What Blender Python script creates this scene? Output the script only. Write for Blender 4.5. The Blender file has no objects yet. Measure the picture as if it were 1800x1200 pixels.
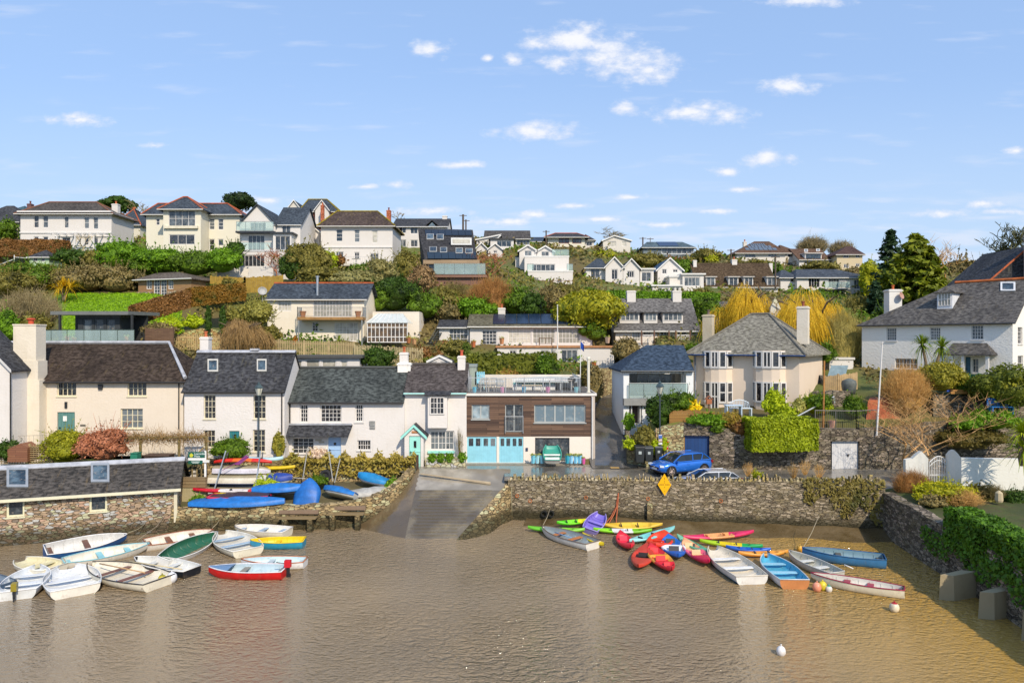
import bpy, math, random
import numpy as np
from mathutils import Vector, Matrix
SC = bpy.context.scene
COL = SC.collection
R = math.radians
random.seed(7)
RNG = np.random.default_rng(7)
# ------------------------------------------------------------------ camera, sky, sun, exposure
CH = 11.5                                   # drone height above the water (water is z = 0)
FP = 1200.0                                 # focal length in photo pixels (photo 1800 x 1200)
cam_d = bpy.data.cameras.new('camera'); cam = bpy.data.objects.new('camera', cam_d); COL.objects.link(cam)
cam.location = (0, 0, CH); cam.rotation_euler = (R(90), 0, 0)
cam_d.sensor_width = 36; cam_d.lens = 24; cam_d.clip_end = 3000; cam_d.clip_start = 0.2
SC.camera = cam
SUN_AZ, SUN_EL = 25.0, 39.0
SV = Vector((math.sin(R(SUN_AZ))*math.cos(R(SUN_EL)), -math.cos(R(SUN_AZ))*math.cos(R(SUN_EL)), math.sin(R(SUN_EL))))
sd = bpy.data.lights.new('sun', 'SUN'); sd.energy = 4.1; sd.angle = R(0.53); sd.color = (1.0, 0.87, 0.70)
so = bpy.data.objects.new('sun', sd); COL.objects.link(so); so.rotation_euler = SV.to_track_quat('Z', 'Y').to_euler()
so.location = (20, -40, 60)
vs = SC.view_settings
vs.view_transform = 'Standard'; vs.look = 'None'; vs.gamma = 1.0; vs.exposure = 0.12
SC.cycles.max_bounces = 6; SC.cycles.diffuse_bounces = 3; SC.cycles.glossy_bounces = 3; SC.cycles.transparent_max_bounces = 8
SC.cycles.caustics_reflective = False; SC.cycles.caustics_refractive = False

def nd(nt, typ, **kw):
    n = nt.nodes.new(typ)
    for k, v in kw.items():
        if k in n.bl_rna.properties: setattr(n, k, v)
    return n
def lk(nt, a, b): nt.links.new(a, b)
def mth(nt, op, a, b=None, c=None, clamp=False):
    n = nt.nodes.new('ShaderNodeMath'); n.operation = op; n.use_clamp = clamp
    for i, v in enumerate((a, b, c)):
        if v is None: continue
        if isinstance(v, (int, float)): n.inputs[i].default_value = v
        else: nt.links.new(v, n.inputs[i])
    return n.outputs[0]
def sstep(nt, v, lo, hi):
    n = nt.nodes.new('ShaderNodeMapRange'); n.interpolation_type = 'SMOOTHSTEP'
    nt.links.new(v, n.inputs[0]); n.inputs[1].default_value = lo; n.inputs[2].default_value = hi
    return n.outputs[0]
def mixc(nt, fac, a, b, blend='MIX'):
    n = nt.nodes.new('ShaderNodeMix'); n.data_type = 'RGBA'; n.blend_type = blend
    for s, v in ((0, fac), (6, a), (7, b)):
        if isinstance(v, (int, float)): n.inputs[s].default_value = v
        elif isinstance(v, (tuple, list)): n.inputs[s].default_value = (*v[:3], 1)
        else: nt.links.new(v, n.inputs[s])
    return n.outputs[2]

wd = bpy.data.worlds.new('World'); SC.world = wd; wd.use_nodes = True
nt = wd.node_tree; nt.nodes.clear()
sky = nd(nt, 'ShaderNodeTexSky'); sky.sky_type = 'NISHITA'; sky.sun_disc = False
sky.sun_elevation = R(SUN_EL); sky.sun_rotation = R(180 - SUN_AZ)
sky.air_density = 1.0; sky.dust_density = 1.6; sky.ozone_density = 1.6; sky.altitude = 20
tc = nd(nt, 'ShaderNodeTexCoord')
sx = nd(nt, 'ShaderNodeSeparateXYZ'); lk(nt, tc.outputs['Generated'], sx.inputs[0])
yy = mth(nt, 'MAXIMUM', sx.outputs[1], 0.02)
cu = mth(nt, 'DIVIDE', sx.outputs[0], yy); cv = mth(nt, 'DIVIDE', sx.outputs[2], yy)
cuv = nd(nt, 'ShaderNodeCombineXYZ'); lk(nt, cu, cuv.inputs[0]); lk(nt, cv, cuv.inputs[1])
nz = nd(nt, 'ShaderNodeTexNoise'); nz.inputs['Scale'].default_value = 26; nz.inputs['Detail'].default_value = 7; nz.inputs['Roughness'].default_value = .62
cmap = nd(nt, 'ShaderNodeMapping'); cmap.inputs['Scale'].default_value = (1, 1.7, 1); lk(nt, cuv.outputs[0], cmap.inputs[0]); lk(nt, cmap.outputs[0], nz.inputs['Vector'])
# cumulus: direction of centre and half size, as slopes from the viewpoint
CLOUDS = [(1010,70,75,30),(1075,95,80,42),(1140,125,70,30),(935,78,28,14),(975,112,36,18),(900,106,22,13),(760,88,38,17),(858,103,10,7),
 (945,232,75,17),(960,222,34,14),(1215,198,66,20),(1280,204,46,18),(1240,188,40,13),(1095,190,30,13),(1388,152,50,17),(1350,278,48,15),(1278,302,34,9),
 (818,289,52,8),(698,325,26,11),(145,211,58,12),(130,206,26,9),(270,256,32,6),(1415,2,90,10),(1790,265,24,9),(1730,358,40,9),(1650,375,60,9),(1765,372,50,7),
 (765,372,60,9),(880,390,60,9),(940,377,34,9),(1015,362,40,6),(1110,347,40,6),(1255,370,50,7),(1165,395,45,6),(1060,385,40,6),(470,352,40,8),(1305,333,36,6),(640,328,26,5)]
acc = None
for (cx, cy, rx, ry) in CLOUDS:
    a = nd(nt, 'ShaderNodeVectorMath'); a.operation = 'SUBTRACT'; lk(nt, cuv.outputs[0], a.inputs[0]); a.inputs[1].default_value = ((cx-900)/FP, (600-cy)/FP, 0)
    b = nd(nt, 'ShaderNodeVectorMath'); b.operation = 'MULTIPLY'; lk(nt, a.outputs[0], b.inputs[0]); b.inputs[1].default_value = (FP/rx, FP/ry, 0)
    c = nd(nt, 'ShaderNodeVectorMath'); c.operation = 'LENGTH'; lk(nt, b.outputs[0], c.inputs[0])
    acc = c.outputs['Value'] if acc is None else mth(nt, 'MINIMUM', acc, c.outputs['Value'])
fld = mth(nt, 'ADD', mth(nt, 'SUBTRACT', 1.0, acc), mth(nt, 'MULTIPLY', mth(nt, 'SUBTRACT', nz.outputs['Fac'], 0.52), 3.1))
calpha = mth(nt, 'MULTIPLY', sstep(nt, fld, -0.25, 0.95), sstep(nt, acc, 1.9, 1.25))
# thin cirrus streaks and a pale band of small clouds low down
st = nd(nt, 'ShaderNodeTexNoise'); st.inputs['Scale'].default_value = 9; st.inputs['Detail'].default_value = 6
smap = nd(nt, 'ShaderNodeMapping'); smap.inputs['Scale'].default_value = (.8, 5.5, 1); smap.inputs['Rotation'].default_value = (0, 0, R(-7)); lk(nt, cuv.outputs[0], smap.inputs[0]); lk(nt, smap.outputs[0], st.inputs['Vector'])
low = mth(nt, 'MULTIPLY', sstep(nt, cv, 0.27, 0.15), sstep(nt, st.outputs['Fac'], 0.47, 0.68))
hi = mth(nt, 'MULTIPLY', sstep(nt, st.outputs['Fac'], 0.56, 0.80), 0.34)
cir = mth(nt, 'MAXIMUM', mth(nt, 'MULTIPLY', low, 0.6), hi)
front = sstep(nt, sx.outputs[1], 0.03, 0.2)
calpha = mth(nt, 'MULTIPLY', mth(nt, 'MAXIMUM', mth(nt, 'MULTIPLY', calpha, 0.93), cir, clamp=True), front)
gm = nd(nt, 'ShaderNodeGamma'); gm.inputs['Gamma'].default_value = 0.34; lk(nt, sky.outputs[0], gm.inputs['Color'])
skyb = mixc(nt, 1.0, gm.outputs[0], (1.95, 2.58, 3.6), 'MULTIPLY')
skyb = mixc(nt, mth(nt, 'MULTIPLY', sstep(nt, cv, 0.42, 0.1), 0.55), skyb, (3.9, 4.85, 5.9))
ccol = mixc(nt, sstep(nt, fld, 0.2, 1.3), (5.0, 5.3, 6.1), (6.2, 6.2, 6.3))
skyc = mixc(nt, calpha, skyb, ccol)
bg = nd(nt, 'ShaderNodeBackground'); bg.inputs['Strength'].default_value = 0.15; lk(nt, skyc, bg.inputs['Color'])
wo = nd(nt, 'ShaderNodeOutputWorld'); lk(nt, bg.outputs[0], wo.inputs['Surface'])
wd.cycles.sampling_method = 'MANUAL'; wd.cycles.sample_map_resolution = 512

# ------------------------------------------------------------------ helpers
def W(px, py, D):
    """photo pixel at forward distance D -> point in the place"""
    return Vector(((px-900)/FP*D, D, CH + (600-py)/FP*D))
def wx(px, D): return (px-900)/FP*D
def wz(py, D): return CH + (600-py)/FP*D
def Dw(py, z=0.0): return (CH - z)*FP/(py-600)
def lin(c):
    """'rrggbb' or 0..1 triple (sRGB) -> linear"""
    if isinstance(c, str): c = [int(c[i:i+2], 16)/255 for i in (0, 2, 4)]
    return tuple(x/12.92 if x <= .04045 else ((x+.055)/1.055)**2.4 for x in c)

class MB:
    def __init__(s): s.v = []; s.f = []; s.m = []
    def add(s, vs_, fs, mi=0):
        b = len(s.v); s.v.extend([tuple(p) for p in vs_])
        for f in fs: s.f.append([i+b for i in f]); s.m.append(mi)
        return s
    def poly(s, pts, mi=0): return s.add(pts, [list(range(len(pts)))], mi)
    def box(s, x0, y0, z0, x1, y1, z1, mi=0):
        return s.hexa([(x0,y0,z0),(x1,y0,z0),(x1,y1,z0),(x0,y1,z0),(x0,y0,z1),(x1,y0,z1),(x1,y1,z1),(x0,y1,z1)], mi)
    def hexa(s, p, mi=0): return s.add(p, [(3,2,1,0),(4,5,6,7),(0,1,5,4),(1,2,6,5),(2,3,7,6),(3,0,4,7)], mi)
    def obox(s, c, size, rz=0, mi=0, ry=0, rx=0):
        M = Matrix.Translation(c) @ Matrix.Rotation(rz, 4, 'Z') @ Matrix.Rotation(ry, 4, 'Y') @ Matrix.Rotation(rx, 4, 'X')
        h = [x/2 for x in size]
        p = [M @ Vector((a*h[0], b*h[1], c_*h[2])) for c_ in (-1, 1) for a, b in ((-1,-1),(1,-1),(1,1),(-1,1))]
        return s.hexa(p, mi)
    def slab(s, pts, t=.1, mi=0, d=None):
        d = Vector((0, 0, -t)) if d is None else d
        n = len(pts); pts = [Vector(p) for p in pts]
        return s.add(pts + [p + d for p in pts], [list(range(n)), list(range(2*n-1, n-1, -1))] + [((i+1) % n, i, i+n, (i+1) % n+n) for i in range(n)], mi)
    def tube(s, pts, r, n=6, mi=0, cap=True):
        pts = [Vector(p) for p in pts]; k = len(pts)
        rs = r if isinstance(r, (list, tuple)) else [r]*k
        vs_ = []; ref = None
        for i, p in enumerate(pts):
            d = (pts[min(i+1, k-1)] - pts[max(i-1, 0)])
            if d.length < 1e-9: d = Vector((0, 0, 1))
            d.normalize()
            if ref is None: ref = Vector((1, 0, 0)) if abs(d.x) < .9 else Vector((0, 1, 0))
            a = (ref - d*ref.dot(d)).normalized(); b = d.cross(a); ref = a
            for j in range(n):
                t = 2*math.pi*j/n; vs_.append(p + (a*math.cos(t) + b*math.sin(t))*rs[i])
        fs = [(i*n+j, i*n+(j+1) % n, (i+1)*n+(j+1) % n, (i+1)*n+j) for i in range(k-1) for j in range(n)]
        if cap: fs += [list(range(n))[::-1], list(range((k-1)*n, k*n))]
        return s.add(vs_, fs, mi)
    def lathe(s, prof, c=(0,0,0), n=12, mi=0, axis=None):
        c = Vector(c); vs_ = []
        if axis is None: X, Y, Z = Vector((1,0,0)), Vector((0,1,0)), Vector((0,0,1))
        else:
            Z = Vector(axis).normalized(); X = Z.orthogonal().normalized(); Y = Z.cross(X)
        for (r, z) in prof:
            for j in range(n):
                t = 2*math.pi*j/n; vs_.append(c + X*(r*math.cos(t)) + Y*(r*math.sin(t)) + Z*z)
        k = len(prof)
        fs = [(i*n+j, i*n+(j+1) % n, (i+1)*n+(j+1) % n, (i+1)*n+j) for i in range(k-1) for j in range(n)]
        fs += [list(range(n))[::-1], list(range((k-1)*n, k*n))]
        return s.add(vs_, fs, mi)
    def grid(s, rows, mi=0, flip=False):
        b = [p for r in rows for p in r]; m = len(rows[0]); fs = []
        for i in range(len(rows)-1):
            for j in range(m-1):
                q = (i*m+j, i*m+j+1, (i+1)*m+j+1, (i+1)*m+j); fs.append(q[::-1] if flip else q)
        return s.add(b, fs, mi)
    def build(s, name, mats, parent=None, smooth=False):
        me = bpy.data.meshes.new(name)
        off = WL.get(parent.name, Vector((0,0,0))) if parent is not None else Vector((0,0,0))
        me.from_pydata([(v[0]-off[0], v[1]-off[1], v[2]-off[2]) for v in s.v], [], s.f)
        if not isinstance(mats, (list, tuple)): mats = [mats]
        for m in mats: me.materials.append(m)
        if len(mats) > 1: me.polygons.foreach_set('material_index', [min(m, len(mats)-1) for m in s.m])
        if smooth: me.polygons.foreach_set('use_smooth', [True]*len(s.f))
        uvl = me.uv_layers.new(name='UVMap')
        uvs = np.zeros((len(me.loops), 2), dtype=np.float32)
        for p in me.polygons:
            n = p.normal
            if abs(n.z) > .97: t = Vector((1, 0, 0))
            else: t = Vector((-n.y, n.x, 0)).normalized()
            b = n.cross(t)
            for li in p.loop_indices:
                co = me.vertices[me.loops[li].vertex_index].co
                uvs[li] = (co.dot(t), co.dot(b))
        uvl.data.foreach_set('uv', uvs.ravel())
        me.update()
        o = bpy.data.objects.new(name, me); COL.objects.link(o)
        if parent is not None: o.parent = parent
        WL[o.name] = off.copy()
        return o
WL = {}
def npmesh(name, arr, mat, parent=None, extra=None):
    """arr (N,k,3) polygons of k corners, unshared"""
    groups = [(arr, 0)] + ([] if extra is None else extra)
    off = np.array(WL.get(parent.name, (0,0,0)) if parent is not None else (0,0,0), dtype=np.float64)
    V = []; LS = []; LT = []; MI = []; nv = 0
    for a, mi in groups:
        if len(a) == 0: continue
        n, k, _ = a.shape
        V.append((a.reshape(-1, 3) - off)); LS.append(nv + np.arange(n)*k); LT.append(np.full(n, k)); MI.append(np.full(n, mi)); nv += n*k
    V = np.concatenate(V); LS = np.concatenate(LS); LT = np.concatenate(LT); MI = np.concatenate(MI)
    me = bpy.data.meshes.new(name)
    me.vertices.add(nv); me.vertices.foreach_set('co', V.astype(np.float32).ravel())
    me.loops.add(nv); me.loops.foreach_set('vertex_index', np.arange(nv, dtype=np.int32))
    me.polygons.add(len(LS)); me.polygons.foreach_set('loop_start', LS.astype(np.int32)); me.polygons.foreach_set('loop_total', LT.astype(np.int32))
    for m in (mat if isinstance(mat, (list, tuple)) else [mat]): me.materials.append(m)
    me.polygons.foreach_set('material_index', MI.astype(np.int32))
    me.update(calc_edges=True); me.validate()
    o = bpy.data.objects.new(name, me); COL.objects.link(o)
    if parent is not None: o.parent = parent
    WL[o.name] = Vector(off)
    return o
def tag(o, label=None, cat=None, group=None, kind=None):
    if label: o['label'] = label
    if cat: o['category'] = cat
    if group: o['group'] = group
    if kind: o['kind'] = kind
    return o
def thing(name, label, cat, loc, group=None):
    o = bpy.data.objects.new(name, None); COL.objects.link(o); o.location = loc; o.empty_display_size = .2
    WL[o.name] = Vector(loc)
    return tag(o, label, cat, group)

# ------------------------------------------------------------------ materials
MC = {}
def newmat(name):
    m = bpy.data.materials.new(name); m.use_nodes = True
    nt = m.node_tree; b = nt.nodes['Principled BSDF']
    return m, nt, b
def coords(nt, kind='Object', scale=(1,1,1)):
    t = nd(nt, 'ShaderNodeTexCoord'); mp = nd(nt, 'ShaderNodeMapping'); mp.inputs['Scale'].default_value = scale
    lk(nt, t.outputs[kind], mp.inputs[0]); return mp.outputs[0]
def noise(nt, vec, scale, detail=4, rough=.55):
    n = nd(nt, 'ShaderNodeTexNoise'); n.inputs['Scale'].default_value = scale; n.inputs['Detail'].default_value = detail; n.inputs['Roughness'].default_value = rough
    lk(nt, vec, n.inputs['Vector']); return n.outputs['Fac']
def bump(nt, b, h, strength=.3, dist=.02):
    n = nd(nt, 'ShaderNodeBump'); n.inputs['Strength'].default_value = strength; n.inputs['Distance'].default_value = dist
    lk(nt, h, n.inputs['Height']); lk(nt, n.outputs[0], b.inputs['Normal'])
def dark(c, k): return tuple(x*k for x in c)
def paint(hexc, rough=.5, var=.12, scale=2.5, bmp=0.0, metallic=0.0, spec=.5, coat=0.0):
    """plain painted / plastic / metal surface with blotchy variation"""
    key = ('paint', hexc, rough, var, scale, bmp, metallic, coat)
    if key in MC: return MC[key]
    m, nt, b = newmat('paint_'+hexc); c = lin(hexc); v = coords(nt)
    n1 = noise(nt, v, scale, 5, .6)
    col = mixc(nt, sstep(nt, n1, .3, .7), dark(c, 1-var), tuple(min(1, x*(1+var*.6)) for x in c))
    lk(nt, col, b.inputs['Base Color']); b.inputs['Roughness'].default_value = rough; b.inputs['Metallic'].default_value = metallic
    b.inputs['Specular IOR Level'].default_value = spec; b.inputs['Coat Weight'].default_value = coat
    if bmp: bump(nt, b, noise(nt, v, 14, 4), bmp, .03)
    MC[key] = m; return m
def render_wall(hexc, dirt=.25, bmp=.35):
    """lime render or painted rubble: uneven, a few rain streaks, grubby patches"""
    key = ('rend', hexc, dirt, bmp)
    if key in MC: return MC[key]
    m, nt, b = newmat('render_'+hexc); c = lin(hexc); v = coords(nt)
    n1 = noise(nt, v, .9, 5, .6); vs2 = coords(nt, 'Object', (3.2, 3.2, .35)); n2 = noise(nt, vs2, 1.2, 5, .65)
    col = mixc(nt, mth(nt, 'MULTIPLY', sstep(nt, n2, .52, .78), dirt), c, dark((c[0], c[1]*.97, c[2]*.88), .55))
    col = mixc(nt, mth(nt, 'MULTIPLY', sstep(nt, n1, .42, .75), dirt*.9), col, dark((c[0], c[1]*.96, c[2]*.86), .78))
    lk(nt, col, b.inputs['Base Color']); b.inputs['Roughness'].default_value = .85
    b.inputs['Specular IOR Level'].default_value = .25
    n3 = noise(nt, coords(nt, 'Object', (1, 1, 1.6)), 5, 5, .6); bump(nt, b, n3, bmp, .05)
    MC[key] = m; return m
def slate(c1, c2, lichen='8a8468', li=.3, w=.32, h=.2, blotch=.55, rough=.55):
    key = ('slate', c1, c2, lichen, li, w, h, blotch)
    if key in MC: return MC[key]
    m, nt, b = newmat('slate_'+c1); v = coords(nt, 'UV')
    br = nd(nt, 'ShaderNodeTexBrick'); lk(nt, v, br.inputs['Vector'])
    br.inputs['Scale'].default_value = 1; br.inputs['Brick Width'].default_value = w; br.inputs['Row Height'].default_value = h
    br.inputs['Mortar Size'].default_value = .012; br.inputs['Mortar Smooth'].default_value = .3; br.inputs['Bias'].default_value = 0
    a, d = lin(c1), lin(c2)
    br.inputs['Color1'].default_value = (*a, 1); br.inputs['Color2'].default_value = (*d, 1); br.inputs['Mortar'].default_value = (*dark(a, .45), 1)
    o = coords(nt); n1 = noise(nt, o, .55, 6, .65); n2 = noise(nt, coords(nt, 'UV', (3, .5, 1)), 1.4, 5, .6)
    col = mixc(nt, sstep(nt, noise(nt, coords(nt, 'UV', (3.1, 5, 1)), 1, 3), .4, .62), br.outputs['Color'], tuple(x*1.5+.01 for x in d))
    col = mixc(nt, mth(nt, 'MULTIPLY', sstep(nt, n1, .4, .7), blotch), col, dark(a, .55))
    col = mixc(nt, mth(nt, 'MULTIPLY', sstep(nt, n2, .55, .8), li), col, lin(lichen))
    col = mixc(nt, mth(nt, 'MULTIPLY', sstep(nt, noise(nt, o, 5, 3), .66, .76), li), col, lin(lichen))
    lk(nt, col, b.inputs['Base Color']); b.inputs['Roughness'].default_value = rough+.2; b.inputs['Specular IOR Level'].default_value = .15
    bump(nt, b, mth(nt, 'ADD', mth(nt, 'MULTIPLY', br.outputs['Fac'], -1), mth(nt, 'MULTIPLY', noise(nt, v, 6, 2), .8)), .5, .03)
    MC[key] = m; return m
def stone(cols, mortar, sc=3.2, sq=2.0, moss=.3, mosscol='5d5a24', wet=0.0, bmp=.9):
    """rubble masonry: voronoi stones squashed to courses, with moss and a wet dark foot"""
    key = ('stone', tuple(cols), mortar, sc, sq, moss, wet)
    if key in MC: return MC[key]
    m, nt, b = newmat('stone_'+cols[0]); v0 = coords(nt, 'Object', (1, 1, sq))
    wn = nd(nt, 'ShaderNodeTexNoise'); wn.inputs['Scale'].default_value = 3.5; lk(nt, v0, wn.inputs['Vector'])
    wv = nd(nt, 'ShaderNodeVectorMath'); wv.operation = 'MULTIPLY_ADD'; lk(nt, wn.outputs['Color'], wv.inputs[0]); wv.inputs[1].default_value = (.22, .22, .22); lk(nt, v0, wv.inputs[2])
    vo = nd(nt, 'ShaderNodeTexVoronoi'); vo.feature = 'F1'; vo.inputs['Scale'].default_value = sc; vo.inputs['Randomness'].default_value = .95; lk(nt, wv.outputs[0], vo.inputs['Vector'])
    ve = nd(nt, 'ShaderNodeTexVoronoi'); ve.feature = 'DISTANCE_TO_EDGE'; ve.inputs['Scale'].default_value = sc; ve.inputs['Randomness'].default_value = .95; lk(nt, wv.outputs[0], ve.inputs['Vector'])
    rmp = nd(nt, 'ShaderNodeValToRGB'); rmp.color_ramp.interpolation = 'CONSTANT'
    els = rmp.color_ramp.elements
    while len(els) < len(cols): els.new(.5)
    for i, c in enumerate(cols): els[i].position = i/len(cols); els[i].color = (*[min(.6, x*1.7) for x in lin(c)], 1)
    sp = nd(nt, 'ShaderNodeSeparateColor'); lk(nt, vo.outputs['Color'], sp.inputs[0]); lk(nt, sp.outputs[0], rmp.inputs[0])
    o = coords(nt); n1 = noise(nt, o, 9, 4)
    col = mixc(nt, mth(nt, 'MULTIPLY', n1, .45), rmp.outputs[0], dark(lin(cols[0]), .5))
    edge = sstep(nt, ve.outputs['Distance'], .015, .07)
    col = mixc(nt, edge, lin(mortar), col)
    n2 = noise(nt, o, .9, 6, .65)
    col = mixc(nt, mth(nt, 'MULTIPLY', sstep(nt, n2, .48, .72), moss), col, lin(mosscol))
    ge = nd(nt, 'ShaderNodeNewGeometry'); sz = nd(nt, 'ShaderNodeSeparateXYZ'); lk(nt, ge.outputs['Position'], sz.inputs[0])
    if wet:
        foot = sstep(nt, mth(nt, 'ADD', sz.outputs[2], mth(nt, 'MULTIPLY', n2, .8)), 1.5, .85)
        col = mixc(nt, mth(nt, 'MULTIPLY', foot, wet), col, lin('34301a'))
    lk(nt, col, b.inputs['Base Color']); b.inputs['Roughness'].default_value = .8; b.inputs['Specular IOR Level'].default_value = .3
    bump(nt, b, mth(nt, 'ADD', edge, mth(nt, 'MULTIPLY', noise(nt, o, 7, 4), .6)), bmp, .07)
    MC[key] = m; return m
def planks(c1, c2, w=1.6, h=.14, rough=.6, vert=False, gap='100c08'):
    key = ('plank', c1, c2, w, h, vert)
    if key in MC: return MC[key]
    m, nt, b = newmat('planks_'+c1)
    t = nd(nt, 'ShaderNodeTexCoord'); mp = nd(nt, 'ShaderNodeMapping')
    if vert: mp.inputs['Rotation'].default_value = (0, 0, R(90))
    lk(nt, t.outputs['UV'], mp.inputs[0]); v = mp.outputs[0]
    br = nd(nt, 'ShaderNodeTexBrick'); lk(nt, v, br.inputs['Vector'])
    br.inputs['Scale'].default_value = 1; br.inputs['Brick Width'].default_value = w; br.inputs['Row Height'].default_value = h
    br.inputs['Mortar Size'].default_value = .008; br.offset = .37
    a, d = lin(c1), lin(c2)
    br.inputs['Color1'].default_value = (*a, 1); br.inputs['Color2'].default_value = (*d, 1); br.inputs['Mortar'].default_value = (*lin(gap), 1)
    mp2 = nd(nt, 'ShaderNodeMapping'); mp2.inputs['Scale'].default_value = (.6, 12, 1); lk(nt, v, mp2.inputs[0])
    n1 = noise(nt, mp2.outputs[0], 2, 5); col = mixc(nt, mth(nt, 'MULTIPLY', n1, .7), br.outputs['Color'], dark(a, .55))
    lk(nt, col, b.inputs['Base Color']); b.inputs['Roughness'].default_value = rough
    bump(nt, b, mth(nt, 'SUBTRACT', n1, br.outputs['Fac']), .35, .02)
    MC[key] = m; return m
def glass(kind='dark'):
    """window glass seen from outside: dim room, curtain or reflected sky painted into the colour of a glossy sheet"""
    key = ('glass', kind)
    if key in MC: return MC[key]
    m, nt, b = newmat('glass_'+kind)
    c = {'dark': ('14161a', '3a3e44'), 'mid': ('30363c', '70787c'), 'curtain': ('8f8c80', 'c9c4b4'), 'blue': ('26333e', '5a6e7a'), 'warm': ('40352a', '8a6a40'), 'sky': ('6a7c86', 'a9bac0')}[kind]  # 'sky' paints the reflected sky as a pale base colour
    oi = nd(nt, 'ShaderNodeObjectInfo'); v = coords(nt)
    ad = nd(nt, 'ShaderNodeVectorMath'); ad.operation = 'ADD'; lk(nt, v, ad.inputs[0]); cx = nd(nt, 'ShaderNodeCombineXYZ')
    lk(nt, mth(nt, 'MULTIPLY', oi.outputs['Random'], 37.0), cx.inputs[0]); lk(nt, cx.outputs[0], ad.inputs[1])
    n1 = noise(nt, ad.outputs[0], 1.7, 3); f = sstep(nt, mth(nt, 'ADD', mth(nt, 'MULTIPLY', n1, .7), mth(nt, 'MULTIPLY', oi.outputs['Random'], .3)), .38, .68)  # patchy tones paint in uneven reflections, varied per window
    f2 = sstep(nt, noise(nt, ad.outputs[0], 5.5, 3), .55, .7); lk(nt, mixc(nt, mth(nt, 'MULTIPLY', f2, .35), mixc(nt, f, lin(c[0]), lin(c[1])), lin('a89c8c')), b.inputs['Base Color']); b.inputs['Roughness'].default_value = .06
    b.inputs['Specular IOR Level'].default_value = .6
    bump(nt, b, noise(nt, v, .8, 2), .04, .05)
    MC[key] = m; return m
def clear_glass():
    if 'clear' in MC: return MC['clear']
    m, nt, b = newmat('balustrade_glass'); out = nt.nodes['Material Output']
    b.inputs['Base Color'].default_value = (.55, .68, .66, 1); b.inputs['Roughness'].default_value = .05
    tr = nd(nt, 'ShaderNodeBsdfTransparent'); tr.inputs[0].default_value = (.88, .95, .93, 1)
    mx = nd(nt, 'ShaderNodeMixShader'); mx.inputs[0].default_value = .3; lk(nt, tr.outputs[0], mx.inputs[1]); lk(nt, b.outputs[0], mx.inputs[2]); lk(nt, mx.outputs[0], out.inputs['Surface'])
    MC['clear'] = m; return m
def leafm(c1, c2, c3=None, trans=.3, scale=1.2):
    """leaf or twig colour: clump to clump variation and a little light through the leaf"""
    key = ('leaf', c1, c2, c3, trans, scale)
    if key in MC: return MC[key]
    m, nt, b = newmat('foliage_'+c1); out = nt.nodes['Material Output']; v = coords(nt)
    ge = nd(nt, 'ShaderNodeNewGeometry')
    n1 = noise(nt, v, scale, 4, .6)
    f = sstep(nt, mth(nt, 'ADD', mth(nt, 'MULTIPLY', n1, .65), mth(nt, 'MULTIPLY', ge.outputs['Random Per Island'], .35)), .3, .72)
    a1, a2 = lin(c1), lin(c2); col = mixc(nt, f, tuple(x*.7+y*.3 for x, y in zip(a1, a2)), a2)
    if c3: col = mixc(nt, sstep(nt, noise(nt, v, scale*.6, 3), .55, .72), col, lin(c3))
    col = mixc(nt, 1.0, col, (1.7, 1.65, 1.3), 'MULTIPLY')
    lk(nt, col, b.inputs['Base Color']); b.inputs['Roughness'].default_value = .6; b.inputs['Specular IOR Level'].default_value = .3
    if trans:
        tl = nd(nt, 'ShaderNodeBsdfTranslucent'); lk(nt, col, tl.inputs[0])
        mx = nd(nt, 'ShaderNodeMixShader'); mx.inputs[0].default_value = trans
        lk(nt, b.outputs[0], mx.inputs[1]); lk(nt, tl.outputs[0], mx.inputs[2]); lk(nt, mx.outputs[0], out.inputs['Surface'])
    MC[key] = m; return m
def trim(h='dedad4'): return paint(h, .45, .06)
# ------------------------------------------------------------------ building kit
class Fr:
    """an upright plane: u to the right seen from outside, z up (true height), d into the building"""
    def __init__(s, A, B, out=None):
        s.o = Vector((A[0], A[1], 0)); v = Vector((B[0]-A[0], B[1]-A[1], 0)); s.w = v.length; s.ux = v/s.w; s.n = Vector((-s.ux.y, s.ux.x, 0))
    def p(s, u, z, d=0.0):
        q = s.o + s.ux*u + s.n*d; return Vector((q.x, q.y, z))
    def px(s, px, py, d=0.0):
        dr = Vector(((px-900)/FP, 1, (600-py)/FP)); a = s.o + s.n*d
        t = a.dot(s.n)/dr.dot(s.n); q = dr*t
        return ((Vector((q.x, q.y, 0)) - s.o).dot(s.ux), CH + q.z)
    def rect(s, x0, y0, x1, y1, d=0.0):
        xm, ym = (x0+x1)/2, (y0+y1)/2
        u0 = s.px(x0, ym, d)[0]; u1 = s.px(x1, ym, d)[0]; z0 = s.px(xm, y1, d)[1]; z1 = s.px(xm, y0, d)[1]
        return (u0, z0, u1, z1)
    def box(s, mb, u0, z0, u1, z1, d0, d1, mi=0):
        p = s.p
        return mb.hexa([p(u0,z0,d0), p(u1,z0,d0), p(u1,z0,d1), p(u0,z0,d1), p(u0,z1,d0), p(u1,z1,d0), p(u1,z1,d1), p(u0,z1,d1)], mi)
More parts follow.
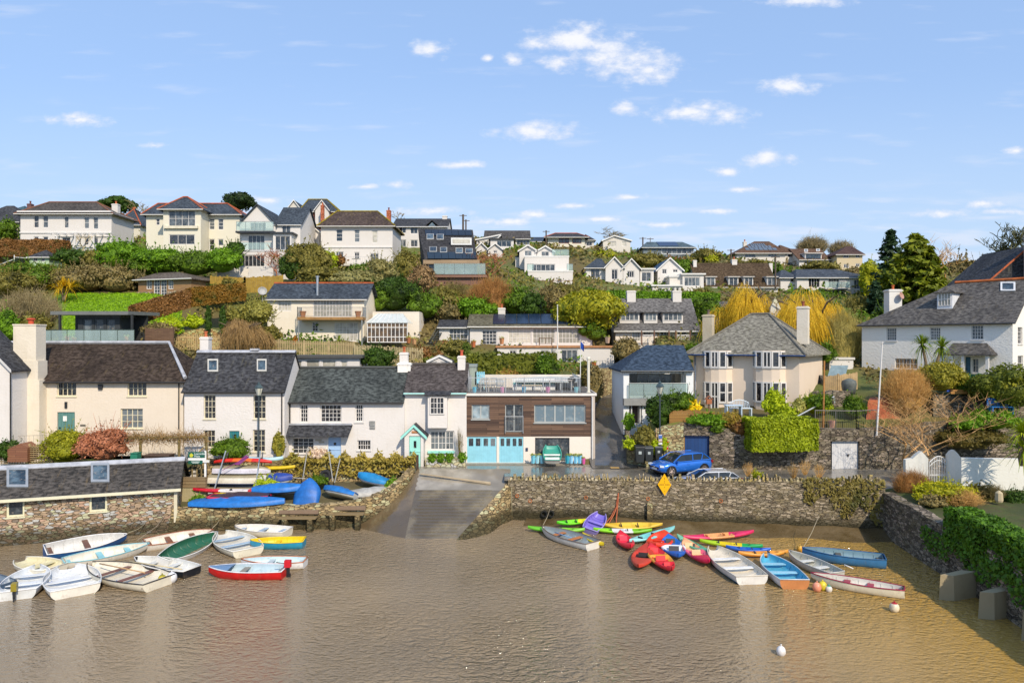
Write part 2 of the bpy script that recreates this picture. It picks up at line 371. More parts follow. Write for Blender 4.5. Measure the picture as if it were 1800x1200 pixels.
def wallface(mb, fr, u0, z0, u1, z1, ops=(), rec=.14, mi=0, d=0.0):
    us = sorted({u0, u1, *[min(max(o[i], u0), u1) for o in ops for i in (0, 2)]}); zs = sorted({z0, z1, *[min(max(o[i], z0), z1) for o in ops for i in (1, 3)]})
    for a, b in zip(us, us[1:]):
        for c, e in zip(zs, zs[1:]):
            um, zm = (a+b)/2, (c+e)/2
            if any(o[0] < um < o[2] and o[1] < zm < o[3] for o in ops): continue
            mb.poly([fr.p(a,c,d), fr.p(b,c,d), fr.p(b,e,d), fr.p(a,e,d)], mi)
    for (a, c, b, e) in ops:
        q = [(a,c),(b,c),(b,e),(a,e)]
        for i in range(4):
            s, t = q[i], q[(i+1) % 4]
            mb.poly([fr.p(*s, d), fr.p(*s, d+rec), fr.p(*t, d+rec), fr.p(*t, d)], mi)
def window(parent, fr, r, cols=2, rows=2, fm=None, gm=None, rec=.13, fw=.055, bar=.03, name='window', sill=True, d=0.0, mull=0, lab=None, bright=None):
    u0, z0, u1, z1 = r; fm = fm or trim(); gm = gm or glass('dark'); mb = MB(); d0, d1 = d+rec-.04, d+rec+.03
    fr.box(mb, u0, z0, u0+fw, z1, d0, d1); fr.box(mb, u1-fw, z0, u1, z1, d0, d1)
    fr.box(mb, u0+fw, z0, u1-fw, z0+fw, d0, d1); fr.box(mb, u0+fw, z1-fw, u1-fw, z1, d0, d1)
    iu0, iu1, iz0, iz1 = u0+fw, u1-fw, z0+fw, z1-fw
    for i in range(1, cols):
        c = iu0 + (iu1-iu0)*i/cols; h = (fw*.75 if mull and i % mull == 0 else bar)/1.0
        fr.box(mb, c-h/2, iz0, c+h/2, iz1, d0+.012, d1-.002)
    for i in range(1, rows):
        c = iz0 + (iz1-iz0)*i/rows; fr.box(mb, iu0, c-bar/2, iu1, c+bar/2, d0+.017, d1-.004)
    if sill: fr.box(mb, u0-.05, z0-.07, u1+.05, z0-.002, d-.07, d+rec)
    o = mb.build(name, fm, parent)
    g = MB(); fr.box(g, u0+.01, z0+.01, u1-.01, z1-.01, d1-.025, d1+.01); g.build('pane', gm, o)
    if lab: o['label'] = lab
    return o
def door(parent, fr, r, mat, fm=None, pane=None, rec=.1, d=0.0, boards=0, split=False, handle=True, name='door', lab=None):
    u0, z0, u1, z1 = r; mb = MB()
    fr.box(mb, u0+.02, z0, u1-.02, z1-.02, d+rec-.03, d+rec+.03)
    n = boards or 0
    for i in range(n):
        a = u0+.05+(u1-u0-.1)*i/n; b = a+(u1-u0-.1)/n-.015; fr.box(mb, a, z0+.05, b, z1-.06, d+rec-.045, d+rec-.029)
    if split: fr.box(mb, u0+.02, (z0+z1)/2-.03, u1-.02, (z0+z1)/2+.03, d+rec-.065, d+rec-.028)
    o = mb.build(name, mat, parent)
    if fm:
        f = MB(); fr.box(f, u0-.06, z0, u0+.021, z1, d-.02, d+rec+.02); fr.box(f, u1-.021, z0, u1+.06, z1, d-.02, d+rec+.02); fr.box(f, u0-.06, z1, u1+.06, z1+.08, d-.02, d+rec+.02); f.build('frame', fm, o)
    if pane:
        g = MB(); a = u0+(u1-u0)*pane[0]; b = u0+(u1-u0)*pane[2]; c = z0+(z1-z0)*pane[1]; e = z0+(z1-z0)*pane[3]; fr.box(g, a, c, b, e, d+rec-.055, d+rec-.02); g.build('pane', glass('dark'), o)
    if handle:
        h = MB(); um = u0+(u1-u0)*.12; zm = z0+(z1-z0)*.48; fr.box(h, um-.02, zm-.08, um+.02, zm+.08, d+rec-.07, d+rec-.03); fr.box(h, um-.02, zm-.01, um+.1, zm+.02, d+rec-.1, d+rec-.07); h.build('handle', paint('3a3a3c', .3, metallic=1.0), o)
    if lab: o['label'] = lab
    return o

class House:
    def __init__(s, name, label, pl, pr, Dl, Dr, zb, ze, dp, cat='house', group=None):
        """pl, pr: photo columns of the front's two ends, Dl, Dr: how far off they stand"""
        A = Vector((wx(pl, Dl), Dl, 0)); B = Vector((wx(pr, Dr), Dr, 0))
        s.fr = Fr(A, B); s.w = s.fr.w; s.dp = dp; s.zb = zb; s.ze = ze
        n = s.fr.n; s.rt = Fr(B, B+n*dp); s.lf = Fr(A+n*dp, A); s.bk = Fr(B+n*dp, A+n*dp)
        s.root = thing(name, label, cat, (A.x, A.y, zb), group)
        s.ops = {'fr': [], 'rt': [], 'lf': [], 'bk': []}; s.wins = []; s.extra = []
    def P(s, u, d, z): return s.fr.p(u, z, d)
    def win(s, x0, y0, x1, y1, cols=2, rows=2, fm=None, gm=None, side='fr', **k):
        f = getattr(s, side); r = f.rect(x0, y0, x1, y1); s.ops[side].append(r); s.wins.append(('w', f, r, dict(cols=cols, rows=rows, fm=fm, gm=gm, **k))); return s
    def winm(s, u0, z0, u1, z1, cols=2, rows=2, fm=None, gm=None, side='fr', **k):
        f = getattr(s, side); r = (u0, z0, u1, z1); s.ops[side].append(r); s.wins.append(('w', f, r, dict(cols=cols, rows=rows, fm=fm, gm=gm, **k))); return s
    def dr(s, x0, y0, x1, y1, mat, side='fr', **k):
        f = getattr(s, side); r = f.rect(x0, y0, x1, y1); s.ops[side].append(r); s.wins.append(('d', f, r, dict(mat=mat, **k))); return s
    def walls(s, mat, gl=None, gr=None, gf=None, rec=.19, top=None, name='wall'):
        """gl, gr: ridge height of the left and right gable; gf: (ridge u, height) of a front gable"""
        mb = MB(); zt = top or s.ze
        for k in ('fr', 'rt', 'lf', 'bk'):
            f = getattr(s, k); wallface(mb, f, 0, s.zb-1.0, f.w, zt, s.ops[k], rec)
        if gl: mb.poly([s.P(0,s.dp,zt), s.P(0,0,zt), s.P(0,s.dp/2,gl)])
        if gr: mb.poly([s.P(s.w,0,zt), s.P(s.w,s.dp,zt), s.P(s.w,s.dp/2,gr)])
        if gf:
            mb.poly([s.P(0,0,zt), s.P(s.w,0,zt), s.P(gf[0],0,gf[1])]); mb.poly([s.P(s.w,s.dp,zt), s.P(0,s.dp,zt), s.P(gf[0],s.dp,gf[1])])
        s.wall = mb.build(name, mat, s.root)
        for t, f, r, k in s.wins:
            if t == 'w': window(s.root, f, r, **k)
            else: door(s.root, f, r, **k)
        return s
    def roof(s, mat, zr, hl=0, hr=0, oe=.3, og=.15, ze=None, t=.12, cap=None, gut=None, barge=None, name='roof'):
        ze = s.ze if ze is None else ze; dp, w = s.dp, s.w; k = (zr-ze)/(dp/2); zo = ze-k*oe+.03; mb = MB(); P = s.P
        xl = -oe if hl else -og; xr = w+oe if hr else w+og; rl = hl if hl else -og; rr = w-hr if hr else w+og
        zr += .03
        mb.slab([P(xl,-oe,zo), P(xr,-oe,zo), P(rr,dp/2,zr), P(rl,dp/2,zr)], t)
        mb.slab([P(xr,dp+oe,zo), P(xl,dp+oe,zo), P(rl,dp/2,zr), P(rr,dp/2,zr)], t)
        if hl: mb.slab([P(xl,dp+oe,zo), P(xl,-oe,zo), P(rl,dp/2,zr)], t)
        if hr: mb.slab([P(xr,-oe,zo), P(xr,dp+oe,zo), P(rr,dp/2,zr)], t)
        s.rf = mb.build(name, mat, s.root)
        if cap:
            c = MB(); h = Vector((0, 0, .03))
            c.tube([P(rl,dp/2,zr)+h, P(rr,dp/2,zr)+h], .11, 6)
            if hl: c.tube([P(rl,dp/2,zr)+h, P(xl,-oe,zo)+h], .09, 6)
            if hr: c.tube([P(rr,dp/2,zr)+h, P(xr,-oe,zo)+h], .09, 6)
            if hr: c.tube([P(rr,dp/2,zr)+h, P(xr,dp+oe,zo)+h], .09, 6)
            c.build('ridge_cap', cap, s.rf)
        if gut:
            g = MB(); g.tube([P(xl,-oe-.05,zo-.06), P(xr,-oe-.05,zo-.06)], .065, 6); g.build('gutter', gut, s.root)
        if barge:
            g = MB()
            for x, sg, hip in ((xl, -1, hl), (xr, 1, hr)):
                if hip: continue
                for d0 in (-oe, dp+oe):
                    a, b = P(x, d0, zo-.12), P(x, dp/2, zr-.12); e = s.fr.ux*(.03*sg); up = Vector((0,0,.15))
                    g.hexa([a, a+e, b+e, b, a+up, a+e+up, b+e+up, b+up])
            g.build('bargeboard', barge, s.root)
        s.slope = (ze, k); return s
    def roofp(s, u, d, up=0.0):
        ze, k = s.slope; return s.P(u, d, ze + k*d + .03 + up)
    def skylight(s, x0, y0, x1, y1, fm=None, gm=None, lab=None):
        """roof window given by its photo box on the front slope"""
        ze, k = s.slope; nv = (s.fr.n*(-k) + Vector((0,0,1)))
        a = s.P(0, 0, ze+.03)-Vector((0,0,CH)); q = []
        for (x, y) in ((x0,y1),(x1,y1),(x1,y0),(x0,y0)):
            dr = Vector(((x-900)/FP, 1, (600-y)/FP)); t = a.dot(nv)/dr.dot(nv); q.append(dr*t+Vector((0,0,CH)))
        nv = nv.normalized(); mb = MB(); c = (q[0]+q[1]+q[2]+q[3])/4; inn = [c+(x-c)*.76 for x in q]; up = nv*.09
        for i in range(4):
            j = (i+1) % 4; mb.hexa([q[i], q[j], inn[j], inn[i], q[i]+up, q[j]+up, inn[j]+up, inn[i]+up])
        o = mb.build('skylight', fm or paint('b9b6ac', .4), s.root); g = MB(); g.hexa([x+nv*.01 for x in inn]+[x+nv*.05 for x in inn]); g.build('pane', gm or glass('blue'), o)
        if lab: o['label'] = lab
        return o
    def roofgable_y(s, mat, zr, ur=None, oe=.3, of=.25, ze=None, t=.12, cap=None, barge=None, name='roof', dback=None):
        """ridge running back from a front gable"""
        ze = s.ze if ze is None else ze; ur = s.w/2 if ur is None else ur; P = s.P; mb = MB(); db = s.dp+of if dback is None else dback
        kl = (zr-ze)/ur; kr = (zr-ze)/(s.w-ur); z = zr+.03
        mb.slab([P(-oe,-of,ze-kl*oe+.03), P(ur,-of,z), P(ur,db,z), P(-oe,db,ze-kl*oe+.03)], t)
        mb.slab([P(ur,-of,z), P(s.w+oe,-of,ze-kr*oe+.03), P(s.w+oe,db,ze-kr*oe+.03), P(ur,db,z)], t)
        s.rf = mb.build(name, mat, s.root)
        if cap: c = MB(); c.tube([P(ur,-of,z+.03), P(ur,db,z+.03)], .1, 6); c.build('ridge_cap', cap, s.rf)
        if barge:
            g = MB(); e = s.fr.n*(-.03); up = Vector((0,0,.2))
            for a, b in ((P(-oe,-of,ze-kl*oe-.12), P(ur,-of,z-.15)), (P(ur,-of,z-.15), P(s.w+oe,-of,ze-kr*oe-.12))):
                g.hexa([a, b, b+e, a+e, a+up, b+up, b+e+up, a+e+up])
            g.build('bargeboard', barge, s.root)
        return s
    def chimney(s, u, d, w, dd, z0, z1, mat, pots=1, pot='b5623a', cap=None):
        return chimney(s.root, s.P(u, d, 0), s.fr.ux, s.fr.n, w, dd, z0, z1, mat, pots, pot, cap)
    def pipe(s, px, y0, y1, mat=None, side='fr', off=.06, r=.045):
        mat = mat or paint('2a2826', .5)
        f = getattr(s, side); u, z1 = f.px(px, y0); z0 = f.px(px, y1)[1]; m = MB(); m.tube([f.p(u,z0,-off), f.p(u,z1,-off)], r, 6); return m.build('downpipe', mat, s.root)
    def band(s, x0, y0, x1, y1, mat, name='cornice', t=.12, side='fr'):
        f = getattr(s, side); u0, z0, u1, z1 = f.rect(x0, y0, x1, y1); m = MB(); f.box(m, u0, z0, u1, z1, -t, 0.02); return m.build(name, mat, s.root)
def chimney(parent, c, ux, n, w, dd, z0, z1, mat, pots=1, pot='b5623a', cap=None):
    c = Vector(c); mb = MB(); a = ux*(w/2); b = n*(dd/2)
    def bx(k, za, zb):
        q = [c-a*k-b*k, c+a*k-b*k, c+a*k+b*k, c-a*k+b*k]; mb.hexa([Vector((p.x,p.y,za)) for p in q]+[Vector((p.x,p.y,zb)) for p in q])
    bx(1, z0, z1-.18); bx(1.12, z1-.178, z1-.06); bx(.95, z1-.058, z1)
    o = mb.build('chimney', mat, parent)
    for i in range(pots):
        f = (i-(pots-1)/2)*(w/max(pots, 1))*.8; p = c+ux*f
        m = MB(); h = .42; m.lathe([(.13,0),(.12,.06),(.1,.1),(.1,h-.1),(.14,h-.08),(.14,h)], (p.x,p.y,z1-.01), 10); m.build('chimney_pot', paint(pot, .8, .2), o)
    return o
def dormer(parent, fr, r, d_front, d_back, cols, rows, wallm, roofm, fm=None, gm=None, hip=True, rise=.25, flat=False, label=None):
    """r: (u0,z0,u1,z1) of the dormer's window face, which stands at depth d_front of the house front"""
    u0, z0, u1, z1 = r; mb = MB(); e = .12
    fr.box(mb, u0-e, z0-.3, u1+e, z1+.06, d_front, d_back)
    o = mb.build('dormer', wallm, parent)
    m = MB(); p = fr.p; zt = z1+.062
    if flat: m.slab([p(u0-.3,zt-.04+.1,d_front-.3), p(u1+.3,zt-.04+.1,d_front-.3), p(u1+.3,zt+.16,d_back+.3), p(u0-.3,zt+.16,d_back+.3)], .1)
    else:
        um = (u0+u1)/2; db = d_back+.4; fo = d_front-.25; q = .6 if hip else 0
        A, B, C, D_ = p(u0-.35,zt,fo), p(u1+.35,zt,fo), p(um,zt+rise,fo+q), p(um,zt+rise,db)
        m.slab([A, C, D_, p(u0-.35,zt,db)], .07); m.slab([C, B, p(u1+.35,zt,db), D_], .07)
        if hip: m.slab([A, B, C], .07)
        else: m.poly([p(u0-.1,zt,d_front), p(u1+.1,zt,d_front), p(um,zt+rise,d_front)])
    m.build('roof', roofm, o)
    w = MB(); t = .06; f = d_front
    for a in [u0 + (u1-u0)*i/cols for i in range(cols+1)]: fr.box(w, a-.03, z0, a+.03, z1, f-.05, f-.003)
    for a in [z0 + (z1-z0)*i/rows for i in range(rows+1)]: fr.box(w, u0-.032, a-.03, u1+.032, a+.03, f-.045, f-.002)
    fr.box(w, u0, z0, u1, z1, f-.02, f-.001, 1)
    w.build('window', [fm or trim(), gm or glass('dark')], o)
    return o
def rails(name, label, pts, h, mat, step=.12, r=.012, cat='railing', group=None, top=.03, parent=None, post=0, mid=False):
    """upright bars along a 3-D line; posts every 'post' metres"""
    o = thing(name, label, cat, pts[0], group) if parent is None else None
    m = MB(); mp = MB()
    for a, b in zip(pts, pts[1:]):
        a, b = Vector(a), Vector(b); L = (b-a).length; n = max(2, int(L/step)); up = Vector((0,0,h))
        mp.tube([a+up, b+up], top, 6); mp.tube([a+Vector((0,0,.08)), b+Vector((0,0,.08))], top*.7, 4)
        if mid: mp.tube([a+up*.5, b+up*.5], top*.6, 4)
        for i in range(n+1):
            p = a+(b-a)*(i/n); m.tube([p+Vector((0,0,.08)), p+up], r, 4, cap=False)
        k = max(1, round(L/post)) if post else 1
        for i in range(k+1):
            p = a+(b-a)*(i/k); mp.tube([p-Vector((0,0,.1)), p+up+Vector((0,0,.05))], top*1.2, 6)
    if parent is None:
        m.build('bars', mat, o); mp.build('rail_frame', mat, o); return o
    q = mp.build(name, mat, parent); m.build('bars', mat, q); return q
def glassrail(parent, pts, h, post=1.2, name='glass_balustrade', rail='8a8f90'):
    m = MB(); g = MB()
    for a, b in zip(pts, pts[1:]):
        a, b = Vector(a), Vector(b); L = (b-a).length; up = Vector((0,0,h)); m.tube([a+up, b+up], .025, 6)
        k = max(1, round(L/post))
        for i in range(k+1): p = a+(b-a)*(i/k); m.tube([p, p+up], .025, 6)
        t = (b-a).normalized(); nn = Vector((-t.y, t.x, 0))*.008; z = Vector((0,0,.08)); u2 = Vector((0,0,h-.04))
        g.hexa([a+z-nn, b+z-nn, b+z+nn, a+z+nn, a+u2-nn, b+u2-nn, b+u2+nn, a+u2+nn])
    o = m.build(name, paint(rail, .35, metallic=.8), parent); g.build('pane', clear_glass(), o); return o
def palefence(name, label, pts, h, mat, cat='fence', group=None, gap=.13, w=.09, post=1.9, wob=.03):
    o = thing(name, label, cat, pts[0], group); m = MB(); mp = MB(); rn = random.Random(len(label))
    for a, b in zip(pts, pts[1:]):
        a, b = Vector(a), Vector(b); L = (b-a).length; t = (b-a).normalized(); rz = math.atan2(t.y, t.x); n = max(2, int(L/gap))
        for i in range(n+1):
            p = a+(b-a)*(i/n); hh = h*(1+rn.uniform(-wob, wob)); m.obox(p+Vector((0,0,hh/2)), (w, .02, hh), rz)
        nv = Vector((-t.y, t.x, 0))*.035
        for f in (.2, .8):
            q = a+Vector((0,0,h*f))+nv; r_ = b+Vector((0,0,h*f))+nv; e = Vector((0,0,.09)); k = nv
            mp.hexa([q, r_, r_+k, q+k, q+e, r_+e, r_+e+k, q+e+k])
        k = max(1, round(L/post))
        for i in range(k+1): p = a+(b-a)*(i/k)+nv*1.6; mp.obox(p+Vector((0,0,h*.53)), (.11, .11, h*1.06), rz)
    m.build('pales', mat, o); mp.build('fence_rail', mat, o); return o

# ------------------------------------------------------------------ plants
def unit(v): return v/np.maximum(1e-9, np.linalg.norm(v, axis=1, keepdims=True))
def leafquads(c, nrm, size, rng, asp=1.7, tilt=.7):
    n = len(c); d = unit(nrm + rng.normal(0, tilt, (n, 3))); a = unit(np.cross(d, rng.normal(0, 1, (n, 3)))); b = np.cross(d, a)
    s = size*rng.uniform(.6, 1.35, (n, 1)); a = a*s*asp*.5; b = b*s*.5
    return np.stack([c-a*.9-b*.25, c-a*.1-b, c+a, c-a*.1+b], axis=1)
def cubesphere(c, r, k=4):
    q = []; g = np.linspace(-1, 1, k+1)
    for ax in range(3):
        for sg in (-1, 1):
            for i in range(k):
                for j in range(k):
                    p = []
                    for (a, b) in ((g[i],g[j]), (g[i+1],g[j]), (g[i+1],g[j+1]), (g[i],g[j+1])):
                        v = np.zeros(3); v[ax] = sg; v[(ax+1) % 3] = a*sg; v[(ax+2) % 3] = b; p.append(v/np.linalg.norm(v))
                    q.append(p)
    return np.array(q)*np.array(r) + np.array(c)
def blobpts(blobs, n, rng, depth=.16, low=-.45):
    C = np.array([b[0] for b in blobs]); Rr = np.array([b[1] for b in blobs]); A = (Rr[:,0]*Rr[:,2]); k = rng.choice(len(blobs), n, p=A/A.sum())
    d = unit(rng.normal(0, 1, (n, 3))); d[:,2] = np.where(d[:,2] < low, -d[:,2], d[:,2])
    f = 1 - np.abs(rng.normal(0, depth, (n, 1))) + rng.uniform(0, .1, (n, 1))
    p = C[k] + d*Rr[k]*f; return p, unit(d/Rr[k])
def lumpy(c, r, rng, k=7, sub=(.35, .55)):
    c, r = np.array(c, float), np.array(r, float); out = [(c, r*.86)]
    for i in range(k):
        d = unit(rng.normal(0, 1, (1, 3)))[0]; d[2] = abs(d[2])*.9 - .15; s = rng.uniform(*sub)
        out.append((c + d*r*(1-s*.55), r*s*np.array([1, 1, .9])))
    return out
def mass(name, label, cat, blobs, n, size, mat, seed, group=None, core=True, parent=None, asp=1.7, tilt=.7, depth=.16, twigs=None, low=-.45):
    rng = np.random.default_rng(seed); p, nv = blobpts(blobs, n, rng, depth, low)
    q = leafquads(p, nv, size, rng, asp, tilt); arrs = [q]
    if core: arrs += [cubesphere(b[0], b[1]*.8) for b in blobs]
    q = np.concatenate(arrs)
    o = npmesh(name, q, mat, parent)
    return tag(o, label, cat, group)
GREEN = lambda: leafm('2b3d0c', '55701a', '1d2c0a')
DARKG = lambda: leafm('1c2c10', '3a5318', '121f0c')
YELG = lambda: leafm('5d6a14', '96981f', '3e4c0e')
OLIVE = lambda: leafm('45431c', '76703a', '2f3012')
BROWN = lambda: leafm('46402a', '6e6240', '3a3820', trans=.1)
RUST = lambda: leafm('4e3820', '74522e', '46401e', trans=.15)
BRIGHT = lambda: leafm('64760c', '9aa818', '3a560c')
BH = {}
def bush(px, yt, yb, D, wpx, mat, label, name='bush', cat='bush', group=None, k=11, leaf=2.7, dens=.66, asp=1.7, dy=.8, core=True, depth=.16, sink=.15):
    """clump of leaves seen between photo rows yt and yb at distance D"""
    z0, z1 = wz(yb, D)-sink, wz(yt, D); w = wpx/FP*D; h = z1-z0; s = int(px*7+yt*13)
    rng = np.random.default_rng(s); n = int(min(9000, max(250, wpx*(yb-yt)*dens)))
    c = (wx(px, D), D, z0+h*.45); r = (w/2, w/2*dy, h*.55)
    bl = lumpy(c, r, rng, k, (.22, .5)); p, nv = blobpts(bl, n, rng, depth); q = leafquads(p, nv, leaf/FP*D, rng, asp, .7); t = int(wpx*1.1); p, nv = blobpts(bl, t, rng, .05); e = p+(nv*.7+rng.normal(0, .35, (t, 3))+np.array([0,0,.45]))*rng.uniform(.08, .3, (t, 1))*min(w, h)
    k3 = rng.choice(t, t*3); f = rng.uniform(.2, 1, (t*3, 1)); q2 = leafquads(p[k3]+(e-p)[k3]*f+rng.normal(0, .04, (t*3, 3)), nv[k3], leaf*.85/FP*D, rng, asp, .9)
    return tag(npmesh(name, np.concatenate([q, q2, twigcone(p-nv*.1, e, np.full(t, .5/FP*D), rng)]+[cubesphere(b[0], b[1]*.76) for b in bl]), mat), label, cat, group)
def twigcone(p0, p1, r, rng):
    """thin 3-sided tapering twigs from p0 to p1 (N,3)"""
    d = unit(p1-p0); a = unit(np.cross(d, rng.normal(0, 1, d.shape))); b = np.cross(d, a); r = np.asarray(r).reshape(-1, 1)
    q = [p0 + (a*math.cos(t)+b*math.sin(t))*r for t in (0, 2.094, 4.189)]; e = [p1 + (a*math.cos(t)+b*math.sin(t))*r*.35 for t in (0, 2.094, 4.189)]
    return np.concatenate([np.stack([q[i], q[(i+1) % 3], e[(i+1) % 3], e[i]], axis=1) for i in range(3)])
def branches(base, height, spread, levels, rng, r0, nb=4, up=.55, trunk=.3, first=None, droop=0.0):
    """recursive bare branching; returns list of (p0, p1, r)"""
    segs = []; base = np.array(base, float)
    tips = [(base, np.array([rng.normal(0,.06), rng.normal(0,.06), 1.0]), height*trunk, r0)]
    for lv in range(levels):
        nxt = []
        for (p, d, L, r) in tips:
            d = d/np.linalg.norm(d); m = 2 if lv < levels-1 else 1; q = p
            for i in range(m):
                d2 = d + rng.normal(0, .12, 3); d2[2] -= droop*lv*.1; d2 /= np.linalg.norm(d2); e = q + d2*L/m; segs.append((q, e, r*(1-.2*i))); q = e
            for j in range(nb if lv else nb+1):
                a = rng.uniform(0, 6.283); o = np.array([math.cos(a)*spread, math.sin(a)*spread, up*rng.uniform(.3, 1.1)])
                nd_ = d*.7 + o; st = q if j < 2 else p + (q-p)*rng.uniform(.45, 1)
                nxt.append((st, nd_, L*rng.uniform(.55, .95) if lv else height*.3*rng.uniform(.7, 1.1), r*.58))
        tips = nxt
    for (p, d, L, r) in tips:
        d = d/np.linalg.norm(d); segs.append((p, p+d*L, r))
    return segs
def baretree(px, yt, yb, D, wpx, label, mat, name='bare_tree', cat='tree', levels=4, nb=3, r0=.16, group=None, spread=.9, seed=None, up=.6, trunk=.3, droop=0, minr=.0):
    z0, z1 = wz(yb, D)-.2, wz(yt, D); H = z1-z0; w = wpx/FP*D; s = seed or int(px*3+yt*17); rng = np.random.default_rng(s)
    segs = branches((0,0,0), 1.0, spread, levels, rng, r0/H, nb, up, trunk, droop=droop)
    P0 = np.array([a for a, b, r in segs]); P1 = np.array([b for a, b, r in segs]); Rr = np.array([r for a, b, r in segs])*H
    zs = H/P1[:,2].max(); xs = w/2/np.percentile(np.abs(P1[:,:2]), 97)
    S = np.array([xs, xs, zs]); o = np.array([wx(px, D), D, z0])
    root = thing(name, label, cat, o, group); P0 = P0*S+o; P1 = P1*S+o; Rr = np.maximum(Rr, minr)
    big = Rr > r0*.5
    npmesh('trunk', twigcone(P0[big], P1[big], Rr[big], rng), mat, root)
    npmesh('crown', twigcone(P0[~big], P1[~big], Rr[~big], rng), mat, root); return root
def twigbush(px, yt, yb, D, wpx, mat, label, name='bare_shrub', cat='shrub', n=500, r=.018, dy=.8, bend=.15, group=None, fan=1.0, core=None):
    z0, z1 = wz(yb, D)-.15, wz(yt, D); H = z1-z0; w = wpx/FP*D; rng = np.random.default_rng(int(px*5+yt*11)); o = np.array([wx(px, D), D, z0])
    a = rng.uniform(0, 6.283, n); t = np.sqrt(rng.uniform(0, 1, n))*fan; rad = w/2
    b0 = np.stack([np.cos(a)*rad*.25*t, np.sin(a)*rad*.25*dy*t, np.zeros(n)], 1)
    top = np.stack([np.cos(a)*rad*t, np.sin(a)*rad*dy*t, H*np.sqrt(np.maximum(.05, 1.03-(t*.85)**2))*rng.uniform(.7, 1, n)], 1)
    mid = b0*.4+top*.6 + rng.normal(0, bend*rad*.5, (n, 3)); mid[:,2] = np.clip(mid[:,2], H*.1, H)
    ends = mid + (top-mid)*1.0; p0 = [b0, mid]; p1 = [mid, ends]; rr = [np.full(n, r), np.full(n, r*.7)]
    for k in range(2):
        f = rng.uniform(.4, .9, (n, 1)); s = mid + (ends-mid)*f; e = s + np.stack([rng.normal(0, rad*.16, n), rng.normal(0, rad*.16, n), np.abs(rng.normal(0, H*.13, n))], 1); p0.append(s); p1.append(e); rr.append(np.full(n, r*.5))
    q = twigcone(np.concatenate(p0)+o, np.concatenate(p1)+o, np.concatenate(rr), rng)
    if core: q = np.concatenate([q, cubesphere(o+np.array([0,0,H*.4]), np.array([w*.33, w*.33*dy, H*.4]))])
    return tag(npmesh(name, q, mat), label, cat, group)
def hedge(a, b, wid, h, mat, label, name='hedge', leaf=.12, n=None, rnd=.25, seed=1, group=None, cat='hedge', z1b=None):
    """clipped hedge from a to b (3-D feet), box with softened top"""
    a, b = np.array(a, float), np.array(b, float); L = np.linalg.norm(b-a); t = (b-a)/L; nv = np.array([-t[1], t[0], 0]); nv /= np.linalg.norm(nv); rng = np.random.default_rng(seed)
    n = n or int((L*h*2+L*wid)*3.2/(leaf*leaf)*.35); n = min(n, 14000)
    u = rng.uniform(0, 1, n); v = rng.uniform(0, 1, n); k = rng.choice(5, n, p=np.array([L*h, L*h*.35, L*wid, wid*h, wid*h])/(L*h*1.35+L*wid+2*wid*h))
    s = np.where(k==3, 0., np.where(k==4, L, u*L)); c = np.where(k==0, -.5, np.where(k==1, .5, v-.5)); z = np.where(k==2, 1., np.where(k>2, u, v))
    z = np.where((k==0)|(k==1), v, z); nn = np.zeros((n, 3))
    nn[k==0] = -nv; nn[k==1] = nv; nn[k==2] = (0,0,1); nn[k==3] = -t; nn[k==4] = t
    lump = .05*np.sin(s*3.1+c*2)+.05*np.sin(s*1.3+5)+.04*np.sin(z*h*4+s*2)
    inset = rnd*np.clip((z-.75)/.25, 0, 1)**2*.5
    hb = h if z1b is None else h + (z1b-h)*(s/L)
    p = a + t*s[:,None] + nv*((c*(wid-inset*np.abs(c)*2))[:,None]) + np.array([0,0,1])*((z*hb)[:,None]) + nn*((lump+rng.normal(0, leaf*.35, n))[:,None])
    q = leafquads(p, nn, leaf, rng, 1.6, .6)
    e = wid*.42; m = MB(); hb1 = h if z1b is None else z1b
    c8 = [a+t*.08-nv*e, b-t*.08-nv*e, b-t*.08+nv*e, a+t*.08+nv*e]; tops = [c8[0]+[0,0,h-.12], c8[1]+[0,0,hb1-.12], c8[2]+[0,0,hb1-.12], c8[3]+[0,0,h-.12]]
    core = np.array([[c8[0],c8[1],tops[1],tops[0]], [c8[1],c8[2],tops[2],tops[1]], [c8[2],c8[3],tops[3],tops[2]], [c8[3],c8[0],tops[0],tops[3]], tops])
    return tag(npmesh(name, np.concatenate([q, core]), mat), label, cat, group)
def palm(px, yt, yb, D, label, heads, name='palm_tree', frond=.9, n=70, col=('6a7a1c', '3c5418'), tr=.1, cat='palm'):
    """spiky cabbage palm: heads = [(px, py)] crown centres"""
    base = W(px, yb, D); root = thing(name, label, cat, base); rng = np.random.default_rng(int(px)); m = MB()
    for i, (hx, hy) in enumerate(heads):
        h = W(hx, hy, D+.2*i); mid = (base+h)/2+Vector((rng.normal(0,.1), 0, -.1)); m.tube([base-Vector((0,0,.2)), mid, h], [tr*1.25, tr, tr*.85], 8)
    m.build('trunk', paint('7a6a50', .9, .3, 8, .5), root)
    for (hx, hy) in heads:
        h = np.array(W(hx, hy, D)); d = unit(rng.normal(0, 1, (n, 3)) + np.array([0, 0, .55])); L = frond*rng.uniform(.7, 1.1, (n, 1)); s = unit(np.cross(d, np.array([0,0,1.])+rng.normal(0,.1,3)))*.035
        mid = h + d*L*.6; tip = h + d*L; tip[:,2] -= (L[:,0]**2)*.22; b0 = h + d*.05
        q = np.concatenate([np.stack([b0-s, b0+s, mid+s*.9, mid-s*.9], 1), np.stack([mid-s*.9, mid+s*.9, tip+s*.1, tip-s*.1], 1)]); npmesh('crown', q, leafm(col[1], col[0], trans=.25), root)
    return root
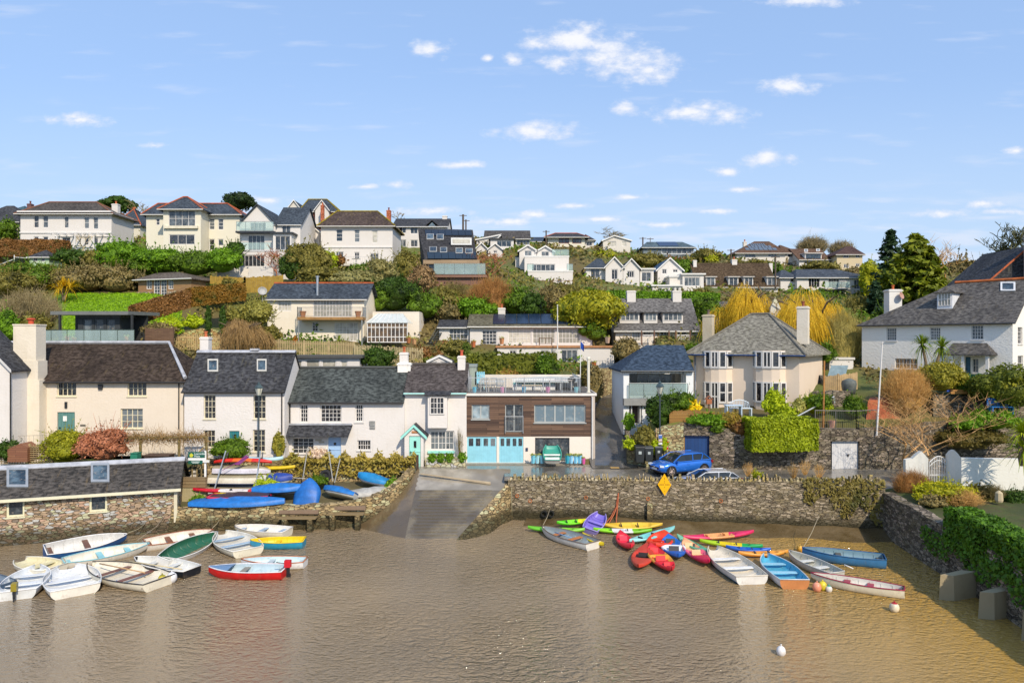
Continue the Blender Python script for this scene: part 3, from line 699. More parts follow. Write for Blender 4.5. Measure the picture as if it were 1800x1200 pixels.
def conifer(px, yt, yb, D, wpx, label, mat, seed=3, tiers=15, name='conifer_tree', dens=1.0, lean=0, leaf=.34):
    z0, z1 = wz(yb, D)-.3, wz(yt, D); H = z1-z0; w = wpx/FP*D; o = np.array([wx(px, D), D, z0]); rng = np.random.default_rng(seed)
    root = thing(name, label, 'tree', o); m = MB(); m.tube([o, o+np.array([lean*.5,0,H*.5]), o+np.array([lean,0,H*.97])], [.32,.2,.03], 8); m.build('trunk', paint('3a2c1e', .9), root)
    P = []; N = []; b0 = []; b1 = []
    nb = int(tiers*9)
    for i in range(nb):
        f = (i/nb)**.85; z = H*(.06+.92*f); L = w/2*(1.02-f)**.75*rng.uniform(.6, 1.12)*(1 if f > .12 else .8); a = rng.uniform(0, 6.283)
        d = np.array([math.cos(a), math.sin(a), .25-.5*(1-f)*.4]); c = o+np.array([lean*f, 0, z]); b0.append(c); b1.append(c+d*L)
        k = int(26*dens*(.4+L/(w/2))); t = rng.uniform(.25, 1, (k, 1)); p = c+d*L*t; p[:,2] -= (t[:,0]**2)*L*.12; p += rng.normal(0, .12+.1*L*.5, (k, 3))*np.array([1,1,.45]); P.append(p); N.append(np.tile(np.array([d[0]*.5, d[1]*.5, .8]), (k, 1)))
    P = np.concatenate(P); N = np.concatenate(N); q = leafquads(P, N, leaf, rng, 2.2, .55)
    q = np.concatenate([q, twigcone(np.array(b0), np.array(b1), np.full(len(b0), .035), rng)])
    npmesh('crown', q, mat, root); return root
def leaftree(px, yt, yb, D, wpx, label, mat, trunk_y=None, k=14, name='broadleaf_tree', leaf=3.4, dens=.6, seed=None, core=True, depth=.22):
    z0, z1 = wz(yb, D), wz(yt, D); H = z1-z0; w = wpx/FP*D; s = seed or int(px*7+yt); rng = np.random.default_rng(s); o = np.array([wx(px, D), D, z0]); root = thing(name, label, 'tree', o)
    m = MB(); m.tube([o-np.array([0,0,.4]), o+np.array([.1,0,H*.3]), o+np.array([0,.1,H*.7])], [.22,.17,.08], 8)
    for i in range(5):
        a = rng.uniform(0, 6.28); m.tube([o+np.array([.05,0,H*.28]), o+np.array([math.cos(a)*w*.28, math.sin(a)*w*.28, H*.6])], [.1,.03], 5)
    m.build('trunk', paint('4a3c2a', .9), root)
    bl = lumpy(o+np.array([0,0,H*.58]), (w/2, w/2*.85, H*.44), rng, k, (.28, .5)); n = int(min(9000, wpx*(yb-yt)*dens))
    mass('crown', None, None, bl, n, leaf/FP*D, mat, s, None, core, root, depth=depth, low=-.9); return root
def strands(px, yt, yb, D, wpx, label, mat, n=900, name='willow_tree', seed=2, dome=.75, r=.018, group=None, cat='tree', trunkcol='6a5a44', lenf=(.35, .9), root=None):
    """weeping crown: curved strands falling from a domed top"""
    z0, z1 = wz(yb, D)-.2, wz(yt, D); H = z1-z0; w = wpx/FP*D; o = np.array([wx(px, D), D, z0]); rng = np.random.default_rng(seed)
    root = root or thing(name, label, cat, o, group); m = MB(); m.tube([o, o+np.array([.1,0,H*.4]), o+np.array([.2,.1,H*.8])], [.3,.22,.08], 8)
    for i in range(7):
        a = rng.uniform(0, 6.28); m.tube([o+np.array([.1,0,H*.4]), o+np.array([math.cos(a)*w*.2, math.sin(a)*w*.2, H*.75]), o+np.array([math.cos(a)*w*.36, math.sin(a)*w*.36, H*.85])], [.13,.08,.03], 5)
    m.build('trunk', paint(trunkcol, .9), root)
    a = rng.uniform(0, 6.283, n); t = np.sqrt(rng.uniform(0, 1, n)); lc = np.stack([rng.uniform(-.33, .33, 9), rng.uniform(-.3, .3, 9)], 1)*w; lh = 1-(np.abs(lc[:,0])/w)**2*2.2-rng.uniform(0, .16, 9); lc[0] *= .1; lh[0] = 1; k = rng.integers(0, 9, n)
    st = o + np.stack([lc[k,0]+np.cos(a)*t*w*.19, lc[k,1]+np.sin(a)*t*w*.19, H*(lh[k]-(1-dome)*t**2*.9)*(1-np.abs(rng.normal(0, .16, n)))], 1)
    out = np.stack([np.cos(a), np.sin(a), np.zeros(n)], 1); L = (st[:,2]-z0)[:,None]*rng.uniform(*lenf, (n, 1)); pts = [st]; sw = rng.normal(0, .09, (n, 3))
    for k in range(1, 6):
        f = k/5; p = st + out*(w*.1*math.sin(f*1.5)) + np.array([0,0,-1])*L*f**1.35 + sw*L*f; p[:,2] = np.maximum(p[:,2], z0+.05); pts.append(p)
    q = np.concatenate([twigcone(pts[i], pts[i+1], np.full(n, r), rng) for i in range(5)])
    npmesh('crown', q, mat, root); return root
# ------------------------------------------------------------------ materials of the setting
def water_mat():
    m, nt, b = newmat('harbour_water'); v = coords(nt)
    n1 = noise(nt, v, .09, 4); col = mixc(nt, sstep(nt, n1, .35, .68), lin('84745c'), lin('988466'))
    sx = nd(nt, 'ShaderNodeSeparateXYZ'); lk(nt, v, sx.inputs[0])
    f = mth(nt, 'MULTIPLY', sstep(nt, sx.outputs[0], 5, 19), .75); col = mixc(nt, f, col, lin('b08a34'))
    lk(nt, col, b.inputs['Base Color']); b.inputs['Roughness'].default_value = .05; b.inputs['IOR'].default_value = 1.333; b.inputs['Specular IOR Level'].default_value = 1.0
    rp = nd(nt, 'ShaderNodeTexCoord'); mq = nd(nt, 'ShaderNodeMapping'); mq.inputs['Rotation'].default_value = (0, 0, R(24)); mq.inputs['Scale'].default_value = (.85, 1.6, 1); lk(nt, rp.outputs['Object'], mq.inputs[0]); a = mth(nt, 'POWER', mth(nt, 'SUBTRACT', 1.0, mth(nt, 'ABSOLUTE', mth(nt, 'MULTIPLY_ADD', noise(nt, mq.outputs[0], 1.9, 3, .55), 4.0, -2.0)), None, True), 1.5); c = noise(nt, mq.outputs[0], 4.5, 3, .6)
    calm = sstep(nt, noise(nt, v, .07, 2), .38, .6)
    h = mth(nt, 'ADD', mth(nt, 'MULTIPLY', a, mth(nt, 'ADD', mth(nt, 'MULTIPLY', calm, .8), .3)), mth(nt, 'MULTIPLY', c, .55)); bump(nt, b, h, 1.0, .11); return m
def ground_mat(name, cols, sc=.35, rough=.95, wetz=None, bmp=.5):
    m, nt, b = newmat(name); v = coords(nt); n1 = noise(nt, v, sc, 6, .65); n2 = noise(nt, v, sc*4.3, 5, .6); n3 = noise(nt, v, sc*.4, 3)
    col = mixc(nt, sstep(nt, n1, .38, .62), lin(cols[0]), lin(cols[1]))
    if len(cols) > 2: col = mixc(nt, sstep(nt, n3, .45, .6), col, lin(cols[2]))
    col = mixc(nt, mth(nt, 'MULTIPLY', n2, .5), col, dark(lin(cols[0]), .45))
    lk(nt, col, b.inputs['Base Color']); b.inputs['Roughness'].default_value = rough; bump(nt, b, mth(nt, 'ADD', n1, n2), bmp, .08)
    if wetz: lk(nt, mth(nt, 'ADD', sstep(nt, n1, wetz[0], wetz[1]), .12), b.inputs['Roughness']); b.inputs['Coat Weight'].default_value = .8; b.inputs['Coat Roughness'].default_value = .12
    return m
def wet_asphalt(ca, cb):
    m, nt, b = newmat('wet_asphalt'); v = coords(nt); n1 = noise(nt, v, .5, 5, .6); n2 = noise(nt, v, 40, 3)
    col = mixc(nt, sstep(nt, n1, .4, .62), lin(ca), lin(cb)); col = mixc(nt, mth(nt, 'MULTIPLY', n2, .4), col, lin('3a3836'))
    lk(nt, col, b.inputs['Base Color']); rg = nd(nt, 'ShaderNodeMapRange'); lk(nt, n1, rg.inputs[0]); rg.inputs[1].default_value = .38; rg.inputs[2].default_value = .66; rg.inputs[3].default_value = .1; rg.inputs[4].default_value = .5
    lk(nt, rg.outputs[0], b.inputs['Roughness']); b.inputs['Coat Weight'].default_value = .5; b.inputs['Coat Roughness'].default_value = .08
    bump(nt, b, n2, .12, .01); return m
M_HILL = ground_mat('hillside_earth', ('56602a', '6e7030', '6a5a34'), .3)
M_GARD = ground_mat('garden_earth', ('4c5a1c', '54482c', '3c4418'), .8)
M_LAWN = ground_mat('lawn_grass', ('5a7c0e', '6c8c14'), 1.2, .9)
M_ROAD = wet_asphalt('6a665e', '908a7e'); M_LANE = wet_asphalt('4a4844', '66625c')
M_SLIP = ground_mat('slip_concrete', ('6e6450', '84785f', '574c3a'), .8, .5, (.42, .85), .3)
M_SILT = ground_mat('wet_silt', ('6a5a42', '7a6a50', '5c4e36'), .5, .4, (.4, .9), .2)
M_APRON = ground_mat('wet_apron', ('968e80', 'aea696', '807868'), .6, .4, (.6, .95), .06)  # pale base colour stands in for the sky and white walls reflected
M_MUD = ground_mat('wet_mud', ('5c4c30', '6e5c3c'), .8, .35, (.25, .9), .6)
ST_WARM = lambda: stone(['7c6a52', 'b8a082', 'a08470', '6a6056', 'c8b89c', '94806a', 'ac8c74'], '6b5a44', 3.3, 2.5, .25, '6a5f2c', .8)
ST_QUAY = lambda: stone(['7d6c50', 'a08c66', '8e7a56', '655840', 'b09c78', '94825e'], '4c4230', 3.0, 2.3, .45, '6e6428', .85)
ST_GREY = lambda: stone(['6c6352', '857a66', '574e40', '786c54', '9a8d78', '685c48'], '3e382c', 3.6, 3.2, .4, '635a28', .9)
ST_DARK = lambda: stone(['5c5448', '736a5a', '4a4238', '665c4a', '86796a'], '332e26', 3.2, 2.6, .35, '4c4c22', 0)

def sst(x, a, b):
    t = np.clip((x-a)/(b-a), 0, 1); return t*t*(3-2*t)
TPX = [-400, 0, 250, 450, 650, 850, 1000, 1200, 1400, 1600, 1800, 2300]
TD = [48, 50, 55, 60, 66, 74, 84, 95, 110, 130, 180]
TY = np.array([
 [800,800,800,814,822,824,824,742,738,742,748,748],
 [800,800,800,806,812,816,816,742,728,690,690,690],
 [655,655,655,660,662,694,692,712,692,668,668,668],
 [605,605,608,636,640,650,655,668,655,638,640,640],
 [574,574,580,606,612,640,645,628,615,620,622,622],
 [524,524,524,560,566,572,575,578,576,574,578,578],
 [484,484,482,490,505,500,520,532,538,548,552,552],
 [436,436,444,450,462,468,494,512,520,524,526,526],
 [410,410,410,410,420,434,446,466,484,494,496,496],
 [398,398,398,398,402,418,430,446,455,468,474,474],
 [402,402,402,400,404,420,432,446,452,470,476,476]], float)
LD = np.array([44, 46, 47.8, 50, 57, 64, 72, 80]); LX = np.array([7.2, 7.3, 7.25, 7.2, 8.2, 9.6, 12.2, 16]); LZ = np.array([2.6, 2.74, 2.9, 3.75, 5.4, 7.0, 8.8, 10.4])
def terrain_z(x, D):
    x = np.asarray(x, float); D = np.asarray(D, float); px = 900+FP*x/D
    i = np.clip(np.searchsorted(TPX, px)-1, 0, len(TPX)-2); j = np.clip(np.searchsorted(TD, D)-1, 0, len(TD)-2)
    tp = np.array(TPX, float); td = np.array(TD, float)
    a = sst(px, tp[i], tp[i+1]); b = np.clip((D-td[j])/(td[j+1]-td[j]), 0, 1)
    y = (TY[j,i]*(1-a)+TY[j,i+1]*a)*(1-b) + (TY[j+1,i]*(1-a)+TY[j+1,i+1]*a)*b
    z = CH+(600-y)/FP*D
    lx = np.interp(D, LD, LX); lz = np.interp(D, LD, LZ); k = 1-sst(np.abs(x-lx), 2.0, 3.2); k = np.where(D > 79, 0, k)
    return z*(1-k)+(lz-.08)*k
def tz(px, D): return float(terrain_z(wx(px, D), D))
def build_terrain():
    pxs = np.concatenate([np.arange(-900, 0, 40), np.arange(0, 1800, 9), np.arange(1800, 2700, 40)]); Ds = np.concatenate([np.arange(48, 62, .5), np.arange(62, 100, 1.2), np.arange(100, 182, 4)])
    P, D = np.meshgrid(pxs, Ds); X = (P-900)/FP*D; Z = terrain_z(X, D); rng = np.random.default_rng(5)
    Z = Z + .12*np.sin(X*1.7+D)*np.sin(D*1.3) + rng.normal(0, .04, Z.shape)*(D > 56)
    rows = [[(X[i,j], D[i,j], Z[i,j]) for j in range(P.shape[1])] for i in range(P.shape[0])]
    rows = [[(p[0], p[1], -1.0) for p in rows[0]]] + rows; far = [(p[0]*1.6, 300, p[2]-6) for p in rows[-1]]; rows.append(far)
    mb = MB(); mb.grid(rows); o = mb.build('hillside_terrain', M_HILL, None, True); return tag(o, kind='structure')
build_terrain()
def sheet(name, pts_rows, mat, smooth=False):
    mb = MB(); mb.grid(pts_rows); return tag(mb.build(name, mat, None, smooth), kind='structure')
# water
mb = MB(); mb.grid([[(x, y, 0) for x in np.linspace(-160, 160, 9)] for y in np.linspace(-80, 47, 9)]); tag(mb.build('harbour_water', water_mat()), kind='structure')
# quay wall line on the left (photo column, distance, top height)
QW = [(290,41.1,1.42),(330,41.3,1.40),(400,41.5,1.40),(470,41.65,1.42),(530,41.75,1.45),(580,41.95,1.5),(620,42.3,1.58),(655,42.8,1.74),(680,43.4,1.98),(700,44.1,2.28),(716,44.9,2.6),(728,45.9,2.9),(734,47.2,3.02)]
def dense(pl, k=5):
    out = []
    for a, b in zip(pl, pl[1:]):
        for i in range(k): t = i/k; out.append(tuple(a[j]+(b[j]-a[j])*t for j in range(len(a))))
    out.append(pl[-1]); return out
QP = [Vector((wx(p, d), d, z)) for p, d, z in dense(QW)]
def wallstrip(pts, thick, zb, mb=None, jit=.03, seed=1):
    """thick masonry along a 3-D top line; inner side is to the left of travel"""
    mb = mb or MB(); rn = random.Random(seed); A, B, C, D_ = [], [], [], []
    for i, p in enumerate(pts):
        t = pts[min(i+1, len(pts)-1)]-pts[max(i-1, 0)]; t.z = 0; t.normalize(); n = Vector((-t.y, t.x, 0))*thick; z = p.z+rn.uniform(-jit, jit)
        A.append(Vector((p.x, p.y, zb))-n*.12); B.append(Vector((p.x, p.y, z))); C.append(Vector((p.x, p.y, z+.02))+n); D_.append(Vector((p.x, p.y, zb))+n)
    mb.grid([A, B, C, D_], flip=False)
    mb.poly([A[0], B[0], C[0], D_[0]]); mb.poly([A[-1], D_[-1], C[-1], B[-1]]); return mb
tag(wallstrip(QP, .5, -.5, jit=.05).build('quay_wall', ST_QUAY()), 'low curved rubble stone quay wall below the stacked boats on the left', 'stone wall')
def zroad(x, D):
    px = 900+FP*x/D; wd_ = 44.2-3.6*(px-893)/663
    return 2.62+(D-44)*.055 - .42*float(sst(px, 960, 1120))*float(sst(wd_+2.6-D, 0, 2))
# boat park ground, left garden, path in front of the cottages
rows = []
for p, d, z in dense(QW, 2): rows.append([(wx(p, d+.4), d+.4, max(1.0, z-.35)), (wx(p, 44.5) if p < 640 else wx(p, d)+.2, max(44.5, d+.3), 1.5 if p < 640 else z-.2), (wx(min(p, 728), 46.9), 46.9 if p < 720 else 47, 2.0)])
sheet('boat_park', rows, ground_mat('trodden_earth', ('5c543a', '6c6446', '4c5220'), .8))
sheet('garden', [[(x, 43.2, 2.5), (x, 46.6, 3.1), (x, 48.6, 3.3)] for x in np.linspace(-60, wx(338, 46.6), 14)], M_GARD)
sheet('path', [[(wx(p, 46.9), 46.9, 3.0), (wx(p, 48.9), 48.9, 3.06)] for p in (336, 420, 500, 600, 700, 737)], M_ROAD)
# road and lane
rows = []
for d in np.arange(43.4, 49.4, .5):
    xs = [-7.6 if d > 45.6 else -6.6+ (45.6-d)*0] + list(np.linspace(-5.5, 29, 40)); rows.append([(x, d, zroad(x, d)) for x in xs if True])
SLT = 45.6
rows = [[p for p in r] for r in rows if r[0][1] >= 45.5]
sheet('road', rows, M_ROAD, True)
rows = [[(x, d, zroad(x, d)+.003) for x in np.linspace(-.5, 29, 34)] for d in np.arange(40.9, 46.6, .5)]
rows = [[(p[0], max(p[1], 44.2-3.6*((900+FP*p[0]/p[1])-893)/663+.2), p[2]) for p in r] for r in rows]
sheet('road', rows, M_ROAD, True)
rows = []
for d in np.arange(46.8, 79, .8):
    c = np.interp(d, LD, LX); z = np.interp(d, LD, LZ); rows.append([(c+o, d, z+.02-abs(o)*.01) for o in (-1.75, -.8, 0, .8, 1.75)])
sheet('lane', rows, M_LANE, True)
# slipway
def slz(d): return (d-39.9)*.468
def slr(d): return np.interp(d, [37, 40, 44.4, 45.8], [-4.6, -3.0, -.35, -.1])
def sll(d): return np.interp(d, [37, 41.5, 41.95, 42.3, 42.8, 43.4, 44.1, 44.9, 46.2], [-16, -13, -11.0, -9.7, -8.5, -7.8, -7.2, -6.75, -6.35])
def slrow(d, n=16): return [(x, d, max(-.6, slz(d)-.34*max(0, -6.4-x))+.015*math.sin(x*3+d*5)) for x in np.linspace(-6.25 if n > 10 else sll(d), slr(d) if n > 10 else -6.2, n)]
sheet('slipway', [slrow(d) for d in np.arange(37, 44.3, .35)], M_SLIP, True); sheet('slipway', [slrow(d) for d in np.linspace(44.0, 46.1, 8)], M_APRON, True); sheet('mud_bank', [slrow(d, 9) for d in np.arange(37, 46.2, .35)], M_SILT, True)
mb = MB()
for i, d in enumerate(np.arange(40.1, 43.9, .27)): x0 = -5.9+.15*math.sin(i*2.1); x1 = slr(d)-.25-.2*(i % 3); z = slz(d); mb.hexa([(x0,d,z-.05), (x1,d,z-.05), (x1,d+.1,z), (x0,d+.1,z), (x0,d+.01,z+.05), (x1,d+.01,z+.05), (x1,d+.09,z+.09), (x0,d+.09,z+.09)])
tag(mb.build('slipway_ridges', M_SLIP), kind='structure')
mb = MB(); A = [Vector((slr(d), d, slz(d)+.16)) for d in np.arange(39.4, 45.4, .3)]; B = [p+Vector((.42, .05, -.02)) for p in A]
mb.grid([[p-Vector((0,0,.25)) for p in A], A, B, [Vector((p.x+.25+.9*float(sst(np.array(43.-p.y), 0, 2.5)), p.y, -.4)) for p in B]], flip=True)
tag(mb.build('slipway_wall', ST_QUAY(), None), 'sloping stone edge wall running down the right side of the slipway', 'stone wall')
mb = MB(); mb.hexa([(wx(741,45.9),45.2,zroad(0,45.6)+.012), (-1.4,44.5,slz(44.5)+.02), (-1.4,44.62,slz(44.62)+.05), (wx(741,45.9),45.35,zroad(0,45.6)+.02), (wx(741,45.9),45.2,zroad(0,45.6)+.05), (-1.4,44.5,slz(44.5)+.1), (-1.4,44.62,slz(44.62)+.12), (wx(741,45.9),45.35,zroad(0,45.6)+.06)])
tag(mb.build('slipway_channel', paint('a8977a', .5)), kind='structure')
# back wall right of the slipway
BW = Fr((wx(893, 44.2), 44.2), (wx(1556, 40.6), 40.6)); BL = BW.w
def bwtop(u): return 2.58+.6*u/BL
pts = [BW.p(u, bwtop(u)) for u in np.linspace(0, BL, 60)]
bw = thing('harbour_wall', 'tall grey rubble harbour wall with upright coping stones behind the kayaks', 'stone wall', BW.p(0, 0))
wallstrip(pts, .45, -.4).build('wall', ST_GREY(), bw)
mb = MB(); u = .1; rn = random.Random(3)
while u < BL-.2:
    w = rn.uniform(.09, .2); h = rn.uniform(.2, .5) if rn.random() < .5 else rn.uniform(.12, .28); z = bwtop(u)-.05; ln = rn.uniform(-.08, .08); p = BW.p; tp = rn.uniform(.4, .9)
    mb.hexa([p(u,z,-.02), p(u+w,z,-.02), p(u+w,z,.42), p(u,z,.42), p(u+ln+w*(1-tp)/2,z+h,.03), p(u+ln+w*(1+tp)/2,z+h,.05), p(u+ln+w*(1+tp)/2,z+h*.9,.38), p(u+ln+w*(1-tp)/2,z+h*.9,.36)]); u += w+rn.uniform(.0, .12)
mb.build('coping', stone(['8a7c60', 'a3957a', '746850', '938250'], '6a6040', 5, 1, .6, '7d7330', 0), bw)
rows = []
for u in np.linspace(1.2, BL+.5, 26):
    k = float(sst(np.array(u), 1, 6)); rows.append([BW.p(u, .1+.32*k+.05*math.sin(u*2), .1), BW.p(u, .02+.12*k, -1.1-.2*math.sin(u)), BW.p(u, -.25, -2.6-.4*math.sin(u*1.3))])
sheet('mud_bank', rows, M_MUD, True)
# weep holes, drain pipes and footing stub in the back wall
for i, (x, y) in enumerate(((909,871),(932,880),(1030,874),(1139,876),(1267,880),(1165,838))):
    u, z = BW.px(x, y, -.03); m = MB()
    if i == 5: continue
    m.lathe([(.12,0),(.12,.12),(.08,.12),(.07,0)], BW.p(u, z, .05), 10, axis=-BW.n)
    o = m.build('drain_pipe', paint('b0693a', .8)); tag(o, ('short clay drain pipe in the wall above the slipway foot', 'clay drain pipe just right of the rusty ladder pole', 'clay drain pipe in the wall above the purple kayak', 'clay drain pipe just left below the yellow sign', 'clay drain pipe in the wall above the pink kayak')[i], 'pipe', 'clay drains in the harbour wall')
for i, x in enumerate((957, 969)):
    u, z = BW.px(x, 902, -.1); m = MB(); m.lathe([(.2,0),(.2,.45),(.15,.45),(.15,.02)], BW.p(u, z, .2), 14, axis=-BW.n); tag(m.build('outfall_pipe', paint('22221f', .6)), ('black outfall pipe at the foot of the wall, left of two', 'black outfall pipe at the foot of the wall, right of two')[i], 'pipe', 'outfall pipes')
u, z = BW.px(1142, 915); m = MB(); BW.box(m, u-.16, -.2, u+.16, z+1.15, -.3, .05); tag(m.build('stone_post', ST_QUAY()), 'short square stone stub post at the foot of the harbour wall', 'post')
# right-hand wall running towards the camera
RW = [(40.7, 22.1, 2.55), (38, 21.75, 2.5), (34.6, 21.35, 2.45), (31, 21.0, 2.4), (27, 20.45, 2.4), (20, 19.7, 2.4), (10, 19.2, 2.4)]
pts = [Vector((x, d, z)) for d, x, z in dense([(a, b, c) for a, b, c in RW], 5)]
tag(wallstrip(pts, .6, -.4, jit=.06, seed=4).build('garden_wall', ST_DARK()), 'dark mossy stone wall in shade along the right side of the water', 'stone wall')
sheet('garden', [[(np.interp(d, [10, 20, 27, 31, 34.6, 38, 40.7, 45.8], [19.7, 20.2, 20.9, 21.5, 21.9, 22.2, 22.5, 23.2]), d, 2.4+.1*math.sin(d)), (26, d, 2.65), (60, d, 2.9)] for d in np.arange(8, 47.9, 2)], M_GARD)
for i, (px, yw) in enumerate(((1665,1053), (1735,1086), (1812,1125))):
    d = Dw(yw); x = wx(px, d); m = MB(); m.hexa([(x-.42,d-.02,-.5),(x+.2,d-.2,-.5),(x+1.6,d+.3,-.5),(x+1.0,d+.55,-.5),(x-.3,d,1.1),(x+.2,d-.14,1.1),(x+1.5,d+.3,1.15),(x+.95,d+.5,1.15)])
    tag(m.build('concrete_block', render_wall('a49678', .5)), ('farthest of the concrete buttress blocks at the foot of the shaded wall', 'middle concrete buttress block at the foot of the shaded wall', 'nearest concrete buttress block, cut by the right edge of the photo')[i], 'buttress', 'concrete buttresses along the right wall')
# retaining walls behind the quay road
def retwall(name, label, pts, zb, mat, thick=.4, ops=None):
    return tag(wallstrip([Vector(p) for p in dense([tuple(q) for q in pts], 6)], thick, zb, jit=.07, seed=len(label)).build(name, mat), label, 'stone wall')
WARMW = stone(['8d7a58', 'a8946c', '77664a', 'b5a27a'], '5a4e38', 3.4, 2.6, .35, '6a6428', 0)
retwall('retaining_wall', 'rough stone retaining wall behind the wheelie bins and post box', [W(1102,782,47.8), W(1135,772,47.6), W(1160,752,47.5), W(1202,745,47.5)], 1.8, WARMW)
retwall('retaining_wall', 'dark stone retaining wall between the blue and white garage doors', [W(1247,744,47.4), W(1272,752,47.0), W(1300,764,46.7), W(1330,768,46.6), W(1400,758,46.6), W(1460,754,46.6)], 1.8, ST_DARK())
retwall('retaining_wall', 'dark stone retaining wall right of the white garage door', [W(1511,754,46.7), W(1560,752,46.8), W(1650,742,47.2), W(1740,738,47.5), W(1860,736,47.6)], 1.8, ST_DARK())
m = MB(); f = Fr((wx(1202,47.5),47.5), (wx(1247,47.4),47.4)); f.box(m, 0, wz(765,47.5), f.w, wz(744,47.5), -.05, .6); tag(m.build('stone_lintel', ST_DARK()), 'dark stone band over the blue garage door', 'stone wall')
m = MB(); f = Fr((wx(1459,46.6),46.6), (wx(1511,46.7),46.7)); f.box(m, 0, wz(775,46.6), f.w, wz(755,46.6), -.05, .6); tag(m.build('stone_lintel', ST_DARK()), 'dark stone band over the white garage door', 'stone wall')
f = Fr((wx(1202,47.7),47.7), (wx(1247,47.6),47.6)); z0 = 2.3; o = thing('garage_door', 'navy blue garage door in the stone wall behind the blue car', 'garage door', f.p(0,z0)); m = MB(); f.box(m, .05, z0, f.w-.02, wz(765,47.6), 0, .08); m.build('panel', planks('1c3f72', '204880', 3, .25, .45, True, '142c50'), o)
m = MB(); f.box(m, -.06, z0, .049, wz(765,47.6), -.08, .1); m.build('frame', paint('9a7434', .6), o)
f = Fr((wx(1462,46.8),46.8), (wx(1510,46.9),46.9)); z0 = 2.1; o = thing('garage_door', 'white ribbed garage door in the stone wall under the terrace railing', 'garage door', f.p(0,z0)); m = MB(); f.box(m, .02, z0, f.w-.02, wz(775,46.8), 0, .08)
m.build('panel', planks('dcdcdc', 'e4e4e2', 3, .12, .45, True, 'a8a8a8'), o); m = MB(); a, b = f.px(1490, 799); f.box(m, a-.03, b-.12, a+.03, b+.04, -.06, 0); f.box(m, a-.08, b+.0, a+.1, b+.05, -.09, -.06); m.build('handle', paint('2a2a2a', .4), o)
# ------------------------------------------------------------------ front row of buildings
SL_DK = slate('2b2b2e', '3a3b3e'); SL_BR = slate('2c241e', '3a3028', '7a6a38', .35, blotch=.6); SL_GR = slate('2d3131', '434846', '6c7066', .2, blotch=.55)
SL_BOAT = slate('2c2b2a', '46423e', '8e7850', .4, .38, .24, .4); SL_BL = slate('242f3c', '303e4e', '4a5a66', .1, blotch=.2); SL_TAN = slate('5e5a50', '787468', '8c8a50', .25, blotch=.3)
SL_FAR = slate('2c323a', '3c444c', '6a6a58', .15); SL_MOSS = slate('3a302c', '4a3e38', '8a7c1c', .45)
LEAD = paint('a9abb0', .5, .25); WF = trim('d8d4ce'); CF = trim('e4d9b8'); DKPIPE = paint('2a2826', .5); IRON = paint('24262a', .45, .1)
WALLW = render_wall('d9d4ce', .22, .35); WALLC = render_wall('dccfbc', .2, .3)
# --- boathouse at the water on the left
z = 2.76; b = House('boathouse', 'long stone boathouse with slate roof at the water in the left foreground', -170, 311, 36.9, 41.25, -.4, z, 4.4, 'boathouse')
cf = trim('d8d4b4')
b.win(10.5, 875, 43, 908.5, 1, 1, cf, glass('mid'), fw=.11, bar=.03); b.win(156.5, 866, 188, 899, 1, 1, cf, glass('mid'), fw=.11)
b.walls(ST_WARM(), 4.05, 4.05); b.roof(SL_BOAT, 4.06, oe=.28, og=.18, cap=None, gut=None)
m = MB(); p0, p1 = b.P(-.2, 2.2, 4.13), b.P(b.w+.2, 2.2, 4.13); m.slab([b.P(-.2,1.95,4.02), b.P(b.w+.2,1.95,4.02), b.P(b.w+.2,2.2,4.2), b.P(-.2,2.2,4.2)], .06); m.slab([b.P(-.2,2.2,4.2), b.P(b.w+.2,2.2,4.2), b.P(b.w+.2,2.45,4.02), b.P(-.2,2.45,4.02)], .06); m.build('ridge_cap', LEAD, b.rf)
m = MB(); b.fr.box(m, -.2, z-.25, b.w+.25, z-.09, -.36, -.24); m.build('gutter', trim('d9d3b6'), b.root)
m = MB(); b.fr.box(m, b.w-.16, .6, b.w+.02, z-.25, -.06, .1); m.build('corner_post', trim('cfc7ac'), b.root)
b.skylight(12, 823, 50, 857, paint('8c9298', .4), glass('blue'), 'grey framed roof window with a yellow paper at its foot'); b.skylight(160, 815, 192.5, 848, paint('8c9298', .4), glass('blue'))
# --- far left white cottage
a = House('white_cottage', 'white gabled cottage cut off by the left edge with a black downpipe', -150, 17, 45.6, 45.6, 2.9, wz(645,45.6), 2.2)
a.walls(WALLW, gf=(a.w/2, wz(560,45.6))); a.roofgable_y(SL_DK, wz(560,45.6), oe=.25, of=.2, barge=trim('c8c6c2')); a.pipe(19.5, 650, 775, mat=DKPIPE)
# --- cream cottage
D = 48.0; c = House('cream_cottage', 'long cream cottage with green door, brown slate roof and big front chimney', -150, 322, D, D, 3.0, wz(664,D), 5.2)
c.win(100, 670, 134, 696, 4, 2, CF, mull=2); c.win(224, 669, 257.5, 696, 4, 2, CF, mull=2); c.win(212, 718, 251, 752.5, 4, 3, CF, glass('mid'), mull=2)
c.dr(100.5, 724, 131.5, 778, planks('5d8a84', '65938c', 3, .16, .5, True, '48706a'), fm=None, boards=5)
c.walls(WALLC); c.roof(SL_BR, wz(604,D+2.6), hr=2.3, oe=.3, og=.2, gut=DKPIPE); m = MB(); r_ = c.rf
m.tube([c.P(0,2.6,wz(604,D+2.6)+.1), c.P(c.w-2.3,2.6,wz(604,D+2.6)+.1), c.P(c.w+.25,-.25,c.ze+.02)], .13, 6); m.build('ridge_cap', LEAD, r_)
c.pipe(315, 668, 753, mat=DKPIPE); c.pipe(70.5, 676, 760, mat=paint('b5a582', .6))
o = c.band(174, 675, 181, 684, paint('2c2c2e', .4), 'alarm_box', .14); o = c.band(114.5, 706, 118.5, 717, IRON, 'wall_star', .08); o = c.band(141.5, 745.5, 150.5, 748.5, paint('6a6458', .6), 'vent_grille', .04)
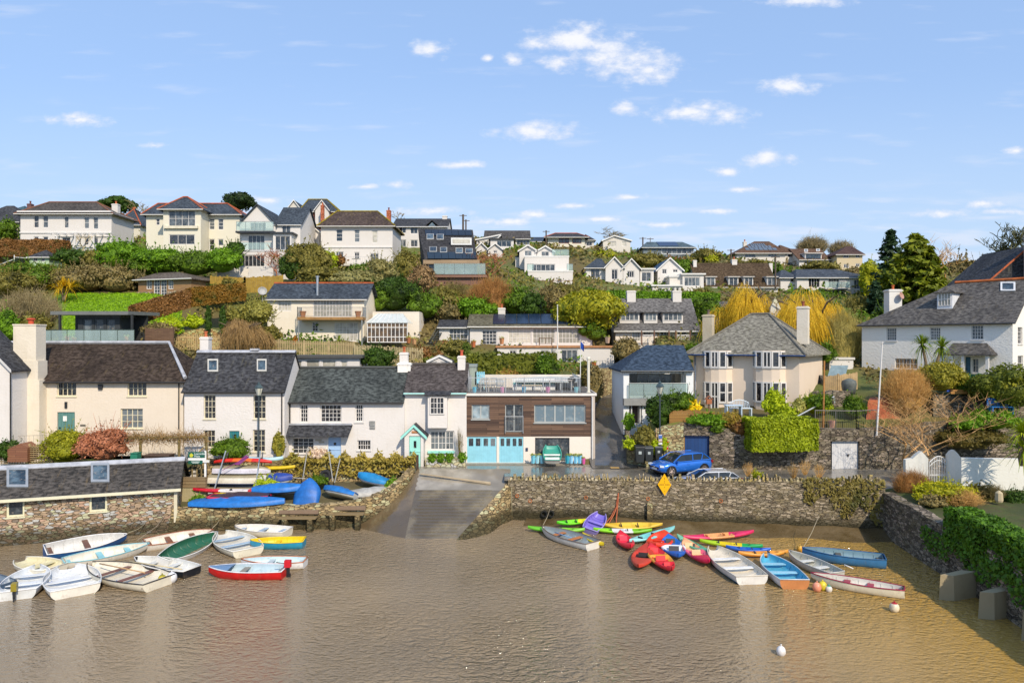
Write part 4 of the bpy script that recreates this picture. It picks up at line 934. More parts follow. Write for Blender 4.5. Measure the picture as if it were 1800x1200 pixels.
o = c.band(110.5, 731, 117, 740, paint('e6e6e0', .6), 'notice', -.05)
f = c.fr; m = MB(); u0 = f.px(18, 700, -.7)[0]; u1 = f.px(70, 700, -.7)[0]; us = f.px(62, 600, -.7)[0]; ul = f.px(24.5, 600, -.7)[0]
f.box(m, u0, 2.6, u1, wz(668,47.3), -.75, .0); f.box(m, u0+.05, wz(668,47.3)+.002, u1-.12, wz(634,47.3), -.72, .25); f.box(m, ul-.08, wz(634,47.3)+.004, us+.02, wz(572,47.3), -.66, .35); f.box(m, ul-.12, wz(572,47.3)+.002, us+.06, wz(569.5,47.3), -.7, .4)
o = m.build('chimney', render_wall('ddd3c0', .3), c.root); m = MB(); pz = wz(570,47.3); pp = f.p((ul+us)/2+.1, 0, -.2); m.lathe([(.17,0),(.17,.3),(.15,.32),(.27,.34),(.27,.43),(.1,.46)], (pp.x,pp.y,pz), 12); m.build('chimney_pot', paint('b84a2c', .8), o)
# --- tall white cottage with two roof windows
D = 47.3; c = House('white_cottage', 'white painted stone cottage with teal door, sash windows and two roof windows', 324, 500, D, D, 3.0, wz(682,D), 4.4)
for x0, y0, x1, y1, rw in ((358,694,379,736,4),(445.5,694,467,736,4),(357,756,378,786,3),(444.5,755,466,794,4)): c.win(x0, y0, x1, y1, 3, rw, trim('d9d0b4'))
c.dr(402.5, 757, 421.5, 803, planks('2f7f88', '358890', 3, .15, .5, True, '22626a'), fm=trim('d8d4cc'), pane=(.4,.72,.65,.86), boards=4)
c.walls(render_wall('dad5cf', .2, .6), wz(619,D+2.2), wz(619,D+2.2)); c.roof(SL_DK, wz(619,D+2.2), oe=.22, og=.1, gut=DKPIPE)
m = MB(); zr = wz(619,D+2.2); m.slab([c.P(-.1,2.0,zr+.02), c.P(c.w+.1,2.0,zr+.02), c.P(c.w+.1,2.2,zr+.16), c.P(-.1,2.2,zr+.16)], .05); m.slab([c.P(-.1,2.2,zr+.16), c.P(c.w+.1,2.2,zr+.16), c.P(c.w+.1,2.4,zr+.02), c.P(-.1,2.4,zr+.02)], .05); m.obox(c.P(4.1,2.1,zr+.2), (.6,.3,.16)); m.build('ridge_cap', LEAD, c.rf)
c.skylight(365.5, 632, 384, 654); c.skylight(452, 632, 469, 653.5); c.pipe(495.8, 686, 762, mat=DKPIPE)
chimney(c.root, W(362,600,50.4), Vector((1,0,0)), Vector((0,1,0)), .62, .6, 10.3, wz(592,50.4), WALLW, 1)
# --- white cottage with pale blue door
D = 48.3; c = House('white_cottage', 'white cottage with pale blue stable door under a slate lean-to porch roof', 508, 711, D, D, 3.0, wz(701,D), 4.6)
c.win(527, 710.5, 541.5, 742.5, 3, 4, WF, fw=.08); c.win(562.5, 710.5, 600.5, 742.5, 5, 4, WF, fw=.09); c.win(624, 710, 638.5, 741.5, 3, 4, WF, fw=.09); c.win(513.5, 769.5, 551.5, 797, 4, 4, WF, glass('dark'), fw=.06); c.win(628, 773.5, 651.5, 791, 5, 2, WF, fw=.06)
c.dr(576.5, 768, 600, 812, paint('a3c3e6', .4, .05), fm=WF, pane=(.42,.68,.6,.78), split=True)
c.walls(WALLW, wz(647,D+2.3), wz(647,D+2.3)); c.roof(SL_GR, wz(647,D+2.3), oe=.25, og=.0, gut=DKPIPE, cap=paint('4a4c4a', .8)); c.pipe(510, 704, 748, mat=DKPIPE)
f = c.fr; u0 = f.px(501, 760)[0]-.05; u1 = f.px(618.5, 760)[0]; zt, zb_ = wz(746,D), wz(766,D-.75); m = MB(); m.slab([f.p(u0,zb_,-.75), f.p(u1-.1,zb_,-.75), f.p(u1+.05,zt,-.01), f.p(u0+.1,zt,-.01)], .09); m.build('porch_roof', SL_DK, c.root); m = MB(); f.box(m, u0, zt-.02, u1, zt+.1, -.12, .01); m.build('flashing', LEAD, c.root)
m = MB(); u, z_ = f.px(650, 750); f.box(m, u-.03, z_+.1, u+.38, z_+.42, -.06, -.01); f.box(m, u, z_-.15, u+.38, z_+.05, -.06, -.01); m.build('vent_grille', paint('8c8c88', .5, .3), c.root)
m = MB(); u, z_ = f.px(563, 773); f.box(m, u-.35, z_-.06, u+.1, z_+.06, -.04, -.01); f.box(m, u-.1, z_-.2, u+.28, z_-.09, -.04, -.01); m.build('name_plaque', paint('b0a590', .6), c.root)
# --- white house with oriel and turquoise porch
TURQ = paint('9adccf', .4, .05); D = 48.5; c = House('white_house', 'white house with turquoise front door, gabled porch and projecting upper window', 711, 820, D, D, 2.85, wz(686,D), 4.8)
c.win(755.5, 757, 798.5, 791, 6, 3, WF, glass('mid'), fw=.09, mull=2)
c.walls(WALLW, wz(641,D+2.4), wz(641,D+2.4)); c.roof(slate('3a3432', '4a4442', '6c6450', .2), wz(641,D+2.4), oe=.25, og=.02, gut=trim('a9d8d0'), cap=paint('4c4642', .8))
f = c.fr; r = f.rect(752, 694, 786, 752, -.55); m = MB(); f.box(m, r[0], r[1], r[2], r[3], -.55, 0); m2 = f.rect(756, 697, 781, 728, -.55)
ori = m.build('oriel', WALLW, c.root); window(ori, f, (m2[0]-.02, m2[1], m2[2]+.02, m2[3]), 4, 3, WF, glass('dark'), rec=.02, d=-.6, fw=.08, mull=2, sill=False); m = MB(); m.slab([f.p(r[0]-.2,r[3]+.02,-.72), f.p(r[2]+.2,r[3]+.02,-.72), f.p(r[2]+.3,r[3]+.28,0), f.p(r[0]-.3,r[3]+.28,0)], .08); m.build('roof', SL_DK, ori)
m = MB(); r = f.rect(752, 792, 799, 796, -.1); f.box(m, r[0], r[1], r[2], r[3], -.16, 0); m.build('window_sill', TURQ, c.root)
r = f.rect(711, 762, 744.5, 818, -1.0); m = MB(); q = (r[0], 2.7, r[2], f.px(727, 763, -1)[1]); dr_ = f.rect(719, 766, 739.5, 814, -1.0); wallface(m, f, q[0], q[1], q[2], q[3], [(dr_[0], 2.72, dr_[2], dr_[3])], .15, d=-1.0); um = (q[0]+q[2])/2; zp = f.px(729, 746, -1)[1]-.05
m.poly([f.p(q[0],q[3],-1), f.p(q[2],q[3],-1), f.p(um,zp,-1)])
for u_ in (q[0], q[2]): m.poly([f.p(u_,q[1],-1), f.p(u_,q[3],-1), f.p(u_,q[3],0), f.p(u_,q[1],0)])
po = m.build('porch', WALLW, c.root); m = MB(); e = .25; k = (zp-q[3])/(um-q[0]); zl = q[3]-k*e
for s, ua in ((1, q[0]-e), (-1, q[2]+e)): m.slab([f.p(ua,zl+.1,-1.15), f.p(um,zp+.1,-1.15), f.p(um,zp+.1,0), f.p(ua,zl+.1,0)] if s > 0 else [f.p(um,zp+.1,-1.15), f.p(ua,zl+.1,-1.15), f.p(ua,zl+.1,0), f.p(um,zp+.1,0)], .07)
m.build('roof', SL_DK, po); m = MB()
for ua in (q[0]-e, q[2]+e): m.hexa([f.p(ua,zl-.14,-1.17), f.p(um,zp-.12,-1.17), f.p(um,zp-.12,-1.12), f.p(ua,zl-.14,-1.12), f.p(ua,zl+.08,-1.17), f.p(um,zp+.08,-1.17), f.p(um,zp+.08,-1.12), f.p(ua,zl+.08,-1.12)])
m.build('bargeboard', TURQ, po)
door(c.root, f, (dr_[0], 2.75, dr_[2], dr_[3]), TURQ, d=-1.0, pane=(.4,.62,.62,.84), split=True, lab='turquoise stable door with a small window')
u, z_ = f.px(729, 759, -1.0); m = MB(); f.box(m, u-.2, z_-.07, u+.2, z_+.07, -1.05, -1.0); m.build('name_plaque', paint('b0794a', .6), c.root)
chimney(c.root, W(711.5,650,50.6), Vector((1,0,0)), Vector((0,1,0)), .95, .7, 9.2, wz(637,50.6), render_wall('e8e4dc', .5), 0); chimney(c.root, W(710.5,630,50.6), Vector((1,0,0)), Vector((0,1,0)), .6, .5, wz(640,50.6), wz(619,50.6), WALLW, 1, 'b8623a'); chimney(c.root, W(811.5,635,50.6), Vector((1,0,0)), Vector((0,1,0)), .55, .5, 9.0, wz(625,50.6), WALLW, 1, 'b8523a')
# --- timber clad house with roof terrace
D = 48.6; CLAD = planks('4a3529', '8c6c54', 2.3, .15, .6); ALU = paint('a9adaa', .4, .05); BLUEG = paint('92cedd', .4, .08); zt = wz(691.5,D); zc = wz(767,D); h = House('timber_house', 'dark timber clad house with pale blue garage doors and a railed roof terrace', 820, 1046, D, D, 2.8, zt-.15, 7.2)
h.fr_full = h.fr
h.dr(821, 767.2, 873, 812.5, BLUEG, handle=False); h.dr(877.5, 767.2, 920, 812.5, BLUEG, handle=False); h.win(940.5, 769, 1001, 806, 4, 1, paint('3c4044', .5), glass('mid'), fw=.07)
gl = h.wins; dd = [w for w in gl if w[0] == 'd']; h.wins = [w for w in gl if w[0] != 'd']
mb = MB(); wallface(mb, h.fr, 0, 2.0, h.w, zc, h.ops['fr'], .16)
h.ops['fr'] = []; lo = h.wins; h.wins = []
for wn in lo: window(h.root, wn[1], wn[2], **wn[3])
for f in (h.rt, h.lf, h.bk): wallface(mb, f, 0, 2.0, f.w, zc)
mb.build('ground_floor_wall', render_wall('e4d9cb', .12), h.root)
for t, f, r, k in dd:
    m = MB(); u0, z0, u1, z1 = r; f.box(m, u0, 2.8, u1, z1, .06, .12); n = 14
    for i in range(n): a_ = u0+.06+(u1-u0-.12)*i/n; f.box(m, a_, 2.86, a_+(u1-u0-.12)/n-.02, wz(784,D), .035, .062)
    f.box(m, (u0+u1)/2-.015, 2.8, (u0+u1)/2+.015, z1, .03, .061)
    o = m.build('garage_door', k['mat'], h.root)
    for i in range(4):
        w4 = (u1-u0)/4; a_ = u0+w4*i+w4*(.2 if i % 2 else .24); g = MB(); f.box(g, a_, wz(783.5,D), a_+w4*.6, wz(770.5,D), .04, .07); g.build('pane', glass('mid'), o)
h.zb = zc+.002+1.0; h.win(829, 711, 860.5, 736.5, 2, 1, ALU, glass('sky'), fw=.07, bar=.1); h.win(888, 711, 919.5, 759, 2, 1, ALU, glass('mid'), fw=.06, bar=.09, sill=False); h.win(939, 711, 1029.5, 742.5, 5, 1, ALU, glass('sky'), fw=.07, bar=.1)
h.walls(CLAD, name='cladding')
m = MB(); h.fr.box(m, -.1, zt-.15, h.w+.1, zt+.03, -.14, h.dp); m.build('roof_slab', trim('dad6cf'), h.root); m = MB(); h.fr.box(m, 0, zt+.033, h.w, zt+.05, -.05, h.dp-.1); m.build('terrace_deck', planks('6a6258', '7a7268', 3, .14), h.root)
m = MB(); h.fr.box(m, h.w-.28, 2.6, h.w-.02, zt-.155, -.08, .1); m.build('end_board', trim('b9ada0'), h.root); h.pipe(1041, 697, 812, off=.12, r=.055, mat=trim('d2cfca'))
z0, z1 = wz(759,D), wz(732,D); rails('balcony_railing', '', [h.fr.p(h.fr.px(888,740)[0],z0+.02,-.12), h.fr.p(h.fr.px(919.5,740)[0],z0+.02,-.12)], z1-z0, paint('b4b6b6', .35, metallic=.7), .1, .012, parent=h.root, top=.025)
zz = zt+.05; rails('terrace_railing', '', [h.P(.1,h.dp-.6,zz), h.P(.1,.05,zz), h.P(h.fr.px(1021,690)[0],.05,zz), h.P(h.fr.px(1021,690)[0],h.dp-.6,zz)], wz(664,D)-zz, paint('c4c6c6', .35, metallic=.6), .12, .01, parent=h.root, top=.022, post=1.3)
m = MB(); u, z_ = h.fr.px(926, 789); h.fr.box(m, u-.08, z_-.13, u+.08, z_+.1, -.06, 0); m.build('wall_lantern', paint('2c3c58', .5), h.root)
# --- pale wing with blue slate roof
D = 52; g = House('modern_wing', 'white modern wing with blue slate roof and glass balcony beside the lane', 1096, 1219, D, D, 5.4, wz(648,D), 6.0)
g.ze = wz(648,D); f = g.fr; r = f.rect(1106, 656, 1206, 699); g.ops['fr'].append(r); rd = f.rect(1106, 709, 1128.5, 745); g.ops['fr'].append(rd)
g.walls(render_wall('dfe1e0', .1), rec=1.6); g.roof(SL_BL, wz(607,D+3), hl=2.3, oe=.25, og=0, gut=paint('3a4046', .4)); window(g.root, f, (r[0]+.9, r[1]+.25, r[2]-.8, r[3]-.12), 3, 1, paint('6a6e70', .4), glass('mid'), rec=1.5, bar=.06, sill=False)
m = MB(); f.box(m, r[0]-.45, r[1]-.55, f.px(1138,700)[0], r[1]-.03, -.35, .3); m.build('balcony_slab', paint('8c8c88', .5), g.root); glassrail(g.root, [f.p(r[0]-.05,r[1],-.25), f.p(r[2]+.05,r[1],-.25)], wz(673,D)-r[1]); door(g.root, f, (rd[0]+.2, rd[1], rd[2]-.15, rd[3]), paint('4a3a34', .5), rec=.9, fm=paint('d0d0cc', .5)); g.pipe(1200.5, 648, 700, mat=paint('54585c', .4))
m = MB(); q = f.rect(1099, 706, 1104, 710); f.box(m, q[0], q[1], q[2], q[3], -.03, 0); m.build('house_number', paint('2a2e34', .5), g.root)
# --- hipped house with two bow windows
L_, R_ = (1219, 55.5), (1405, 51.0); h = House('hipped_house', 'pale render house with hipped grey slate roof and two-storey bow windows', L_[0], R_[0], L_[1], R_[1], 5.3, wz(616,52.5), 9.6); WALLH = render_wall('dfcdb8', .12, .2)
f = h.fr; h.walls(WALLH)
h.roof(SL_TAN, 13.75, hl=3.3, hr=3.3, oe=.55, gut=paint('1c3a6a', .4), cap=paint('6a665c', .8)); h.pipe(1222.5, 620, 712, off=.08, mat=paint('6a7a90', .4))
def bow(px0, px1, yb, doors):
    u0 = f.px(px0, 680)[0]; u1 = f.px(px1, 680)[0]; zb_ = f.px((px0+px1)/2, yb)[1]-.1; um = (u0+u1)/2; n = 5; pr = .75; P2 = []
    for i in range(n+1): t = math.pi*(i/n); P2.append((um-(u1-u0)/2*math.cos(t*.86+.07*math.pi)/math.cos(.07*math.pi), -pr*math.sin(t)**.6 if 0 < i < n else 0))
    yc = (px0+px1)/2; Z = lambda y: f.px(yc, y, -.6)[1]
    m = MB(); m.grid([[f.p(a[0],z_,a[1]) for a in P2] for z_ in (zb_, Z(671), Z(646), Z(616))]); bwm = m.build('bow_window', WALLH, h.root)
    for za, zb2, kd in ((Z(707) if not doors else Z(722), Z(671), doors), (Z(646), Z(617), False)):
        for i in range(n):
            a, b_ = P2[i], P2[i+1]; ff = Fr((f.p(a[0],0,a[1]).x, f.p(a[0],0,a[1]).y), (f.p(b_[0],0,b_[1]).x, f.p(b_[0],0,b_[1]).y)); z0 = za if (not kd or i in (2,)) else Z(707)
            window(bwm, ff, (0, z0, ff.w, zb2), 1 if i != 2 else 2, 1 if not kd else 2, WF, glass('dark'), rec=-.05, fw=.1, bar=.08, sill=(not kd or i != 2))
bow(1237, 1287, 722, True); bow(1325, 1381, 722, False)
chimney(h.root, h.P(h.w-.3, 3.0, 0), f.ux, f.n, .8, .7, 11.3, wz(540,55), render_wall('d8d0c0', .5), 1, '8a4a34'); chimney(h.root, h.P(.2, 3.2, 0), f.ux, f.n, .8, .7, 11.3, wz(552,57), render_wall('c0b49c', .6), 1, '6a5a50')
# --- white house far right
h = House('white_house', 'white rough-rendered house with dormer, orange ridge and slate porch at the right edge', 1515, 1780, 60, 51.5, 7.6, 13.1, 10.2); f = h.fr; WALLI = render_wall('e6e2da', .12, .6); SLI = slate('3c3a3a', '55524e', '8a7a58', .35)
h.win(1558,576,1576,599,4,4,WF,glass('mid'),fw=.07); h.win(1634.5,575,1653.5,598,5,4,WF,glass('mid'),fw=.07); h.win(1707,571,1729,597,4,4,WF,glass('mid'),fw=.07); h.win(1573,630,1613,648,6,2,WF,glass('mid'),mull=2)
h.winm(1.3, 9.2, 2.7, 10.4, 2, 2, WF, side='rt'); h.winm(1.3, 11.3, 2.5, 12.6, 3, 4, WF, side='rt')
h.dr(1697,627,1706,668,paint('2f5f78',.5)); h.win(1709,630,1720,655,2,2,WF,glass('mid'))
h.walls(WALLI, None, 16.5); h.roof(SLI, 16.5, hl=5.6, oe=.3, og=.25, gut=paint('3a3a3c', .5)); m = MB(); m.tube([h.P(5.6,5.1,16.58), h.P(h.w+.2,5.1,16.58)], .13, 6); m.build('ridge_cap', paint('b5622e', .8, .3), h.rf)
dormer(h.root, f, (f.px(1650,520,1.6)[0], f.px(1660,537,1.6)[1], f.px(1671,520,1.6)[0], f.px(1660,515,1.6)[1]), 1.6, 4.2, 4, 2, paint('d5d7da', .6), SLI, WF, glass('curtain'), True, .55)
h.skylight(1759, 497, 1785, 512, trim('d8d8d6'), glass('blue'))
z0 = f.px(1690,622,-1.3)[1]; u0 = f.px(1660,622,-1.3)[0]; u1 = f.px(1744,622,-1.3)[0]; m = MB(); m.slab([f.p(u0,z0,-1.4), f.p(u1,z0,-1.4), f.p(u1-.7,z0+.85,0), f.p(u0+.2,z0+.85,0)], .1); m.slab([f.p(u1,z0,-1.4), f.p(u1,z0,0), f.p(u1-.7,z0+.85,0)], .1); m.build('porch_roof', SLI, h.root)
m = MB(); 
for u_ in (u0+.5, f.px(1692,640,-1.2)[0], u1-.35): f.box(m, u_-.1, 7.0, u_+.1, z0-.1, -1.25, -1.05)
m.build('porch_post', WF, h.root)
chimney(h.root, W(1569.5,530,62), Vector((1,0,0)), Vector((0,1,0)), 1.15, .9, 12.2, wz(509,62), render_wall('d8d6d0', .4), 1, 'c0602c')
m = MB(); m.lathe([(.02,0),(.2,.04),(.32,.12),(.33,.12),(.2,.03),(.02,-.02)], W(1583,520,61.3), 12, axis=(.5,-.8,.3)); m.build('satellite_dish', paint('b08878', .6), h.root)
# ------------------------------------------------------------------ houses up the hillside
WALLF = render_wall('d2cdc6', .14, .15); WALLY = render_wall('d4cebc', .10, .15); WALLG = render_wall('cfc9be', .12, .15); ORC = paint('a8552c', .8, .3); MOSSC = paint('8c7c14', .9, .4); GREYF = paint('7e868a', .4)
ROOF_BR = slate('4a382c', '5c4636', '6a5c34', .35, blotch=.5); ROOF_TH = slate('3e3226', '4c3e2e', '5a5430', .5, .18, .12, .5, .9); GD, GMI, GCU, GBL = glass('dark'), glass('mid'), glass('curtain'), glass('blue')
MERGE = []; LAST = [None]
def fh(name, label, pl, pr, D, yb, ye, dp, wallm=None, wins=(), yr=None, roofm=None, kind='hip', hl=None, hr=None, ends=None, cap=None, oe=.35, og=.2, Dr=None, fm=None, gut=None, of=.25, ur=None, barge=None, cat='house', solid=False, group=None):
    """wins: (x0, y0, x1, y1, cols, rows, glass); yr: photo row of the ridge; ends: photo columns of the ridge ends"""
    Dr = Dr or D; Dm = (D+Dr)/2; h = House(name, label, pl, pr, D, Dr, wz(yb, D), wz(ye, Dm), dp, cat, group)
    if cat in ('gable', 'wing', 'bay', 'storey', 'terrace', 'porch', 'annexe', 'rear extension'): MERGE.append((h.root, LAST[0]))
    elif cat in ('house', 'cottage'): LAST[0] = h.root
    for w in wins:
        w = tuple(w)+(2, 2, None)[len(w)-4:] if len(w) < 7 else w
        h.win(w[0], w[1], w[2], w[3], w[4], w[5], fm or WF, w[6] or random.choice([GD, GD, GMI, GBL]), fw=.09, bar=.045, rec=.1, sill=False)
    wallm = wallm or WALLF; roofm = roofm or SL_FAR
    if kind == 'gable_y':
        zr = wz(yr, Dm-.2); u = ur if ur else h.w/2; h.walls(wallm, gf=(u, zr)); h.roofgable_y(roofm, zr, u, oe, of, barge=barge or trim('dcdad4'), cap=cap); return h
    if kind == 'flat':
        h.walls(wallm); m = MB(); zt = h.ze
        m.slab([h.P(-oe,-oe,zt+.2), h.P(h.w+oe,-oe,zt+.2), h.P(h.w+oe,h.dp+oe,zt+.2), h.P(-oe,h.dp+oe,zt+.2)], .2); h.rf = m.build('roof', roofm, h.root); return h
    zr = wz(yr, Dm+dp/2)
    if ends:
        q = h.fr.n*(dp/2); F2 = Fr(h.P(0,dp/2,0), h.P(h.w,dp/2,0)); hl = max(.01, F2.px(ends[0], yr)[0]); hr = max(.01, h.w-F2.px(ends[1], yr)[0])
    hl, hr = hl or 0, hr or 0
    h.walls(wallm, None if hl else zr, None if hr else zr); h.roof(roofm, zr, hl, hr, oe, og, cap=cap, gut=gut or trim('d9d6cc'), barge=barge); return h
# two-storey house with timber balcony
h = fh('hillside_house', 'cream house with long timber balcony, steel flue and orange ridge above the picket fence', 470, 640, 68, 612, 524, 6.0, render_wall('e2d8c4', .15), [(488,525,512,547,4,3,GCU), (550,525,619,557,12,3,GCU), (548,565.5,559.5,583,2,3,GD), (588,566,629,600,6,3,GCU)], 498.5, SL_FAR, 'gable', cap=ORC, oe=.3, og=.35, gut=trim('d8d2c4'))
f = h.fr; r = f.rect(523, 557, 638, 562, -1.3); m = MB(); f.box(m, r[0], r[1], r[2], r[3], -1.4, 0); m.build('balcony_deck', paint('9a7444', .7, .25), h.root); zt = wz(540,66.6); A, B = f.p(r[0],r[3],-1.35), f.p(r[2],r[3],-1.35)
rails('balcony_railing', '', [f.p(r[0],r[3],0), A, B, f.p(r[2],r[3],0)], zt-r[3], paint('9aa0a0', .4, metallic=.6), .11, .01, parent=h.root, top=.025)
m = MB()
for u_ in (r[0]+.1, r[2]-.1): m.tube([f.p(u_, wz(612,68), -1.3), f.p(u_, r[1], -1.3)], .06, 6)
m.build('balcony_post', paint('8a8f90', .5), h.root)
m = MB(); p = h.roofp(f.px(555,515)[0], .6); m.tube([p-Vector((0,0,.3)), Vector((p.x,p.y,wz(487,68.6)))], .13, 8); m.tube([Vector((p.x,p.y,wz(487,68.6))), Vector((p.x,p.y,wz(485,68.6)))], .2, 8); m.build('flue_pipe', paint('b4b4b2', .3, metallic=.8), h.root)
for px in (532.5, 629.5):
    m = MB(); u_ = f.px(px,553,-1)[0]; m.lathe([(.22,0),(.3,.5),(.34,.5),(.34,.58),(.26,.58),(.2,.5)], f.p(u_, r[3]+.002, -1.0), 12); tag(m.build('terracotta_pot', paint('b0703c', .8)), 'terracotta pot at the left end of the timber balcony' if px < 600 else 'terracotta pot at the right end of the timber balcony', 'plant pot')
# conservatory beside it and white annexe behind
h = fh('annexe', 'white flat-roofed annexe wall behind the conservatory', 655, 737, 70, 605, 551, 4, render_wall('e2d8c8', .15), (), None, render_wall('d8cfc0', .2), 'flat', oe=.0)
c = thing('conservatory', 'white framed conservatory with glass hip roof beside the balconied house', 'conservatory', W(645,600,66)); f = Fr((wx(646,66),66), (wx(716,66),66)); m = MB(); g = MB(); zb_, ze_ = wz(602,66), wz(567,66)
for a in np.linspace(0, f.w, 11): f.box(m, a-.035, zb_, a+.035, ze_, -.02, .06)
for z_ in (zb_+.05, zb_+.55, ze_-.45, ze_): f.box(m, 0, z_-.04, f.w, z_+.04, -.025, .065)
zr = wz(551,68); rp = [f.p(-.1,ze_,-.1), f.p(f.w+.1,ze_,-.1), f.p(f.w*.8,zr,2.2), f.p(f.w*.15,zr,2.2)]
for i in range(9): t = i/8; m.tube([rp[0]+(rp[1]-rp[0])*t, rp[3]+(rp[2]-rp[3])*t], .035, 4)
m.build('frame', WF, c); f.box(g, .03, zb_+.02, f.w-.03, ze_-.02, .0, .04); g.build('pane', glass('warm'), c); g = MB(); g.slab(rp, .03); g.slab([f.p(f.w+.1,ze_,-.1), f.p(f.w+.1,ze_,3), rp[2]], .03); g.build('roof', paint('c8ccc4', .25, .1), c)
# bungalow with solar panels
h = fh('bungalow', 'long low white bungalow with solar panels and a wall of glazed doors', 826, 1041, 70, 606, 571.5, 6, WALLF, [(847,580,873.5,606,4,4,GD), (893,576.5,934,604,6,3,GCU), (936,576.5,976,604,6,3,GCU), (981,576.5,1020.5,604,6,3,GCU)], 552.5, slate('4a4638', '5c5848', '7c7440', .5), 'gable', oe=.4, og=.25)
m = MB(); ze, k = h.slope
ua, ub = h.fr.px(866,570)[0], h.fr.px(1037,570)[0]
for i in range(8):
    a = ua+(ub-ua)*i/8+.03; b = ua+(ub-ua)*(i+1)/8-.03; q = [h.roofp(a,.15,.03), h.roofp(b,.15,.03), h.roofp(b,2.75,.03), h.roofp(a,2.75,.03)]; m.slab([x+Vector((0,0,.08)) for x in q], .06)
m.build('solar_panel', paint('1c2a40', .18, .1), h.root); chimney(h.root, W(882,545,73), Vector((1,0,0)), Vector((0,1,0)), .75, .6, 13.2, wz(541,73), WALLG, 1)
fh('annexe', 'small white wing with slate roof at the left end of the bungalow', 772, 825, 70.4, 606, 574, 4.5, WALLF, [(789,577,823,605,5,3,GMI)], 562, SL_DK, 'gable', oe=.3)
h = fh('lower_storey', 'white lower storey with timber terrace edge under the bungalow', 874, 1079, 67, 652, 611, 3.2, WALLF, [(895,615,908,623,2,1,GD), (950,615,966,623,2,1,GD), (968,615,977,623,1,1,GCU), (986,614,1016,646,3,1,GMI)], None, paint('a8764c', .7, .2), 'flat', oe=.15, cat='annexe')
m = MB(); d0 = 68.; rails('terrace_rail', 'brown timber handrail on the bungalow terrace', [W(948,605,67.2), W(970,605,67.2)], .6, paint('6a5038', .7), .5, .03, top=.04)
# dormered slate house
h = fh('dormer_house', 'slate-roofed house with three dormers, verandah and two white chimneys', 1082, 1226, 72, 606, 576, 7, render_wall('e0d4c4', .15), [(1111,578,1126,600,3,4,GCU), (1130,579,1145,592,3,2,GD), (1160,579,1173,604,2,3,GMI), (1190,579,1207,593,4,2,GD), (1216,578,1224,600,2,4,GCU)], 525, slate('4c4a4a', '605e5c', '7c7a6a', .25), 'gable', oe=.4, og=.25)
for i, (x0, x1, n) in enumerate(((1091.5,1122,4), (1134,1153.5,3), (1167,1198.5,4))):
    f = h.fr; r = f.rect(x0, 550.5, x1, 563, .4); dormer(h.root, f, r, .4, 2.2, n, 1, WALLF, SL_DK, WF, GMI, flat=True)
for x in (1109, 1189): chimney(h.root, W(x,520,75.4), Vector((1,0,0)), Vector((0,1,0)), .95, .7, 15.8, wz(511,75.4), WALLF, 0)
f = h.fr; m = MB()
for x in (1128, 1150, 1176, 1188, 1213): u_ = f.px(x,590,-1)[0]; f.box(m, u_-.06, wz(606,72), u_+.06, h.ze-.3, -1.05, -.93)
m.build('verandah_post', paint('6a4a38', .7), h.root); m = MB()
for a, b in ((1130,1148), (1190,1212)):
    u0, u1 = f.px(a,595,-1)[0], f.px(b,595,-1)[0]; f.box(m, u0, wz(589,71), u1, wz(588,71), -1.02, -.96)
    for u_ in np.arange(u0, u1, .14): f.box(m, u_, wz(602,71), u_+.05, wz(589,71), -1.01, -.97)
m.build('balustrade', WF, h.root)
h = fh('slate_cottage', 'dark slate roof with one dormer half hidden by the willow', 1254, 1330, 74, 606, 575, 6, WALLF, (), 530, slate('3c3a3c', '4c4a4a'), 'gable'); f = h.fr; r = f.rect(1273, 549, 1297, 563, .5); dormer(h.root, f, r, .5, 2.4, 3, 1, GREYF, SL_DK, WF, GMI, flat=True)
o = thing('stone_gable', 'pointed crazy-stone gable wall standing among the yellow willow', 'gable wall', W(1366,575,66)); m = MB(); p = lambda x, y, d: W(x, y, d); m.slab([p(1350,578,66), p(1384,578,66), p(1375,548,66), p(1363,522,66), p(1355,540,66)], d=Vector((.1,.6,0))); m.build('wall', stone(['d8cbb4', 'c8b898', 'e0d6c4', 'bba888'], '8a7a5c', 1.1, 1, .1, '8a8040', 0, .5), o)
# summer house and garden studio
h = fh('summer_house', 'timber summer house with white french doors and stone plinth above the lawn', 243, 336, 76, 527, 489, 5.5, planks('9a7650', 'b08a5c', 1.6, .14), [(257,491,267,508,2,4,GD), (270,491,281,521,2,5,GD), (282,491,293,521,2,5,GD), (295.5,491,304.5,508,2,4,GD)], 478.5, slate('4a4440', '5c544c'), ends=(272,315), Dr=74, oe=.4)
f = h.fr
for fr_, u0, u1 in ((f, -.02, f.px(269,520)[0]), (f, f.px(294,520)[0], f.w), (h.rt, .1, h.dp)): m = MB(); fr_.box(m, u0, h.zb-.4, u1, wz(512,75), -.12, .05); m.build('plinth', ST_WARM(), h.root)
m = MB(); m.lathe([(.42,0),(.45,.5),(.45,.95),(.36,1.15),(.14,1.22)], W(365,524,74), 12); tag(m.build('water_butt', paint('1c1e20', .5)), 'black rain barrel at the right end of the summer house', 'water butt')
DGREY = planks('34383a', '3c4042', 3, .2); h = fh('garden_studio', 'dark grey flat-roofed garden studio with three glazed doors', 137, 211, 58, 606, 557, 4, DGREY, [(145.5,561,161.5,605,1,1,GMI), (166,561,181.5,605,1,1,GMI), (187,561,202,605,1,1,GMI)], None, paint('5a5c5a', .6), 'flat', fm=paint('4a5054', .5), oe=.1)
m = MB(); f = h.fr; u0, u1 = f.px(101,550)[0], f.px(236,550)[0]; m.slab([f.p(u0,h.ze+.45,-.9), f.p(u1,h.ze+.45,-.9), f.p(u1,h.ze+.55,4.2), f.p(u0,h.ze+.55,4.2)], .3); m.build('canopy', paint('6e706c', .6), h.root); DG = paint('2a2c2c', .6)
